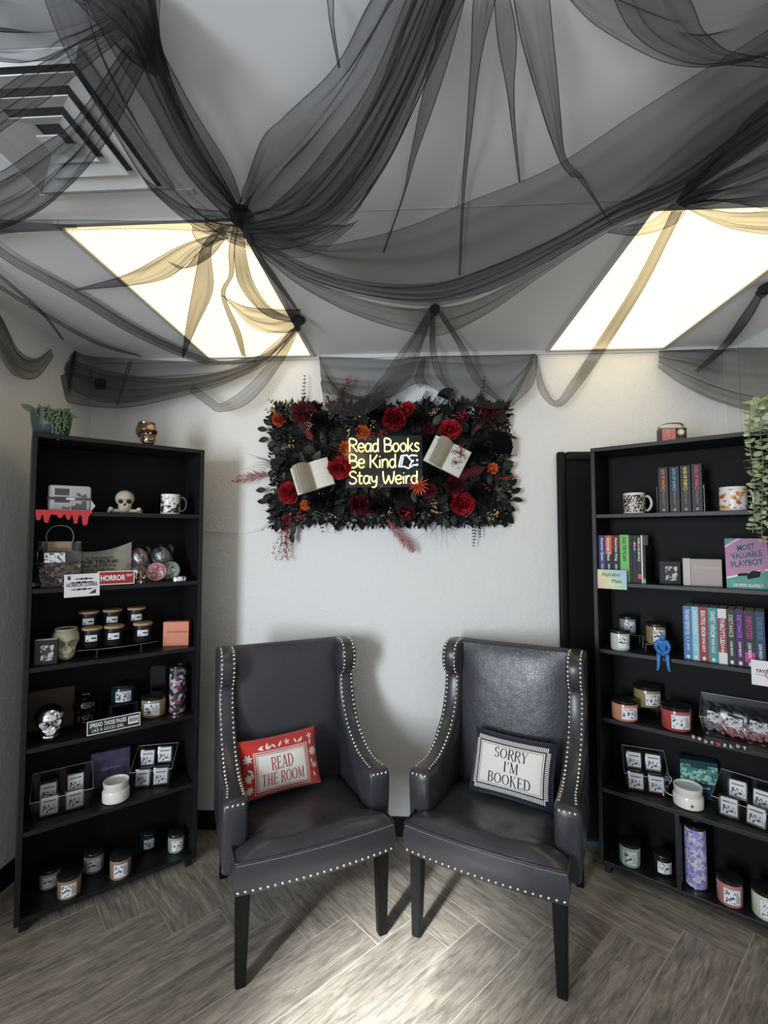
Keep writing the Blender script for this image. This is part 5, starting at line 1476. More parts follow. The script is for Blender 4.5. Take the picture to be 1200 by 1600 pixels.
# ---- left bookcase, top
mat('pot_teal', (0.045, 0.075, 0.075), 0.4); mat('succulent', (0.11, 0.17, 0.085), 0.5, objvar=0.25); mat('succulent_red', (0.30, 0.05, 0.05), 0.5); mat('soil', (0.02, 0.015, 0.012), 0.95)
t = thing('potted_succulent', 'small trailing string-of-pearls succulent in a dark teal pot', 'potted plant', place('L', 0.064, 0.085, 'top', -6))
MB().lathe([(0.050, 0), (0.062, 0.01), (0.071, 0.06), (0.074, 0.10), (0.068, 0.10), (0.064, 0.07)], 28, cap1=False).build('pot', 'pot_teal', t, True, 50)
MB().lathe([(0.0, 0.084), (0.067, 0.084)], 24).build('soil', 'soil', t)
for k, (dx, dz, L_, a) in enumerate(((-0.045, 0.098, 0.062, 165), (-0.03, 0.10, 0.036, 125), (0.03, 0.10, 0.042, 45), (0.055, 0.092, 0.042, 5), (-0.01, 0.10, 0.034, 95), (0.05, 0.098, 0.03, 70))):
    obj('leaf', leaf_mb(L_, L_ * 0.5, .2, .2, 5).mesh('leaf', 'succulent', True, 180), t, T(dx, -0.02, dz) @ RX(90) @ RZ(a) @ RX(-35))
for k in range(2): MB().sphere((-0.022 + 0.05 * k, -0.03, 0.112), 0.010, 8, 6, (1, 1, .7)).build('bud', 'succulent_red', t, True, 180)
rr = random.Random(9)
pearl = MB().sphere((0, 0, 0), 0.0048, 6, 5).mesh('pearl', 'succulent', True, 180)
strands = [(-0.045, .035), (-0.02, .05), (-0.005, .06), (0.01, .10), (0.022, .12), (0.033, .125), (0.044, .10), (0.055, .07), (0.065, .05), (0.0, .045), (0.028, .09), (0.05, .055)]
mb = MB()
for x, L_ in strands:
    y = -math.sqrt(max(0.0001, 0.075 ** 2 - x * x)) - 0.004; pts = [(x * 0.8, y * 0.8, 0.104), (x, y, 0.102)] + [(x + 0.003 * math.sin(i * 1.3 + x * 90), y - 0.003, 0.102 - L_ * i / 6) for i in range(1, 7)]
    mb.tube(pts, 0.0008, 4)
    n = int(L_ / 0.0075)
    for i in range(n):
        obj('pearl', pearl, t, T(x + rr.uniform(-.005, .005), y - rr.uniform(0, .006), 0.104 - L_ * (i + .5) / n))
mb.build('stems', 'succulent', t)['kind'] = 'stuff'
text('lettering', 'PINK', 0.02, 'label_print', t, T(-0.002, -0.0725, 0.045) @ FRONT, fit=(0.030,))
skull(place('L', 0.430, 0.10, 'top', 12), 'shiny bronze skull planter standing on the left bookcase', 0.122, 'bronze', rim=True)
# ---- shelf 1
print_material('plaid_print', (0.42, 0.42, 0.42), (0.09, 0.09, 0.10), 16.0, 0.50)
mat('fabric_dark', (0.08, 0.08, 0.085), 0.85); mat('fabric_pale', (0.50, 0.50, 0.48), 0.85)
t = thing('fabric_book_sleeve', 'grey patchwork fabric book sleeve with a small white tag', 'book sleeve', place('L', 0.135, 0.055, 0, -5))
MB().bevbox(-0.075, 0.075, -0.02, 0.035, 0, 0.108, 0.010).build('body', 'fabric_pale', t, True, 50)
for x0, x1, z0, z1, m in ((-0.052, -0.002, 0.066, 0.094, 'fabric_dark'), (0.006, 0.060, 0.060, 0.096, 'plaid_print'), (-0.052, 0.0, 0.010, 0.030, 'plaid_print'), (0.006, 0.06, 0.008, 0.044, 'plaid_print'), (-0.052, 0.0, 0.036, 0.060, 'fabric_dark')):
    MB().bevbox(x0, x1, -0.0215, -0.019, z0, z1, 0.0008).build('patch', m, t)
MB().bevbox(-0.077, 0.077, -0.0235, -0.020, 0.047, 0.058, 0.001).build('band', 'fabric_dark', t)
MB().box(-0.012, 0.018, -0.0252, -0.0236, 0.048, 0.056).build('tag', 'label_white', t)
MB().prism([(0.075, 0.0), (0.092, 0.025), (0.075, 0.05)], -0.018, 0.030, RX(90)).build('gusset', 'fabric_pale', t)
t = skull(place('L', 0.345, 0.09, 0, -6), 'bone coloured skull resting on crossed bones', 0.104, 'bone', 'dark_hole')
for sx in (-1, 1):
    c = MB(); c.tube([(-sx * 0.055, -0.005, 0.012), (sx * 0.05, -0.028, 0.010)], 0.008, 8)
    c.sphere((sx * 0.055, -0.035, 0.016), 0.011, 8, 6); c.sphere((sx * 0.060, -0.024, 0.008), 0.010, 8, 6); c.build('bone', 'bone', t, True, 60)
def mug(M, label, body, r=0.041, h=0.095, handle='ceramic_white', hs=1):
    t = thing('mug', label, 'mug', M, 'ceramic mugs on the shelves')
    MB().lathe([(r * 0.92, 0), (r, 0.004), (r, h - 0.004), (r * 0.985, h), (r * 0.93, h - 0.002), (r * 0.92, 0.01), (0.0, 0.008)], 30).build('body', 'ceramic_white', t, True, 50)
    mb = MB(); curved_patch(mb, r, -105, 105, 0.008, h - 0.010, 30); mb.build('printed_wrap', body, t, True, 180)
    pts = [(hs * (r - 0.004), 0, h * 0.82), (hs * (r + 0.018), 0, h * 0.84), (hs * (r + 0.030), 0, h * 0.62), (hs * (r + 0.029), 0, h * 0.38), (hs * (r + 0.016), 0, h * 0.17), (hs * (r - 0.004), 0, h * 0.18)]
    MB().tube(catmull(pts, 20), 0.006, 8).build('handle', handle, t, True, 180)
    return t
print_material('mug_splatter', (0.74, 0.73, 0.70), (0.03, 0.03, 0.035), 45.0, 0.50, 0.3); print_material('mug_speckle', (0.70, 0.63, 0.52), (0.02, 0.02, 0.025), 120.0, 0.46, 0.3)
pattern_material('mug_autumn', [(0.78, 0.77, 0.75), (0.78, 0.77, 0.75), (0.78, 0.77, 0.75), (0.62, 0.22, 0.05), (0.78, 0.77, 0.75), (0.78, 0.77, 0.75), (0.45, 0.08, 0.06), (0.78, 0.77, 0.75), (0.75, 0.38, 0.10)], 75.0, 0.3)
mat('handle_black', (0.012, 0.012, 0.012), 0.3)
mug(place('L', 0.535, 0.075, 0, -32), 'white mug with black splatter print and black handle', 'mug_splatter', 0.042, 0.094, 'handle_black')
# red dripping edge sign hung on the shelf front
mat('sign_red', (0.58, 0.035, 0.045), 0.35)
t = thing('drip_shelf_edge', 'red dripping-blood strip hung over the edge of the left shelf', 'decoration', ML @ T(0.020, -0.004, 1.606))
prof = [(0, 0), (0.186, 0)]
drips = [(0.004, .012, .018), (0.022, .040, .010), (0.045, .022, .012), (0.066, .030, .012), (0.086, .012, .012), (0.104, .026, .012), (0.126, .020, .010), (0.140, .048, .008), (0.150, .050, .010), (0.166, .020, .012), (0.180, .055, .012)]
poly = [(0.0, 0.0), (0.190, 0.0)]
low = []
for i in range(77):
    x = 0.190 - 0.190 * i / 76
    z = 0.012 + 0.006 * math.sin(x * 130)
    for cx, L_, w in ((0.010, .040, .0075), (0.036, .050, .009), (0.080, .030, .008), (0.108, .036, .007), (0.133, .052, .008), (0.166, .058, .010)):
        d = abs(x - cx)
        if d < w: z = max(z, L_ - (w - math.sqrt(max(0, w * w - d * d))) )
        elif d < w + 0.008: z = max(z, 0.014 + (L_ * 0.35) * (1 - (d - w) / 0.008) ** 2)
    low.append((x, -z))
MB().prism(poly + low, -0.0015, 0.0015, RX(90)).build('drip_strip', 'sign_red', t)
MB().box(0, 0.19, -0.0015, 0.03, 0.0, 0.002).build('top_lip', 'sign_red', t)
# ---- shelf 2
mat('potpourri_brown', (0.20, 0.10, 0.05), 0.8, var=(60.0, (0.42, 0.30, 0.22), 0.2)); mat('leaf_violet', (0.12, 0.11, 0.19), 0.8); mat('paper_tan', (0.36, 0.24, 0.15), 0.8); mat('cord_grey', (0.22, 0.23, 0.24), 0.5)
t = thing('gift_bag', 'clear gift bag with rope handle filled with brown dried petals', 'bag', place('L', 0.110, 0.070, 1, -8))
def bagf(u, v):
    s_ = (u - .5) * 2; a = PI * u * 2
    w = 0.085 * (1 - 0.10 * v); d = 0.035 * (1 - 0.75 * v)
    return Vector((w * math.copysign(abs(math.cos(a)) ** 0.5, math.cos(a)), d * math.copysign(abs(math.sin(a)) ** 0.5, math.sin(a)) + 0.003 * math.sin(9 * v + 4 * a), 0.185 * v + 0.001))
MB().grid(bagf, 32, 12, True).build('plastic_bag', 'plastic_film', t, True, 60)
MB().bevbox(-0.045, 0.040, -0.010, 0.010, 0.145, 0.186, 0.002).build('paper_header', 'paper_tan', t)
MB().box(-0.050, 0.020, -0.0340, -0.0325, 0.105, 0.145, RX(6)).build('label_sticker', 'label_print', t)
MB().tube(catmull([(-0.048, 0, 0.18), (-0.050, 0, 0.215), (-0.032, 0, 0.245), (0.0, 0, 0.252), (0.030, 0, 0.242), (0.044, 0, 0.21), (0.040, 0, 0.18)], 24), 0.0022, 6).build('handle', 'cord_grey', t, True, 180)
mb = MB(); mb2 = MB()
for i in range(150):
    M = T(rr.uniform(-.07, .07), rr.uniform(-.024, .02), rr.uniform(.008, .10)) @ RZ(rr.uniform(0, 360)) @ RX(rr.uniform(0, 360)) @ S(rr.uniform(.015, .032))
    leaf_mb(1, .6, .5, .6, 3, mb if M.translation.x > -0.02 or rr.random() < .3 else mb2, M)
mb.build('dried_petals', 'potpourri_brown', t, True, 180)['kind'] = 'stuff'; mb2.build('dried_leaves', 'leaf_violet', t, True, 180)['kind'] = 'stuff'
# canvas pouch with slogan
fabric('canvas', (0.42, 0.40, 0.33))
t = thing('canvas_pouch', 'beige canvas pouch printed with a bold black joke ending DON\'T TEST ME', 'pouch', place('L', 0.250, 0.135, 1, -6, 0.0) @ RX(-14))
def pouch(sg):
    def f(u, v):
        a, b_ = (u - .5) * 2, v
        th = 0.022 * (1 - abs(a) ** 3) * math.sin(PI * min(1, 0.08 + 0.92 * v)) ** 0.6
        top = 0.150 + 0.030 * (u ** 2) - 0.020 * math.sin(PI * u) + 0.006
        return Vector((a * 0.135, -sg * th, top * v + 0.001))
    return f
MB().grid(pouch(1), 24, 16).build('front_cloth', 'canvas', t, True, 180); MB().grid(pouch(-1), 24, 16).build('back_cloth', 'canvas', t, True, 180)
for s_, z, w, h, bo in (("I'D PUT YOU IN", 0.108, 0.105, 0.013, 0.02), ('THE TRUNK', 0.091, 0.150, 0.016, 0.03), ('AND HELP PEOPLE', 0.073, 0.130, 0.014, 0.02), ('LOOK FOR YOU', 0.056, 0.120, 0.013, 0.02), ("DON'T TEST ME", 0.037, 0.150, 0.018, 0.03)):
    text('lettering', s_, 0.02, 'ink', t, T(0.008, -0.0262, z) @ FRONT @ RZ(2.5), fit=(w, h), bold=bo)
# round wax tins in bags
mat('wax_round_rose', (0.26, 0.11, 0.11), 0.5); mat('wax_round_pink', (0.55, 0.26, 0.26), 0.4); mat('wax_round_green', (0.26, 0.30, 0.25), 0.4); mat('wax_round_dark', (0.10, 0.09, 0.10), 0.4)
def wax_disc(M, label, m, r, tilt, lab_ang, film=True, flowers=False):
    t = thing('wax_melt_tin', label, 'wax melt', M, 'round wax melts in clear packs')
    MM = T(0, 0, r * math.cos(math.radians(tilt)) + 0.001) @ RX(90 - tilt)
    MB().lathe([(r * .94, -0.010), (r, -0.008), (r, 0.006), (r * .93, 0.008)], 28, MM).build('wax_disc', m, t, True, 50)
    MB().lathe([(r * 1.0, 0.004), (r * 1.05, 0.006), (r * 1.05, 0.010), (r * .99, 0.012)], 28, MM, cap0=False, cap1=False).build('rim', 'plastic_film', t, True, 50)
    if flowers:
        for k in range(5):
            a = 2 * PI * k / 5 + 0.5
            MB().sphere((0, 0, 0), r * 0.30, 10, 6, (1, 1, .45)).build('moulded_petal', m, t, True, 180, MM @ T(r * .5 * math.cos(a), r * .5 * math.sin(a), 0.010))
    MB().box(-r * .48, r * .48, -r * .38, r * .38, 0.0125, 0.0132, MM @ (T(r * .45, -r * .25, 0.006) @ S(.6) if flowers else Matrix.Identity(4)) @ RZ(lab_ang)).build('label_sticker', 'label_print', t)
    if film:
        MB().grid(lambda u, v: MM @ Vector(((u - .5) * r * 2.6, (v - .5) * r * 2.5, 0.019 - 0.006 * ((u - .5) ** 2 + (v - .5) ** 2) * 4 + 0.0025 * math.sin(u * 17 + v * 11))), 16, 14).build('bag_film', 'plastic_film', t, True, 180)
    return t
RB = place('L', 0, 0, 1)
wax_disc(place('L', 0.418, 0.170, 1, -20, 0.066), 'dusky round wax melt in a clear bag, upper left of the pile', 'wax_round_rose', 0.042, 12, -5)
wax_disc(place('L', 0.520, 0.185, 1, -20, 0.068), 'dark round wax melt in a clear bag, upper right of the pile', 'wax_round_dark', 0.044, 12, 20)
wax_disc(place('L', 0.416, 0.115, 1, -15), 'grey round wax melt behind the silver figurine', 'wax_round_dark', 0.038, 15, -3)
wax_disc(place('L', 0.483, 0.085, 1, -25), 'pink round wax melt moulded with petals', 'wax_round_pink', 0.044, 18, 10, False, True)
wax_disc(place('L', 0.548, 0.110, 1, -30), 'pale green round wax melt leaning behind the pink one', 'wax_round_green', 0.045, 18, 35, False)
t = thing('metal_tin', 'flat round silver tin lying on the left shelf', 'tin', place('L', 0.570, 0.045, 1), None)
MB().lathe([(0.038, 0), (0.040, 0.002), (0.040, 0.010), (0.041, 0.010), (0.041, 0.017), (0.039, 0.019)], 28).build('tin_body', 'chrome', t, True, 40)
MB().lathe([(0.0, 0.0192), (0.032, 0.0195)], 24).build('label_sticker', 'label_print', t)
t = thing('figurine', 'small dark metal figurine beside the red HORROR sign', 'figurine', place('L', 0.405, 0.020, 1, -20))
MB().lathe([(0.016, 0), (0.018, 0.004), (0.012, 0.010), (0.007, 0.016)], 14).build('base', 'chrome', t, True, 60)
MB().lathe([(0.007, 0.012), (0.013, 0.026), (0.010, 0.038), (0.012, 0.045), (0.010, 0.058), (0.003, 0.066), (0.001, 0.080)], 14).build('figure', 'bronze', t, True, 60)
for sx in (-1, 1): MB().tube([(sx * 0.010, 0, 0.040), (sx * 0.020, -0.006, 0.030), (sx * 0.014, -0.014, 0.022)], 0.0035, 6).build('arm', 'chrome', t, True, 180)
# signs hung on the front of shelf 2
def flat_sign(M, name, label, w, h, m, border=None, th=0.003, cat='sign'):
    t = thing(name, label, cat, M)
    MB().bevbox(-w / 2, w / 2, -th, 0, -h / 2, h / 2, 0.0008).build('board', m, t)
    if border:
        bm_, bw = border
        for x0, x1, z0, z1 in ((-w / 2, w / 2, h / 2 - bw, h / 2), (-w / 2, w / 2, -h / 2, -h / 2 + bw), (-w / 2, -w / 2 + bw, -h / 2 + bw, h / 2 - bw), (w / 2 - bw, w / 2, -h / 2 + bw, h / 2 - bw)):
            MB().box(x0, x1, -th - 0.0006, -th + 0.0004, z0, z1).build('border_strip', bm_, t)
    return t
mat('sign_darkred', (0.33, 0.02, 0.025), 0.4)
t = flat_sign(ML @ T(0.306, -0.006, 1.327) @ RX(-6), 'horror_sign', 'red HORROR sign with a white edge on the left shelf', 0.138, 0.056, 'sign_darkred', ('paint_white', 0.003))
text('lettering', 'HORROR', 0.03, 'paint_white', t, T(-0.012, -0.0036, 0.0) @ FRONT, fit=(0.092, 0.024), bold=0.03)
text('lettering', 'DEPT', 0.01, 'paint_white', t, T(0.050, -0.0036, 0.008) @ FRONT, fit=(0.024, 0.009), bold=0.02)
mat('card_white', (0.74, 0.73, 0.74), 0.6)
t = flat_sign(ML @ T(0.183, -0.010, 1.303) @ RX(-4) @ RY(-1), 'horror_card', 'white card with a black hand print and scratch marks, clipped to the left shelf', 0.124, 0.092, 'card_white', None, 0.0015, 'card')
text('lettering', 'HORROR LOVERS', 0.02, 'ink', t, T(0.0, -0.0022, 0.002) @ FRONT, fit=(0.108, 0.015), bold=0.02)
sc_ = MB()
for z, x0, x1 in ((0.026, -0.03, 0.045), (-0.016, -0.045, 0.045), (0.012, -0.05, 0.05)):
    for k in range(14):
        a0, a1 = x0 + (x1 - x0) * k / 14, x0 + (x1 - x0) * (k + 1) / 14; hh = 0.0034 * math.sin(PI * (k + .5) / 14) * (0.6 + 0.4 * (k % 3))
        sc_.box(a0, a1, -0.0021, -0.0015, z - hh, z + hh)
sc_.build('scratch_marks', 'ink', t)['kind'] = 'stuff'
mb = MB(); mb.box(-0.050, -0.040, -0.0021, -0.0015, 0.024, 0.034)
for k in range(4): mb.box(-0.0505 + k * 0.003, -0.0487 + k * 0.003, -0.0021, -0.0015, 0.034, 0.042 - abs(k - 1.5) * 0.0015)
mb.build('hand_print', 'ink', t)
mb = MB(); mb.prism([(0.022, -0.036), (0.048, -0.036), (0.048, -0.018)], 0.0015, 0.0021, RX(90)); mb.build('knife_mark', 'ink', t)
# ---- shelf 3
mat('frame_black', (0.015, 0.015, 0.017), 0.35); print_material('photo_print', (0.05, 0.05, 0.055), (0.55, 0.54, 0.53), 30.0, 0.50)
def photo_frame(M, label, w, h, m_edge):
    t = thing('photo_frame', label, 'picture frame', M, 'small framed photographs')
    MB().bevbox(-w / 2, w / 2, 0, 0.030, 0, h, 0.002).build('frame_body', 'frame_black', t)
    MB().box(-w * .22, w * .34, -0.0008, 0.0004, h * .16, h * .78).build('photograph', 'photo_print', t)
    MB().box(-w / 2 + .003, w / 2 - .003, 0.002, 0.027, h, h + 0.0012).build('page_top', m_edge, t)
    return t
photo_frame(place('L', 0.070, 0.030, 2, -10), 'black boxed picture with a ghostly figure, left of the cream skull', 0.078, 0.098, 'page')
t = skull(place('L', 0.140, 0.095, 2, 2), 'glossy cream skull jar on the middle left shelf', 0.136, 'bone_cream', rim=True)
# acrylic riser with six wooden-lidded candles
t = thing('acrylic_riser', 'curved clear acrylic riser holding six black candles', 'display riser', place('L', 0.335, 0.105, 2))
def arc_shelf(y0, z, dep, hw_, t, nm):
    n = 16
    poly = [(-hw_ + 2 * hw_ * i / n, y0 - 0.028 * (1 - (2 * i / n - 1) ** 2)) for i in range(n + 1)]
    back = [(hw_ - 2 * hw_ * i / n, y0 + dep - 0.014 * (1 - (2 * i / n - 1) ** 2)) for i in range(n + 1)]
    MB().prism(poly + back, z - 0.003, z, None).build(nm, 'acrylic', t)
    MB().tube([(p[0], p[1], z - 0.0015) for p in poly], 0.0016, 5).build('polished_edge', 'wire_metal', t)
arc_shelf(-0.045, 0.036, 0.085, 0.155, t, 'lower_tier'); arc_shelf(0.050, 0.096, 0.065, 0.15, t, 'upper_tier')
for x, y, z in ((-0.085, -0.055, 0.033), (0.085, -0.055, 0.033), (-0.13, 0.10, 0.093), (0.13, 0.10, 0.093)):
    MB().lathe([(0.005, 0), (0.005, z)], 10, T(x, y, 0)).build('leg', 'acrylic', t, True, 60)
CW = 'black candles with wooden lids on the riser'
for px_u, v, dz, nm in ((0.235, 0.105, .0365, 'front row, left of three'), (0.318, 0.098, .0365, 'front row, middle of three'), (0.434, 0.100, .0365, 'front row, right of three'),
                        (0.230, 0.185, .0965, 'back row, left of three'), (0.322, 0.182, .0965, 'back row, middle of three'), (0.422, 0.185, .0965, 'back row, right of three')):
    t = thing('jar_candle', 'black candle with wooden lid on the riser, ' + nm, 'candle', place('L', px_u, v, 2, -10, dz), CW)
    r, h = 0.036, 0.074
    MB().lathe([(r * .9, 0), (r, .005), (r, h)], 24).build('jar', 'jar_black', t, True, 50)
    MB().lathe([(r * 1.1, h), (r * 1.12, h + .002), (r * 1.12, h + .008), (r * 1.08, h + .010)], 24).build('lid', 'lid_wood', t, True, 50)
    lb = curved_patch(MB(), r, -36, 36, h * .38, h * .74).build('label_sticker', 'label_white', t)
    curved_patch(MB(), r, -30, -8, h * .42, h * .68, 4, .0012).build('printed_mark', 'label_print', lb)
    curved_patch(MB(), r, 0, 28, h * .52, h * .60, 4, .0012).build('printed_text', 'ink', lb)
mat('copper_cover', (0.38, 0.13, 0.07), 0.38, 0.35); mat('copper_dark', (0.28, 0.09, 0.05), 0.5)
t = thing('box_book', 'square copper-orange BOOKMARKS box on the middle left shelf', 'box', place('L', 0.570, 0.070, 2, -30))
MB().bevbox(-0.058, 0.058, 0, 0.045, 0, 0.112, 0.0015).build('box_body', 'copper_cover', t); MB().box(-0.052, 0.056, 0.004, 0.041, 0.112, 0.1135).build('box_top', 'copper_dark', t)
text('lettering', 'BOOKMARKS', 0.012, 'copper_dark', t, T(0.006, -0.0008, 0.066) @ FRONT, fit=(0.088, 0.010), bold=0.02)
# ---- shelf 4
mat('cardboard', (0.075, 0.050, 0.035), 0.8)
t = thing('cardboard_box', 'plain brown cardboard panel leaning behind the chrome skull', 'box', place('L', 0.105, 0.19, 3, 0) @ RX(-4))
MB().bevbox(-0.082, 0.082, 0, 0.02, 0, 0.165, 0.0015).build('panel', 'cardboard', t)
skull(place('L', 0.093, 0.070, 3, 4), 'chrome mirror-finish skull on the fourth left shelf', 0.140, 'chrome')
skull(place('L', 0.226, 0.165, 3, -2), 'smoked clear glass skull jar in the shade of the fourth left shelf', 0.128, 'smoked_glass', rim=True)
t = thing('display_riser', 'black riser block under the dark teal candle', 'display riser', place('L', 0.372, 0.175, 3))
MB().bevbox(-0.055, 0.055, -0.05, 0.05, 0.060, 0.068, 0.002).build('platform', 'jar_black', t)
for sx in (-1, 1): MB().bevbox(sx * 0.052 - 0.003, sx * 0.052 + 0.003, -0.05, 0.05, 0, 0.060, 0.001).build('support', 'jar_black', t)
candle(place('L', 0.372, 0.165, 3, -8, .0686), 'dark teal candle raised at the back of the fourth left shelf', 0.050, 0.068, 'wax_teal', turn=0)
candle(place('L', 0.489, 0.105, 3, -14), 'mustard yellow candle beside the floral tumbler', 0.052, 0.078, 'wax_olive', turn=-8)
pattern_material('floral_wrap', [(0.02, 0.02, 0.03), (0.14, 0.03, 0.08), (0.45, 0.43, 0.42), (0.03, 0.02, 0.04), (0.20, 0.05, 0.11), (0.02, 0.02, 0.02), (0.30, 0.28, 0.30)], 62.0)
pattern_material('lilac_wrap', [(0.27, 0.25, 0.55), (0.42, 0.40, 0.66), (0.55, 0.54, 0.60), (0.32, 0.30, 0.62), (0.20, 0.18, 0.45), (0.60, 0.60, 0.62)], 95.0)
def tumbler(M, label, m, r, h, lid='lid_black'):
    t = thing('tumbler', label, 'tumbler', M, 'tall printed tumblers')
    MB().lathe([(r * .93, 0), (r * .97, .003), (r, .010), (r, h - .006), (r * .98, h)], 28).build('cup', m, t, True, 50)
    MB().lathe([(r * .94, 0.0002), (r * 1.0, 0.002), (r * 1.0, .008)], 28, cap0=False, cap1=False).build('base_ring', 'chrome', t, True, 50)
    MB().lathe([(r * .99, h), (r * 1.01, h + .004), (r * .98, h + .010), (r * .7, h + .012), (r * .68, h + .006), (0, h + .006)], 28).build('lid', lid, t, True, 50)
    return t
tumbler(place('L', 0.586, 0.075, 3, -30), 'slim tumbler with a purple and white floral wrap', 'floral_wrap', 0.037, 0.205)
t = thing('acrylic_stand', 'tall clear acrylic stand behind the mustard candle', 'display stand', place('L', 0.520, 0.175, 3, -10))
MB().box(-0.03, 0.03, 0, 0.003, 0, 0.20).build('upright', 'acrylic', t); MB().box(-0.03, 0.03, -0.05, 0.05, 0, 0.003).build('foot', 'acrylic', t)
MB().tube([(-0.03, 0.0015, 0.002), (-0.03, 0.0015, 0.2), (0.03, 0.0015, 0.2), (0.03, 0.0015, 0.002)], 0.0012, 4).build('polished_edge', 'wire_metal', t)
t = flat_sign(ML @ T(0.316, 0.010, 0.7125) @ RX(-9), 'slogan_sign', 'black and white SPREAD THOSE PAGES sign on the left shelf', 0.198, 0.054, 'jar_black', ('paint_white', 0.003), 0.005)
text('lettering', 'SPREAD THOSE PAGES', 0.02, 'paint_white', t, T(-0.022, -0.0056, 0.009) @ FRONT, fit=(0.135, 0.0175), bold=0.02)
text('lettering', 'LIKE A GOOD GIRL', 0.02, 'paint_white', t, T(-0.022, -0.0056, -0.0115) @ FRONT, fit=(0.118, 0.013), bold=0.0)
t2 = MB().bevbox(0.052, 0.092, -0.0062, -0.005, -0.014, 0.016, 0.0005); t2.build('book_emblem', 'paint_white', t)
mb = MB()
for k in range(7): mb.box(0.0555 + k * 0.005, 0.0585 + k * 0.005, -0.0066, -0.0060, -0.008 + 0.002 * (k % 2), 0.012 - 0.002 * ((k + 1) % 2))
mb.build('emblem_lines', 'ink', t)['kind'] = 'stuff'
# ---- shelf 5: clear bins with wax clamshells
def clear_bin(M, label, w, d, h, hf):
    """open tapered acrylic bin, front edge lower than the back"""
    t = thing('acrylic_bin', label, 'bin', M, 'clear acrylic bins of wax melts')
    k = 0.88
    B = [Vector((-w / 2 * k, -d / 2 * k, 0.002)), Vector((w / 2 * k, -d / 2 * k, 0.002)), Vector((w / 2 * k, d / 2 * k, 0.002)), Vector((-w / 2 * k, d / 2 * k, 0.002))]
    Tp = [Vector((-w / 2, -d / 2, hf)), Vector((w / 2, -d / 2, hf)), Vector((w / 2, d / 2, h)), Vector((-w / 2, d / 2, h))]
    for nm, a, c in (('front_wall', 0, 1), ('side_wall', 1, 2), ('back_wall', 2, 3), ('side_wall', 3, 0)):
        MB().add([B[a], B[c], Tp[c], Tp[a]], [(0, 1, 2, 3)]).build(nm, 'plastic_film', t)
    MB().box(-w / 2 * k, w / 2 * k, -d / 2 * k, d / 2 * k, 0.0, 0.002).build('floor_plate', 'plastic_film', t)
    MB().tube(Tp, 0.0013, 5, True).build('rim', 'acrylic_edge', t)
    return t
mat('acrylic_edge', (0.45, 0.45, 0.46), 0.2)
CLG = 'wax melt clamshells in the bins'
_cl = {}
def clamshell(M, label, tint, w=0.070, h=0.080, th=0.022):
    t = thing('wax_clamshell', label, 'wax melt', M, CLG)
    if tint not in _cl:
        _cl[tint] = (MB().bevbox(-w / 2 + .004, w / 2 - .004, 0.003, th - .003, 0.004, h - .010, 0.003).mesh('wax_block', tint, True, 50),
                     MB().bevbox(-w / 2, w / 2, 0, th, 0, h, 0.004).mesh('shell', 'plastic_film', True, 50),
                     MB().box(-w / 2 + .008, w / 2 - .008, -0.0012, -0.0004, 0.012, h - .008).mesh('label_sticker', 'label_white'),
                     MB().box(-w / 2 + .013, w / 2 - .013, -0.0018, -0.0012, 0.015, h * .55).mesh('printed_mark', 'label_print'),
                     MB().box(-w / 2 + .014, w / 2 - .014, -0.0018, -0.0012, h * .70, h * .745).mesh('printed_text', 'ink'))
    wb, sh, ls, pm, pt = _cl[tint]
    obj('wax_block', wb, t); obj('shell', sh, t); l = obj('label_sticker', ls, t); obj('printed_mark', pm, l); obj('printed_text', pt, l)
    return t
mat('melt_grey', (0.16, 0.15, 0.15), 0.5); mat('melt_pink', (0.38, 0.10, 0.10), 0.5); mat('melt_white', (0.45, 0.44, 0.42), 0.5); mat('melt_green', (0.30, 0.42, 0.32), 0.5); mat('melt_brown', (0.26, 0.18, 0.14), 0.5)
def fill_bin(M, spots):
    for lab, x, y, z, rz, rx, tint in spots: clamshell(M @ T(x, y, z) @ RZ(rz) @ RX(rx), lab, tint)
Mb = place('L', 0.150, 0.135, 4, -4); clear_bin(Mb, 'clear acrylic bin of wax melts at the left end of the fifth left shelf', 0.215, 0.17, 0.125, 0.080)
fill_bin(Mb, (('wax clamshell at the front left of the left bin', -0.044, -0.068, 0.004, -2, -10, 'melt_white'), ('wax clamshell at the front right of the left bin', 0.044, -0.068, 0.004, 3, -10, 'melt_white'),
              ('wax clamshell standing at the back left of the left bin', -0.050, 0.0, 0.030, 0, -8, 'melt_grey'), ('wax clamshell standing at the back right of the left bin', 0.046, 0.005, 0.042, 2, -8, 'melt_grey')))
Mb = place('L', 0.505, 0.130, 4, -24); clear_bin(Mb, 'clear acrylic bin of wax melts at the right end of the fifth left shelf', 0.175, 0.15, 0.135, 0.080)
fill_bin(Mb, (('wax clamshell at the front left of the bin beside the purple box', -0.038, -0.060, 0.004, 0, -8, 'melt_white'), ('wax clamshell at the front right of the bin beside the purple box', 0.038, -0.060, 0.004, 0, -8, 'melt_white'),
              ('grey wax clamshell raised at the back left of the bin beside the purple box', -0.036, 0.015, 0.058, 0, -10, 'melt_grey'), ('grey wax clamshell raised at the back right of the bin beside the purple box', 0.038, 0.015, 0.066, 0, -10, 'melt_grey')))
mat('purple_card', (0.045, 0.035, 0.085), 0.5, var=(25.0, (0.10, 0.08, 0.15), 0.3)); mat('ink_silver', (0.40, 0.39, 0.45), 0.4)
t = thing('wax_warmer_box', 'dark purple boxed wax warmer behind the white warmer', 'box', place('L', 0.335, 0.205, 4, -6))
MB().bevbox(-0.078, 0.078, 0, 0.025, 0, 0.155, 0.0015).build('carton', 'purple_card', t); text('lettering', 'Candle Warmer', 0.012, 'ink_silver', t, T(0, -0.0008, 0.08) @ FRONT, fit=(0.085,))
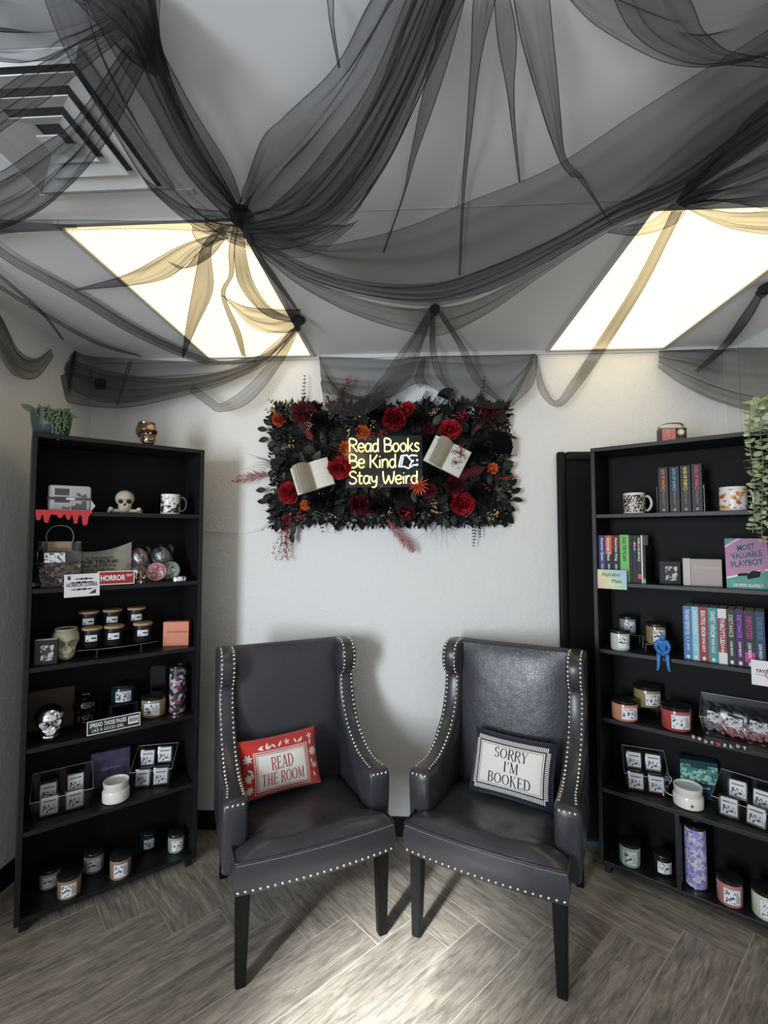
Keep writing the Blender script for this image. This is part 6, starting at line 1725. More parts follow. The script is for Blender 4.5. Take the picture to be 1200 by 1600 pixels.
def warmer(M, label, r, button=False):
    t = thing('wax_warmer', label, 'wax warmer', M, 'white ceramic wax warmers')
    MB().lathe([(r * .90, 0), (r, .004), (r * 1.02, .040), (r * .96, .048), (r * .86, .050)], 30, cap1=True).build('base', 'ceramic_white', t, True, 40)
    MB().lathe([(r * .84, .0505), (r * .92, .056), (r * .97, .080), (r * .93, .0815), (r * .86, .074), (0.0, .066)], 30).build('dish', 'ceramic_white', t, True, 40)
    if button: MB().lathe([(.0055, 0), (.0055, .002)], 12, T(0, -r * 1.015, .022) @ RX(90)).build('button', 'wire_metal', t)
    return t
warmer(place('L', 0.338, 0.062, 4), 'white ceramic wax warmer on the fifth left shelf', 0.052)
# ---- shelf 6 candles
for u, v, wx, lab, r, h in ((0.118, 0.160, 'wax_grey', 'grey candle at the far left of the bottom left shelf', 0.038, 0.062), (0.178, 0.052, 'wax_tan', 'tan candle at the front left of the bottom left shelf', 0.042, 0.072), (0.276, 0.160, 'wax_grey', 'pale grey candle, third along the bottom left shelf', 0.039, 0.070),
                            (0.362, 0.050, 'wax_tan', 'brown candle at the front middle of the bottom left shelf', 0.041, 0.078), (0.497, 0.180, 'wax_teal', 'dark candle, second from right on the bottom left shelf', 0.034, 0.060), (0.597, 0.085, 'wax_grey', 'candle at the right end of the bottom left shelf', 0.037, 0.068)):
    candle(place('L', u, v, 5, -8), lab, r, h, wx)

# small dark box high in the left corner, behind the tulle
t = thing('wall_sensor', 'small dark rounded wall box in the left corner behind the tulle', 'sensor', T(-1.690, ROOM_D - 0.0005, 2.335))
MB().bevbox(-0.030, 0.030, -0.022, 0, -0.030, 0.030, 0.008).build('housing', 'jar_black', t, True, 60); MB().lathe([(0.010, 0), (0.008, 0.003), (0.0, 0.004)], 14, T(0, -0.0222, 0) @ RX(90)).build('lens', 'smoked_glass', t, True, 60)

# ---- right bookcase, top
pattern_material('retro_pink', [(0.55, 0.20, 0.17), (0.52, 0.18, 0.15), (0.60, 0.25, 0.20)], 140.0); mat('retro_black', (0.025, 0.02, 0.025), 0.4); mat('gold_print', (0.62, 0.45, 0.22), 0.4, 0.5); mat('kraft', (0.40, 0.27, 0.12), 0.7)
t = thing('retro_radio_box', 'small pink and black box shaped like a retro radio, on the right bookcase', 'box', place('R', 0.322, 0.085, 'top', 30))
MB().bevbox(-0.052, 0.052, -0.02, 0.03, 0, 0.062, 0.002).build('box_body', 'retro_black', t)
MB().box(-0.049, 0.006, -0.0212, -0.0198, 0.006, 0.058).build('speaker_panel', 'retro_pink', t)
MB().lathe([(0.015, 0), (0.015, 0.002), (0.011, 0.003)], 20, T(0.028, -0.020, 0.042) @ RX(90)).build('dial', 'gold_print', t); MB().lathe([(0.009, 0), (0.009, 0.0035)], 16, T(0.028, -0.020, 0.042) @ RX(90)).build('dial_face', 'paint_white', t)
for k in range(3): MB().prism([(-.003, 0), (.003, 0), (0, .012)], 0, 0.001, T(0.014 + .013 * k, -0.0201, 0.008) @ RX(90)).build('knob', 'gold_print', t)
pts = [(-0.052, 0.005, 0.058), (-0.046, 0.005, 0.078), (-0.02, 0.005, 0.088), (0.02, 0.005, 0.090), (0.048, 0.005, 0.084), (0.053, 0.005, 0.058)]
MB().grid(lambda u, v: Vector((catmull(pts, 24)[int(u * 24)].x, 0.028 - 0.05 * v * 0.5, catmull(pts, 24)[int(u * 24)].z)), 24, 2).build('arched_lid', 'kraft', t, True, 60)
MB().bevbox(-0.046, 0.046, 0.0, 0.026, 0.062, 0.072, 0.001).build('paper_stack', 'page', t)
# hanging eucalyptus plant at the right edge
mat('eucalyptus', (0.40, 0.47, 0.26), 0.55, objvar=0.25); mat('eucalyptus_stem', (0.20, 0.24, 0.14), 0.6)
t = thing('hanging_eucalyptus', 'pale green artificial eucalyptus trailing down the right bookcase', 'artificial plant', place('R', 0.637, 0.06, 'top'))
MB().lathe([(0.040, 0), (0.048, 0.01), (0.055, 0.07), (0.050, 0.07), (0.046, 0.05)], 20, cap1=True).build('pot', 'ceramic_white', t, True, 50)
eleaf = MB(); eleaf.add([(0, 0, 0)] + [(0.5 + 0.5 * math.cos(a), 0.42 * math.sin(a), 0.06 * math.cos(a)) for a in [PI - 2 * PI * k / 10 for k in range(10)]], [(0, 1 + k, 1 + (k + 1) % 10) for k in range(10)])
em = eleaf.mesh('leaf', 'eucalyptus', True, 180)
re_ = random.Random(4)
for x, L_, yy in ((-0.038, 0.42, -0.095), (-0.010, 0.47, -0.10), (0.020, 0.50, -0.095), (0.045, 0.40, -0.09)):
    pts = [(x * .3, 0, 0.06), (x * .6, -0.04, 0.115), (x, yy * .9, 0.09), (x, yy, 0.02)] + [(x + 0.006 * math.sin(i + x * 50), yy - 0.002 * i, 0.02 - (L_) * i / 6) for i in range(1, 7)]
    c = catmull(pts, 40)
    MB().tube(c, 0.0014, 4).build('stem', 'eucalyptus_stem', t)
    for i in range(5, 40):
        for sg in (-1, 1):
            s_ = 0.026 * (1.15 - 0.35 * i / 40) * re_.uniform(.8, 1.15)
            obj('leaf', em, t, T(*c[i]) @ RZ(90 * sg - 90 + re_.uniform(-60, 60)) @ RY(re_.uniform(-35, 15)) @ RX(re_.uniform(-60, 60)) @ S(s_))
# ---- books
mat('book_page', (0.62, 0.57, 0.46), 0.85)
def cov(name, c, r=0.45): return mat(name, c, r, spec=0.25)
for nm, c in (('cov_black', (0.022, 0.020, 0.022)), ('cov_navy', (0.06, 0.05, 0.19)), ('cov_orange', (0.62, 0.13, 0.05)), ('cov_maroon', (0.16, 0.020, 0.022)), ('cov_green', (0.17, 0.50, 0.12)), ('cov_white', (0.70, 0.69, 0.66)), ('cov_blue', (0.06, 0.19, 0.42)), ('cov_sky', (0.25, 0.52, 0.62)),
              ('cov_red', (0.30, 0.045, 0.045)), ('cov_teal', (0.06, 0.28, 0.30)), ('cov_violet', (0.06, 0.02, 0.10)), ('cov_charcoal', (0.04, 0.037, 0.04)), ('cov_denim', (0.03, 0.06, 0.13)), ('txt_orange', (0.80, 0.20, 0.05)), ('txt_blue', (0.15, 0.40, 0.70)), ('txt_yellow', (0.80, 0.70, 0.10)), ('txt_pink', (0.80, 0.08, 0.20)),
              ('txt_white', (0.72, 0.72, 0.70)), ('txt_grey', (0.22, 0.20, 0.18)), ('txt_purple', (0.45, 0.10, 0.60)), ('txt_magenta', (0.55, 0.05, 0.25)), ('txt_sand', (0.55, 0.50, 0.35)), ('txt_black', (0.02, 0.02, 0.02)), ('txt_steel', (0.10, 0.18, 0.30))): cov(nm, c)
def book(M, label, th, h, d, cover, lines_, group, bands=()):
    """spine towards -y; lines_ = (text, centre z, length, height, material)"""
    t = thing('book', label, 'book', M, group)
    c = 0.0012
    MB().bevbox(0, th, 0, 0.003, 0, h, 0.0006).build('spine', cover, t)
    MB().box(0, c, 0.003, d, 0, h).build('cover_board', cover, t); MB().box(th - c, th, 0.003, d, 0, h).build('cover_board', cover, t)
    MB().box(c, th - c, 0.003, d - 0.003, 0.002, h - 0.002).build('page_block', 'book_page', t)
    for z0, z1, m in bands: MB().box(0.0006, th - 0.0006, -0.0005, 0.0004, z0, z1).build('spine_band', m, t)
    for s_, zc, L_, hh, m in lines_:
        text('lettering', s_, 0.02, m, t, T(th / 2, -0.0009, zc) @ FRONT @ RZ(-90), fit=(L_, hh), bold=0.02)
    return t
BG = 'black paperback series with bright titles'
for (u, ttl, m, num, h) in ((0.268, 'GOD OF WRATH', 'txt_orange', 'orange', 0.200), (0.310, 'GOD OF RUIN', 'txt_blue', 'blue', 0.200), (0.351, 'GOD OF FURY', 'txt_yellow', 'yellow', 0.202), (0.392, 'GOD OF WAR', 'txt_pink', 'pink', 0.204)):
    b_ = book(place('R', u, 0.055, 0), 'thick black paperback with %s spine title, on the top right shelf' % num, 0.037, h, 0.13, 'cov_charcoal',
              ((ttl, h * .75, h * .42, 0.013, m), ('RINA KENT', h * .30, h * .28, 0.008, 'txt_grey'), ('H', h * .065, 0.008, 0.010, 'txt_white')), BG)
    MB().lathe([(0.0070, 0), (0.0070, .0006)], 16, T(0.0185, -0.0004, h * .50) @ RX(90)).build('emblem', m, b_); MB().lathe([(0.0050, 0), (0.0050, .0009)], 16, T(0.0185, -0.0004, h * .50) @ RX(90)).build('emblem_centre', 'cov_charcoal', b_)
t = thing('acrylic_bookend', 'clear acrylic bookend stand around the four black paperbacks', 'bookend', place('R', 0.35, 0.05, 0))
for x in (-0.089, 0.084): MB().box(x, x + 0.003, 0, 0.12, 0, 0.115).build('side_plate', 'acrylic', t); MB().tube([(x + .0015, 0, 0), (x + .0015, 0, .115), (x + .0015, .12, .115)], .0012, 4).build('polished_edge', 'wire_metal', t)
mug(place('R', 0.165, 0.075, 0, 32), 'mug with a dense black and tan speckle pattern', 'mug_speckle', 0.0445, 0.094)
mug(place('R', 0.532, 0.075, 0, 32), 'white mug printed with orange and red autumn shapes', 'mug_autumn', 0.0475, 0.098)
# shelf 2 books
BG = 'mixed paperbacks at the left of the second right shelf'
u = 0.020
for th, h, cover, ttl, au, m, lab, bands in ((0.028, 0.212, 'cov_navy', 'American Queen', 'SIERRA SIMONE', 'txt_white', 'indigo paperback, first from the left on the second right shelf', ()),
    (0.028, 0.212, 'cov_black', 'American Prince', 'SIERRA SIMONE', 'txt_white', 'black and orange paperback beside the indigo one', ((0.125, 0.211, 'cov_orange'),)),
    (0.033, 0.212, 'cov_black', 'American King', 'SIERRA SIMONE', 'txt_white', 'black and maroon paperback beside the bright green one', ((0.150, 0.211, 'cov_maroon'),)),
    (0.037, 0.214, 'cov_green', 'RULE THE VILLAIN', '', 'txt_black', 'bright green paperback on the second right shelf', ()),
    (0.013, 0.212, 'cov_black', '', '', 'txt_grey', 'thin plain black paperback next to the green one', ()),
    (0.018, 0.212, 'cov_black', '', '', 'txt_pink', 'black paperback with a pink and blue emblem on its spine', ()),
    (0.015, 0.212, 'cov_black', 'WHEN A VILLAIN FALLS', '', 'txt_white', 'black paperback with bold white spine lettering', ((0.020, 0.040, 'cov_orange'),)),
    (0.006, 0.212, 'cov_white', '', '', 'txt_black', 'thin white paperback near the end of the row', ()),
    (0.010, 0.166, 'cov_black', '', '', 'txt_white', 'short black booklet ending the row of paperbacks', ((0.0, 0.02, 'cov_green'),))):
    ln = []
    if ttl: ln.append((ttl, h * .70, h * .50, min(0.014, th * .62), m))
    if au: ln.append((au, h * .25, h * .26, min(0.008, th * .5), 'txt_black' if cover == 'cov_green' else 'txt_white'))
    b_ = book(place('R', u, 0.030, 1), lab, th, h, 0.135, cover, ln, BG, bands); u += th + 0.0006
    if 'emblem' in lab:
        for zz, mm, ss in ((0.165, 'txt_pink', 1.0), (0.150, 'txt_blue', 0.8), (0.176, 'txt_white', 0.6)): MB().lathe([(0.006 * ss, 0), (0.0045 * ss, .0008)], 7, T(th / 2, -0.0003, zz) @ RX(90) @ S(.9, 1.6, 1)).build('emblem', mm, b_)
# alphabet card on the shelf front
def rainbow():
    m = mat('rainbow_card', (0.7, 0.6, 0.6), 0.6); nt = m.node_tree; p = nt.nodes['Principled BSDF']
    tc = nd(nt, 'ShaderNodeTexCoord'); gr = nd(nt, 'ShaderNodeTexGradient'); mp = nd(nt, 'ShaderNodeMapping'); mp.inputs['Scale'].default_value = (6.0, 1, 6.0); mp.inputs['Rotation'].default_value = (0, math.radians(35), 0); mp.inputs['Location'].default_value = (0.5, 0, 0)
    r = nd(nt, 'ShaderNodeValToRGB'); e = r.color_ramp.elements
    cols = [(0.70, 0.38, 0.45), (0.75, 0.58, 0.40), (0.70, 0.70, 0.42), (0.45, 0.65, 0.50), (0.40, 0.55, 0.72), (0.50, 0.45, 0.70)]
    while len(e) < 6: e.new(0.5)
    for i, c in enumerate(cols): e[i].position = i / 5; e[i].color = c + (1,)
    nt.links.new(tc.outputs['Object'], mp.inputs[0]); nt.links.new(mp.outputs[0], gr.inputs[0]); nt.links.new(gr.outputs[0], r.inputs[0]); nt.links.new(r.outputs[0], p.inputs['Base Color'])
rainbow()
t = flat_sign(MR @ T(0.083, -0.008, 1.309), 'alphabet_card', 'pastel rainbow card lettered Alphabet Mafia on the right shelf edge', 0.122, 0.086, 'rainbow_card', None, 0.002, 'card')
text('lettering', 'Alphabet', 0.02, 'ink', t, T(-0.004, -0.0026, 0.020) @ FRONT, fit=(0.080, 0.022), shear=0.1); text('lettering', 'Mafia', 0.02, 'ink', t, T(0.022, -0.0026, -0.006) @ FRONT, fit=(0.045, 0.018), shear=0.1)
mb = MB(); mb.tube([(0.012 + 0.032 * math.cos(a), -0.0024, -0.012 + 0.014 * math.sin(a)) for a in [2 * PI * k / 24 for k in range(24)]], 0.0012, 4, True); mb.build('ring_mark', 'paint_white', t)
photo_frame(place('R', 0.302, 0.060, 1, 14), 'small black framed ghostly picture on the second right shelf', 0.080, 0.098, 'frame_black')
mat('greige', (0.42, 0.36, 0.34), 0.55); mat('greige_light', (0.55, 0.50, 0.47), 0.55)
t = thing('bookmarks_box', 'pale pinkish grey box lettered BOOKMARKS on the right shelf', 'box', place('R', 0.420, 0.052, 1, 10))
MB().bevbox(-0.040, 0.068, 0, 0.06, 0, 0.112, 0.0015).build('box_body', 'greige', t); MB().bevbox(-0.068, -0.041, 0.0, 0.06, 0, 0.114, 0.002).build('spine_strip', 'greige_light', t)
MB().box(-0.0385, -0.0365, -0.001, 0.001, 0, 0.112).build('hinge_line', 'greige_light', t)
text('lettering', 'BOOKMARKS', 0.016, 'greige_light', t, T(0.016, -0.0008, 0.076) @ FRONT, fit=(0.088, 0.012), bold=0.03, extrude=0.0006)
# large face-out paperback
mat('pb_pink', (0.50, 0.27, 0.42), 0.4); mat('pb_teal', (0.13, 0.36, 0.33), 0.4); mat('pb_ink', (0.03, 0.14, 0.17), 0.4); mat('skin_print', (0.55, 0.33, 0.22), 0.5)
t = thing('face_out_paperback', 'large pink and teal paperback MOST VALUABLE PLAYBOY shown face out', 'book', place('R', 0.572, 0.045, 1, 6) @ RX(-16) @ S(0.84, 1, 0.93))
MB().bevbox(-0.083, 0.083, 0, 0.022, 0, 0.222, 0.001).build('cover', 'pb_pink', t)
MB().box(-0.081, 0.081, 0.002, 0.020, 0.222, 0.2226).build('page_block', 'book_page', t)
def cov_poly(name, poly, m, lift=0.0006): MB().prism(poly, 0.0002, lift, RX(90)).build(name, m, t)
cov_poly('cover_shape', [(-0.083, 0.0), (0.083, 0.0), (0.083, 0.082), (-0.083, 0.040)], 'pb_teal'); cov_poly('cover_shape', [(-0.083, 0.222), (-0.083, 0.195), (-0.035, 0.222)], 'pb_teal')
cov_poly('cover_stripe', [(-0.083, 0.040), (0.083, 0.082), (0.083, 0.090), (-0.083, 0.048)], 'paint_white', .0009); cov_poly('cover_stripe', [(-0.083, 0.187), (-0.028, 0.222), (-0.020, 0.222), (-0.083, 0.180)], 'paint_white', .0009)
for s_, z, w in (('MOST', 0.182, 0.070), ('VALUABLE', 0.148, 0.120), ('PLAYBOY', 0.112, 0.126)): text('lettering', s_, 0.03, 'pb_ink', t, T(0.0, -0.0012, z) @ FRONT @ RZ(9), fit=(w, 0.027), bold=0.02)
text('lettering', 'LAUREN BLAKELY', 0.02, 'paint_white', t, T(0.0, -0.0012, 0.014) @ FRONT, fit=(0.115, 0.013), bold=0.02)
for nm, m, pl in (('printed_suit', 'cov_black', [(0.0, 0.040), (0.045, 0.052), (0.050, 0.075), (0.020, 0.078), (-0.005, 0.060)]), ('printed_suit', 'cov_black', [(-0.04, 0.052), (0.005, 0.058), (0.0, 0.068), (-0.035, 0.064)]), ('printed_shirt', 'paint_white', [(0.015, 0.05), (0.03, 0.055), (0.028, 0.068), (0.015, 0.064)]), ('printed_head', 'skin_print', [(0.045, 0.070), (0.062, 0.070), (0.066, 0.086), (0.050, 0.090)])):
    cov_poly(nm, pl, m, .0014 + 0.0002 * len(pl))
# ---- shelf 3
def wire_riser(M, label, w, d, h):
    t = thing('wire_riser', label, 'display riser', M, 'small wire and acrylic risers')
    MB().bevbox(-w / 2, w / 2, -d / 2, d / 2, h - 0.004, h, 0.001).build('platform', 'smoked_glass', t)
    MB().tube([(-w / 2, -d / 2, h - .002), (w / 2, -d / 2, h - .002)], 0.0018, 5).build('edge', 'wire_metal', t)
    for sx in (-1, 1):
        for sy in (-1, 1): MB().tube([(sx * w / 2, sy * d / 2, 0), (sx * w / 2, sy * d / 2, h - .004)], 0.0018, 5).build('leg', 'wire_metal', t)
wire_riser(place('R', 0.112, 0.165, 2, 20), 'clear riser under the candle at the back of the third right shelf', 0.10, 0.09, 0.056)
candle(place('R', 0.106, 0.165, 2, 25, .0566), 'pale grey candle raised at the back of the third right shelf', 0.036, 0.068, 'wax_grey', turn=5, lw=80)
candle(place('R', 0.096, 0.055, 2, 25), 'cream candle with black lid at the left of the third right shelf', 0.040, 0.074, 'wax_mint', turn=14, lw=75)
wire_riser(place('R', 0.226, 0.125, 2, 20), 'wire riser under the brown candle above the blue figure', 0.09, 0.08, 0.034)
candle(place('R', 0.231, 0.120, 2, 25, .0346), 'brown and cream candle on a wire riser above the blue figure', 0.040, 0.076, 'wax_tan', turn=8, lw=80)
# blue seated figurine on the shelf edge: one continuous skinned body
mat('figure_blue', (0.045, 0.20, 0.52), 0.5)
def skin_body(name, verts, edges, radii, m, parent, root=0, sub=2):
    me = bpy.data.meshes.new(name); me.from_pydata(verts, edges, []); me.update()
    o = bpy.data.objects.new(name, me); COL.objects.link(o)
    sk = o.modifiers.new('skin', 'SKIN'); su = o.modifiers.new('sub', 'SUBSURF'); su.levels = sub; su.render_levels = sub
    for i, r in enumerate(radii):
        me.skin_vertices[0].data[i].radius = (r, r); me.skin_vertices[0].data[i].use_root = (i == root)
    bpy.context.view_layer.update()
    dg = bpy.context.evaluated_depsgraph_get()
    nm = bpy.data.meshes.new_from_object(o.evaluated_get(dg)); bpy.data.objects.remove(o)
    nm.materials.clear(); nm.materials.append(MATS[m]); nm.shade_smooth()
    return obj(name, nm, parent)
t = thing('seated_figurine', 'small blue hunched figurine sitting on the edge of the third right shelf', 'figurine', place('R', 0.272, 0.006, 2, 12))
V = [(0, 0.010, 0.012), (0, 0.012, 0.032), (0, 0.004, 0.052), (0, -0.008, 0.062), (0, -0.016, 0.074), (0, -0.022, 0.082),
     (-0.012, -0.002, 0.011), (-0.014, -0.026, 0.010), (-0.015, -0.030, -0.018), (-0.017, -0.030, -0.036), (-0.020, -0.040, -0.041),
     (0.012, -0.002, 0.011), (0.014, -0.026, 0.010), (0.015, -0.030, -0.018), (0.017, -0.030, -0.036), (0.019, -0.040, -0.041),
     (-0.016, 0.0, 0.054), (-0.022, -0.004, 0.038), (-0.017, -0.022, 0.026), (-0.004, -0.032, 0.022),
     (0.016, 0.0, 0.054), (0.022, -0.004, 0.038), (0.017, -0.022, 0.026), (0.004, -0.032, 0.020)]
E_ = [(0, 1), (1, 2), (2, 3), (3, 4), (4, 5), (0, 6), (6, 7), (7, 8), (8, 9), (9, 10), (0, 11), (11, 12), (12, 13), (13, 14), (14, 15), (2, 16), (16, 17), (17, 18), (18, 19), (2, 20), (20, 21), (21, 22), (22, 23)]
Rr = [.012, .014, .015, .0075, .0105, .0090, .009, .0075, .006, .0045, .0045, .009, .0075, .006, .0045, .0045, .0085, .0068, .0058, .005, .0085, .0068, .0058, .005]
skin_body('body', [(x * 1.15, y * 1.15, z * 1.15) for x, y, z in V], E_, [r * 1.12 for r in Rr], 'figure_blue', t)
# row of nine books
BG = 'paperback row on the third right shelf'
W3 = [0.030, 0.024, 0.031, 0.032, 0.030, 0.027, 0.026, 0.034, 0.031]
D3 = [('cov_blue', 'THE NIGHT BEFORE YOU', 'C. E. JANE', 'txt_white', 'bright blue paperback, first in the row of nine', ()), ('cov_sky', 'THE ENGAGEMENT', 'C. E. JANE', 'txt_white', 'pale sky blue paperback, second in the row of nine', ()),
      ('cov_red', 'BEAUTIFUL VENOM', 'RINA KENT', 'txt_white', 'dark red paperback, third in the row of nine', ()), ('cov_teal', 'SWEET VENOM', 'RINA KENT', 'txt_white', 'teal paperback, fourth in the row of nine', ()),
      ('cov_red', 'THROTTLED', 'L. ASHER', 'txt_white', 'red and white paperback, fifth in the row of nine', ((0.0, 0.045, 'cov_white'), (0.182, 0.2195, 'cov_white'))),
      ('cov_charcoal', 'DISTANCE', 'LUNA MASON', 'txt_sand', 'charcoal paperback with sand lettering, sixth in the row of nine', ()), ('cov_violet', 'DETONATE', 'LUNA MASON', 'txt_purple', 'near-black paperback with purple lettering, seventh in the row of nine', ()),
      ('cov_charcoal', 'DEVOTED', 'LUNA MASON', 'txt_magenta', 'charcoal paperback with magenta lettering, eighth in the row of nine', ((0.020, 0.058, 'txt_magenta'),)), ('cov_denim', 'DESIRE', 'LUNA MASON', 'txt_steel', 'dark denim blue paperback, last in the row of nine', ())]
u = 0.348
for w, (cv, ttl, au, m, lab, bands) in zip(W3, D3):
    h = 0.220 if cv != 'cov_violet' else 0.222
    ln = [(ttl, h * (.70 if ttl != 'THROTTLED' else .58), h * (.48 if len(ttl) > 8 else .40), w * .5, m), (au, h * .30, h * .26, w * .34, 'txt_white')]
    b_ = book(place('R', u, 0.030, 2, 0), lab, w, h, 0.135, cv, ln, BG, bands); u += w + 0.0006
    MB().lathe([(0.005, 0), (0.006, .0005), (0.003, .0008)], 10, T(w / 2, -0.0004, 0.012) @ RX(90) @ S(1, 1.3, 1)).build('publisher_mark', 'txt_white' if cv != 'cov_white' else 'ink', b_)
t = flat_sign(MR @ T(0.628, -0.009, 0.984), 'smut_card', 'white card with a sketchy print clipped at the right end of the shelf', 0.112, 0.094, 'card_white', None, 0.002, 'card')
text('lettering', 'YAY SMUT', 0.02, 'ink', t, T(-0.008, -0.0026, 0.008) @ FRONT, fit=(0.070, 0.014), bold=0.03); text('lettering', 'PLANNED PAGES', 0.01, 'cov_red', t, T(-0.008, -0.0026, -0.006) @ FRONT, fit=(0.070, 0.006))
mb = MB(); mb.tube([(0.008 + 0.022 * math.cos(a), -0.0022, 0.0 + 0.022 * math.sin(a)) for a in [2 * PI * k / 20 for k in range(20)]], 0.002, 4, True); mb.build('ring_mark', 'kraft', t)
# ---- shelf 4
candle(place('R', 0.108, 0.055, 3, 25), 'peach three-wick candle with black lid on the fourth right shelf', 0.054, 0.074, 'wax_peach', turn=12)
wire_riser(place('R', 0.178, 0.165, 3, 20), 'wire riser lifting the olive candle', 0.10, 0.08, 0.046)
candle(place('R', 0.180, 0.165, 3, 25, .0466), 'olive yellow candle on a wire riser on the fourth right shelf', 0.056, 0.076, 'wax_olive', turn=16)
candle(place('R', 0.306, 0.075, 3, 25), 'red swirled candle with black lid on the fourth right shelf', 0.057, 0.084, 'wax_red', turn=2)
Mb = place('R', 0.512, 0.130, 3, 2); clear_bin(Mb, 'long clear bin of bagged pink wax pieces on the fourth right shelf', 0.245, 0.15, 0.135, 0.075)
mat('chips_pink', (0.42, 0.13, 0.13), 0.5, var=(70.0, (0.55, 0.24, 0.23), 0.2)); mat('chips_pale', (0.40, 0.33, 0.34), 0.5)
for k, (x, m, lab, rz) in enumerate(((-0.075, 'chips_pale', 'clear packet of pale wax chips at the left of the long bin', 8), (-0.012, 'chips_pink', 'clear packet of pink wax chips in the middle of the long bin', -4), (0.068, 'chips_pink', 'clear packet of pink wax chips at the right of the long bin', 5))):
    t = thing('wax_chip_packet', lab, 'packet', Mb @ T(x, -0.030 + 0.03 * (k == 0), 0.006) @ RZ(rz) @ RX(-22), 'packets of wax chips in the long bin')
    mb = MB()
    for i in range(70):
        M = T(rr.uniform(-.036, .036), rr.uniform(-.008, .008), rr.uniform(.003, .05)) @ RZ(rr.uniform(0, 90)) @ RX(rr.uniform(0, 90)); mb.bevbox(-.0055, .0055, -.004, .004, -.0045, .0045, .001, M) if False else mb.box(-.0055, .0055, -.004, .004, -.0045, .0045, M)
    mb.build('wax_chips', m, t)['kind'] = 'stuff'
    MB().grid(lambda u, v: Vector(((u - .5) * .088, -0.0145 + .010 * abs(2 * v - 1) ** 2 + .002 * math.sin(13 * u + 9 * v), .10 * v)), 14, 12).build('film_front', 'plastic_film', t, True, 180)
    MB().grid(lambda u, v: Vector(((u - .5) * .088, 0.0135 - .010 * abs(2 * v - 1) ** 2, .10 * v)), 8, 8).build('film_back', 'plastic_film', t, True, 180)
    MB().box(-.030, .026, -.0172, -.0165, .030, .072, RY(6)).build('label_sticker', 'label_print', t)
t = thing('letter_bead_string', 'string of black letter beads spelling SMUT heart SLUT on the shelf edge', 'bead string', MR @ T(0.372, -0.007, 0.684))
mat('bead_black', (0.02, 0.02, 0.022), 0.3); mat('bead_red', (0.55, 0.03, 0.03), 0.3)
MB().tube(catmull([(0.0, 0, 0.006), (0.05, 0, -0.001), (0.09, 0, -0.003), (0.13, 0, -0.001), (0.178, 0, -0.004)], 20), 0.0012, 4).build('cord', 'bead_black', t)
for i, ch in enumerate('SMUT*SLUT'):
    x = 0.004 + i * 0.0208; z = 0.006 - 0.009 * math.sin(PI * min(1, i / 7)) + (0.002 if i % 2 else 0)
    if ch == '*':
        hb = MB(); hb.prism([(0, -.007), (.0075, .001), (.006, .006), (.003, .0068), (0, .0042), (-.003, .0068), (-.006, .006), (-.0075, .001)], -.003, .003, T(x, 0, z) @ RX(90)); hb.build('heart_bead', 'bead_red', t); continue
    bd = MB().lathe([(.0085, -.004), (.0098, -.002), (.0098, .002), (.0085, .004)], 16, T(x, 0, z) @ RX(90)).build('bead', 'bead_black', t, True, 40)
    text('letter', ch, 0.013, 'paint_white', bd, T(x, -0.0046, z) @ FRONT, fit=(0.0085, 0.011), bold=0.03)
    if i < 8: MB().sphere((x + .0104, 0, z), .0022, 6, 5).build('spacer_bead', 'bead_red', t, True, 180)
# ---- shelf 5
Mb = place('R', 0.168, 0.130, 4, 16); clear_bin(Mb, 'clear acrylic bin of pink wax melts at the left of the fifth right shelf', 0.175, 0.16, 0.140, 0.080)
fill_bin(Mb, (('pink wax clamshell at the front left of the bin near the armchair', -0.040, -0.064, 0.004, 0, -10, 'melt_pink'), ('pink wax clamshell at the front right of the bin near the armchair', 0.040, -0.064, 0.004, 0, -10, 'melt_pink'),
              ('grey wax clamshell at the back left of the bin near the armchair', -0.040, 0.020, 0.060, 0, -14, 'melt_grey'), ('green wax clamshell at the back right of the bin near the armchair', 0.038, 0.020, 0.062, 0, -14, 'melt_green')))
t = warmer(place('R', 0.340, 0.080, 4, 20), 'white ceramic wax warmer with a cord on the fifth right shelf', 0.056, True)
MB().tube(catmull([(-0.045, 0.035, 0.010), (-0.075, 0.045, 0.020), (-0.072, 0.07, 0.058), (-0.056, 0.085, 0.072), (-0.042, 0.085, 0.058), (-0.058, 0.07, 0.040), (-0.085, 0.05, 0.028), (-0.088, 0.02, 0.012)], 30), 0.0022, 6).build('power_cord', 'cable_white', t, True, 180)
mat('box_teal', (0.012, 0.05, 0.065), 0.4); pattern_material('box_scale', [(0.10, 0.28, 0.24), (0.25, 0.50, 0.42), (0.04, 0.14, 0.13), (0.35, 0.58, 0.50), (0.06, 0.20, 0.18)], 90.0)
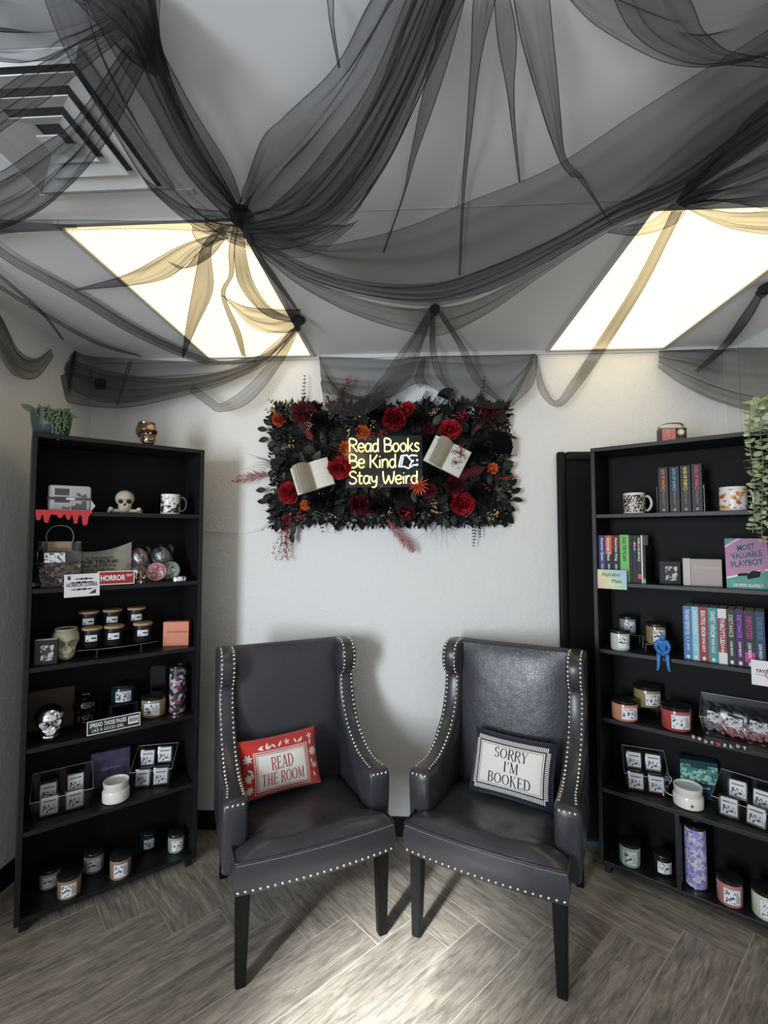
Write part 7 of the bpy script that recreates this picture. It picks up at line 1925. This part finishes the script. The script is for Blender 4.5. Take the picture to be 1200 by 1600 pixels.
t = thing('teal_product_box', 'teal carton with a pale scale pattern behind the white warmer', 'box', place('R', 0.372, 0.165, 4, 18))
MB().bevbox(-0.070, 0.070, 0, 0.055, 0, 0.158, 0.0015).build('carton', 'box_teal', t); MB().box(-0.0695, 0.0695, -0.0008, 0.0005, 0.066, 0.140).build('pattern_band', 'box_scale', t)
MB().box(-0.030, 0.034, -0.0014, 0.0005, 0.128, 0.146).build('badge', 'box_teal', t); text('lettering', 'TERRARIUM', 0.012, 'paint_white', t, T(0.008, -0.0010, 0.048) @ FRONT, fit=(0.060, 0.008), bold=0.02)
text('lettering', 'wax melt warmer', 0.008, 'txt_steel', t, T(0.008, -0.0010, 0.034) @ FRONT, fit=(0.070, 0.005))
Mb = place('R', 0.535, 0.125, 4, -8); clear_bin(Mb, 'clear acrylic bin of wax melts at the right end of the fifth right shelf', 0.200, 0.17, 0.128, 0.075)
fill_bin(Mb, (('wax clamshell at the front left of the rightmost bin', -0.045, -0.070, 0.004, 8, -14, 'melt_brown'), ('wax clamshell at the front right of the rightmost bin', 0.040, -0.072, 0.004, -4, -14, 'melt_brown'),
              ('green wax clamshell at the back left of the rightmost bin', -0.030, 0.01, 0.050, 4, -14, 'melt_green'), ('wax clamshell at the back right of the rightmost bin', 0.048, 0.01, 0.040, -4, -14, 'melt_white')))
# ---- shelf 6
candle(place('R', 0.113, 0.060, 5, 25), 'pale green candle on the bottom right shelf, left of the divider', 0.043, 0.082, 'wax_green', turn=-14)
candle(place('R', 0.236, 0.085, 5, 25), 'small dark candle just left of the bottom shelf divider', 0.036, 0.068, 'jar_black', turn=4, lw=100)
tumbler(place('R', 0.360, 0.080, 5, 25), 'tall lilac patterned tumbler with a black lid on the bottom right shelf', 'lilac_wrap', 0.039, 0.236)
candle(place('R', 0.474, 0.058, 5, 25), 'dusty pink candle on the bottom right shelf, beyond the lilac tumbler', 0.044, 0.084, 'wax_pink', turn=-10)
candle(place('R', 0.588, 0.060, 5, 25), 'cream candle at the right end of the bottom right shelf', 0.046, 0.088, 'wax_mint', turn=-10)
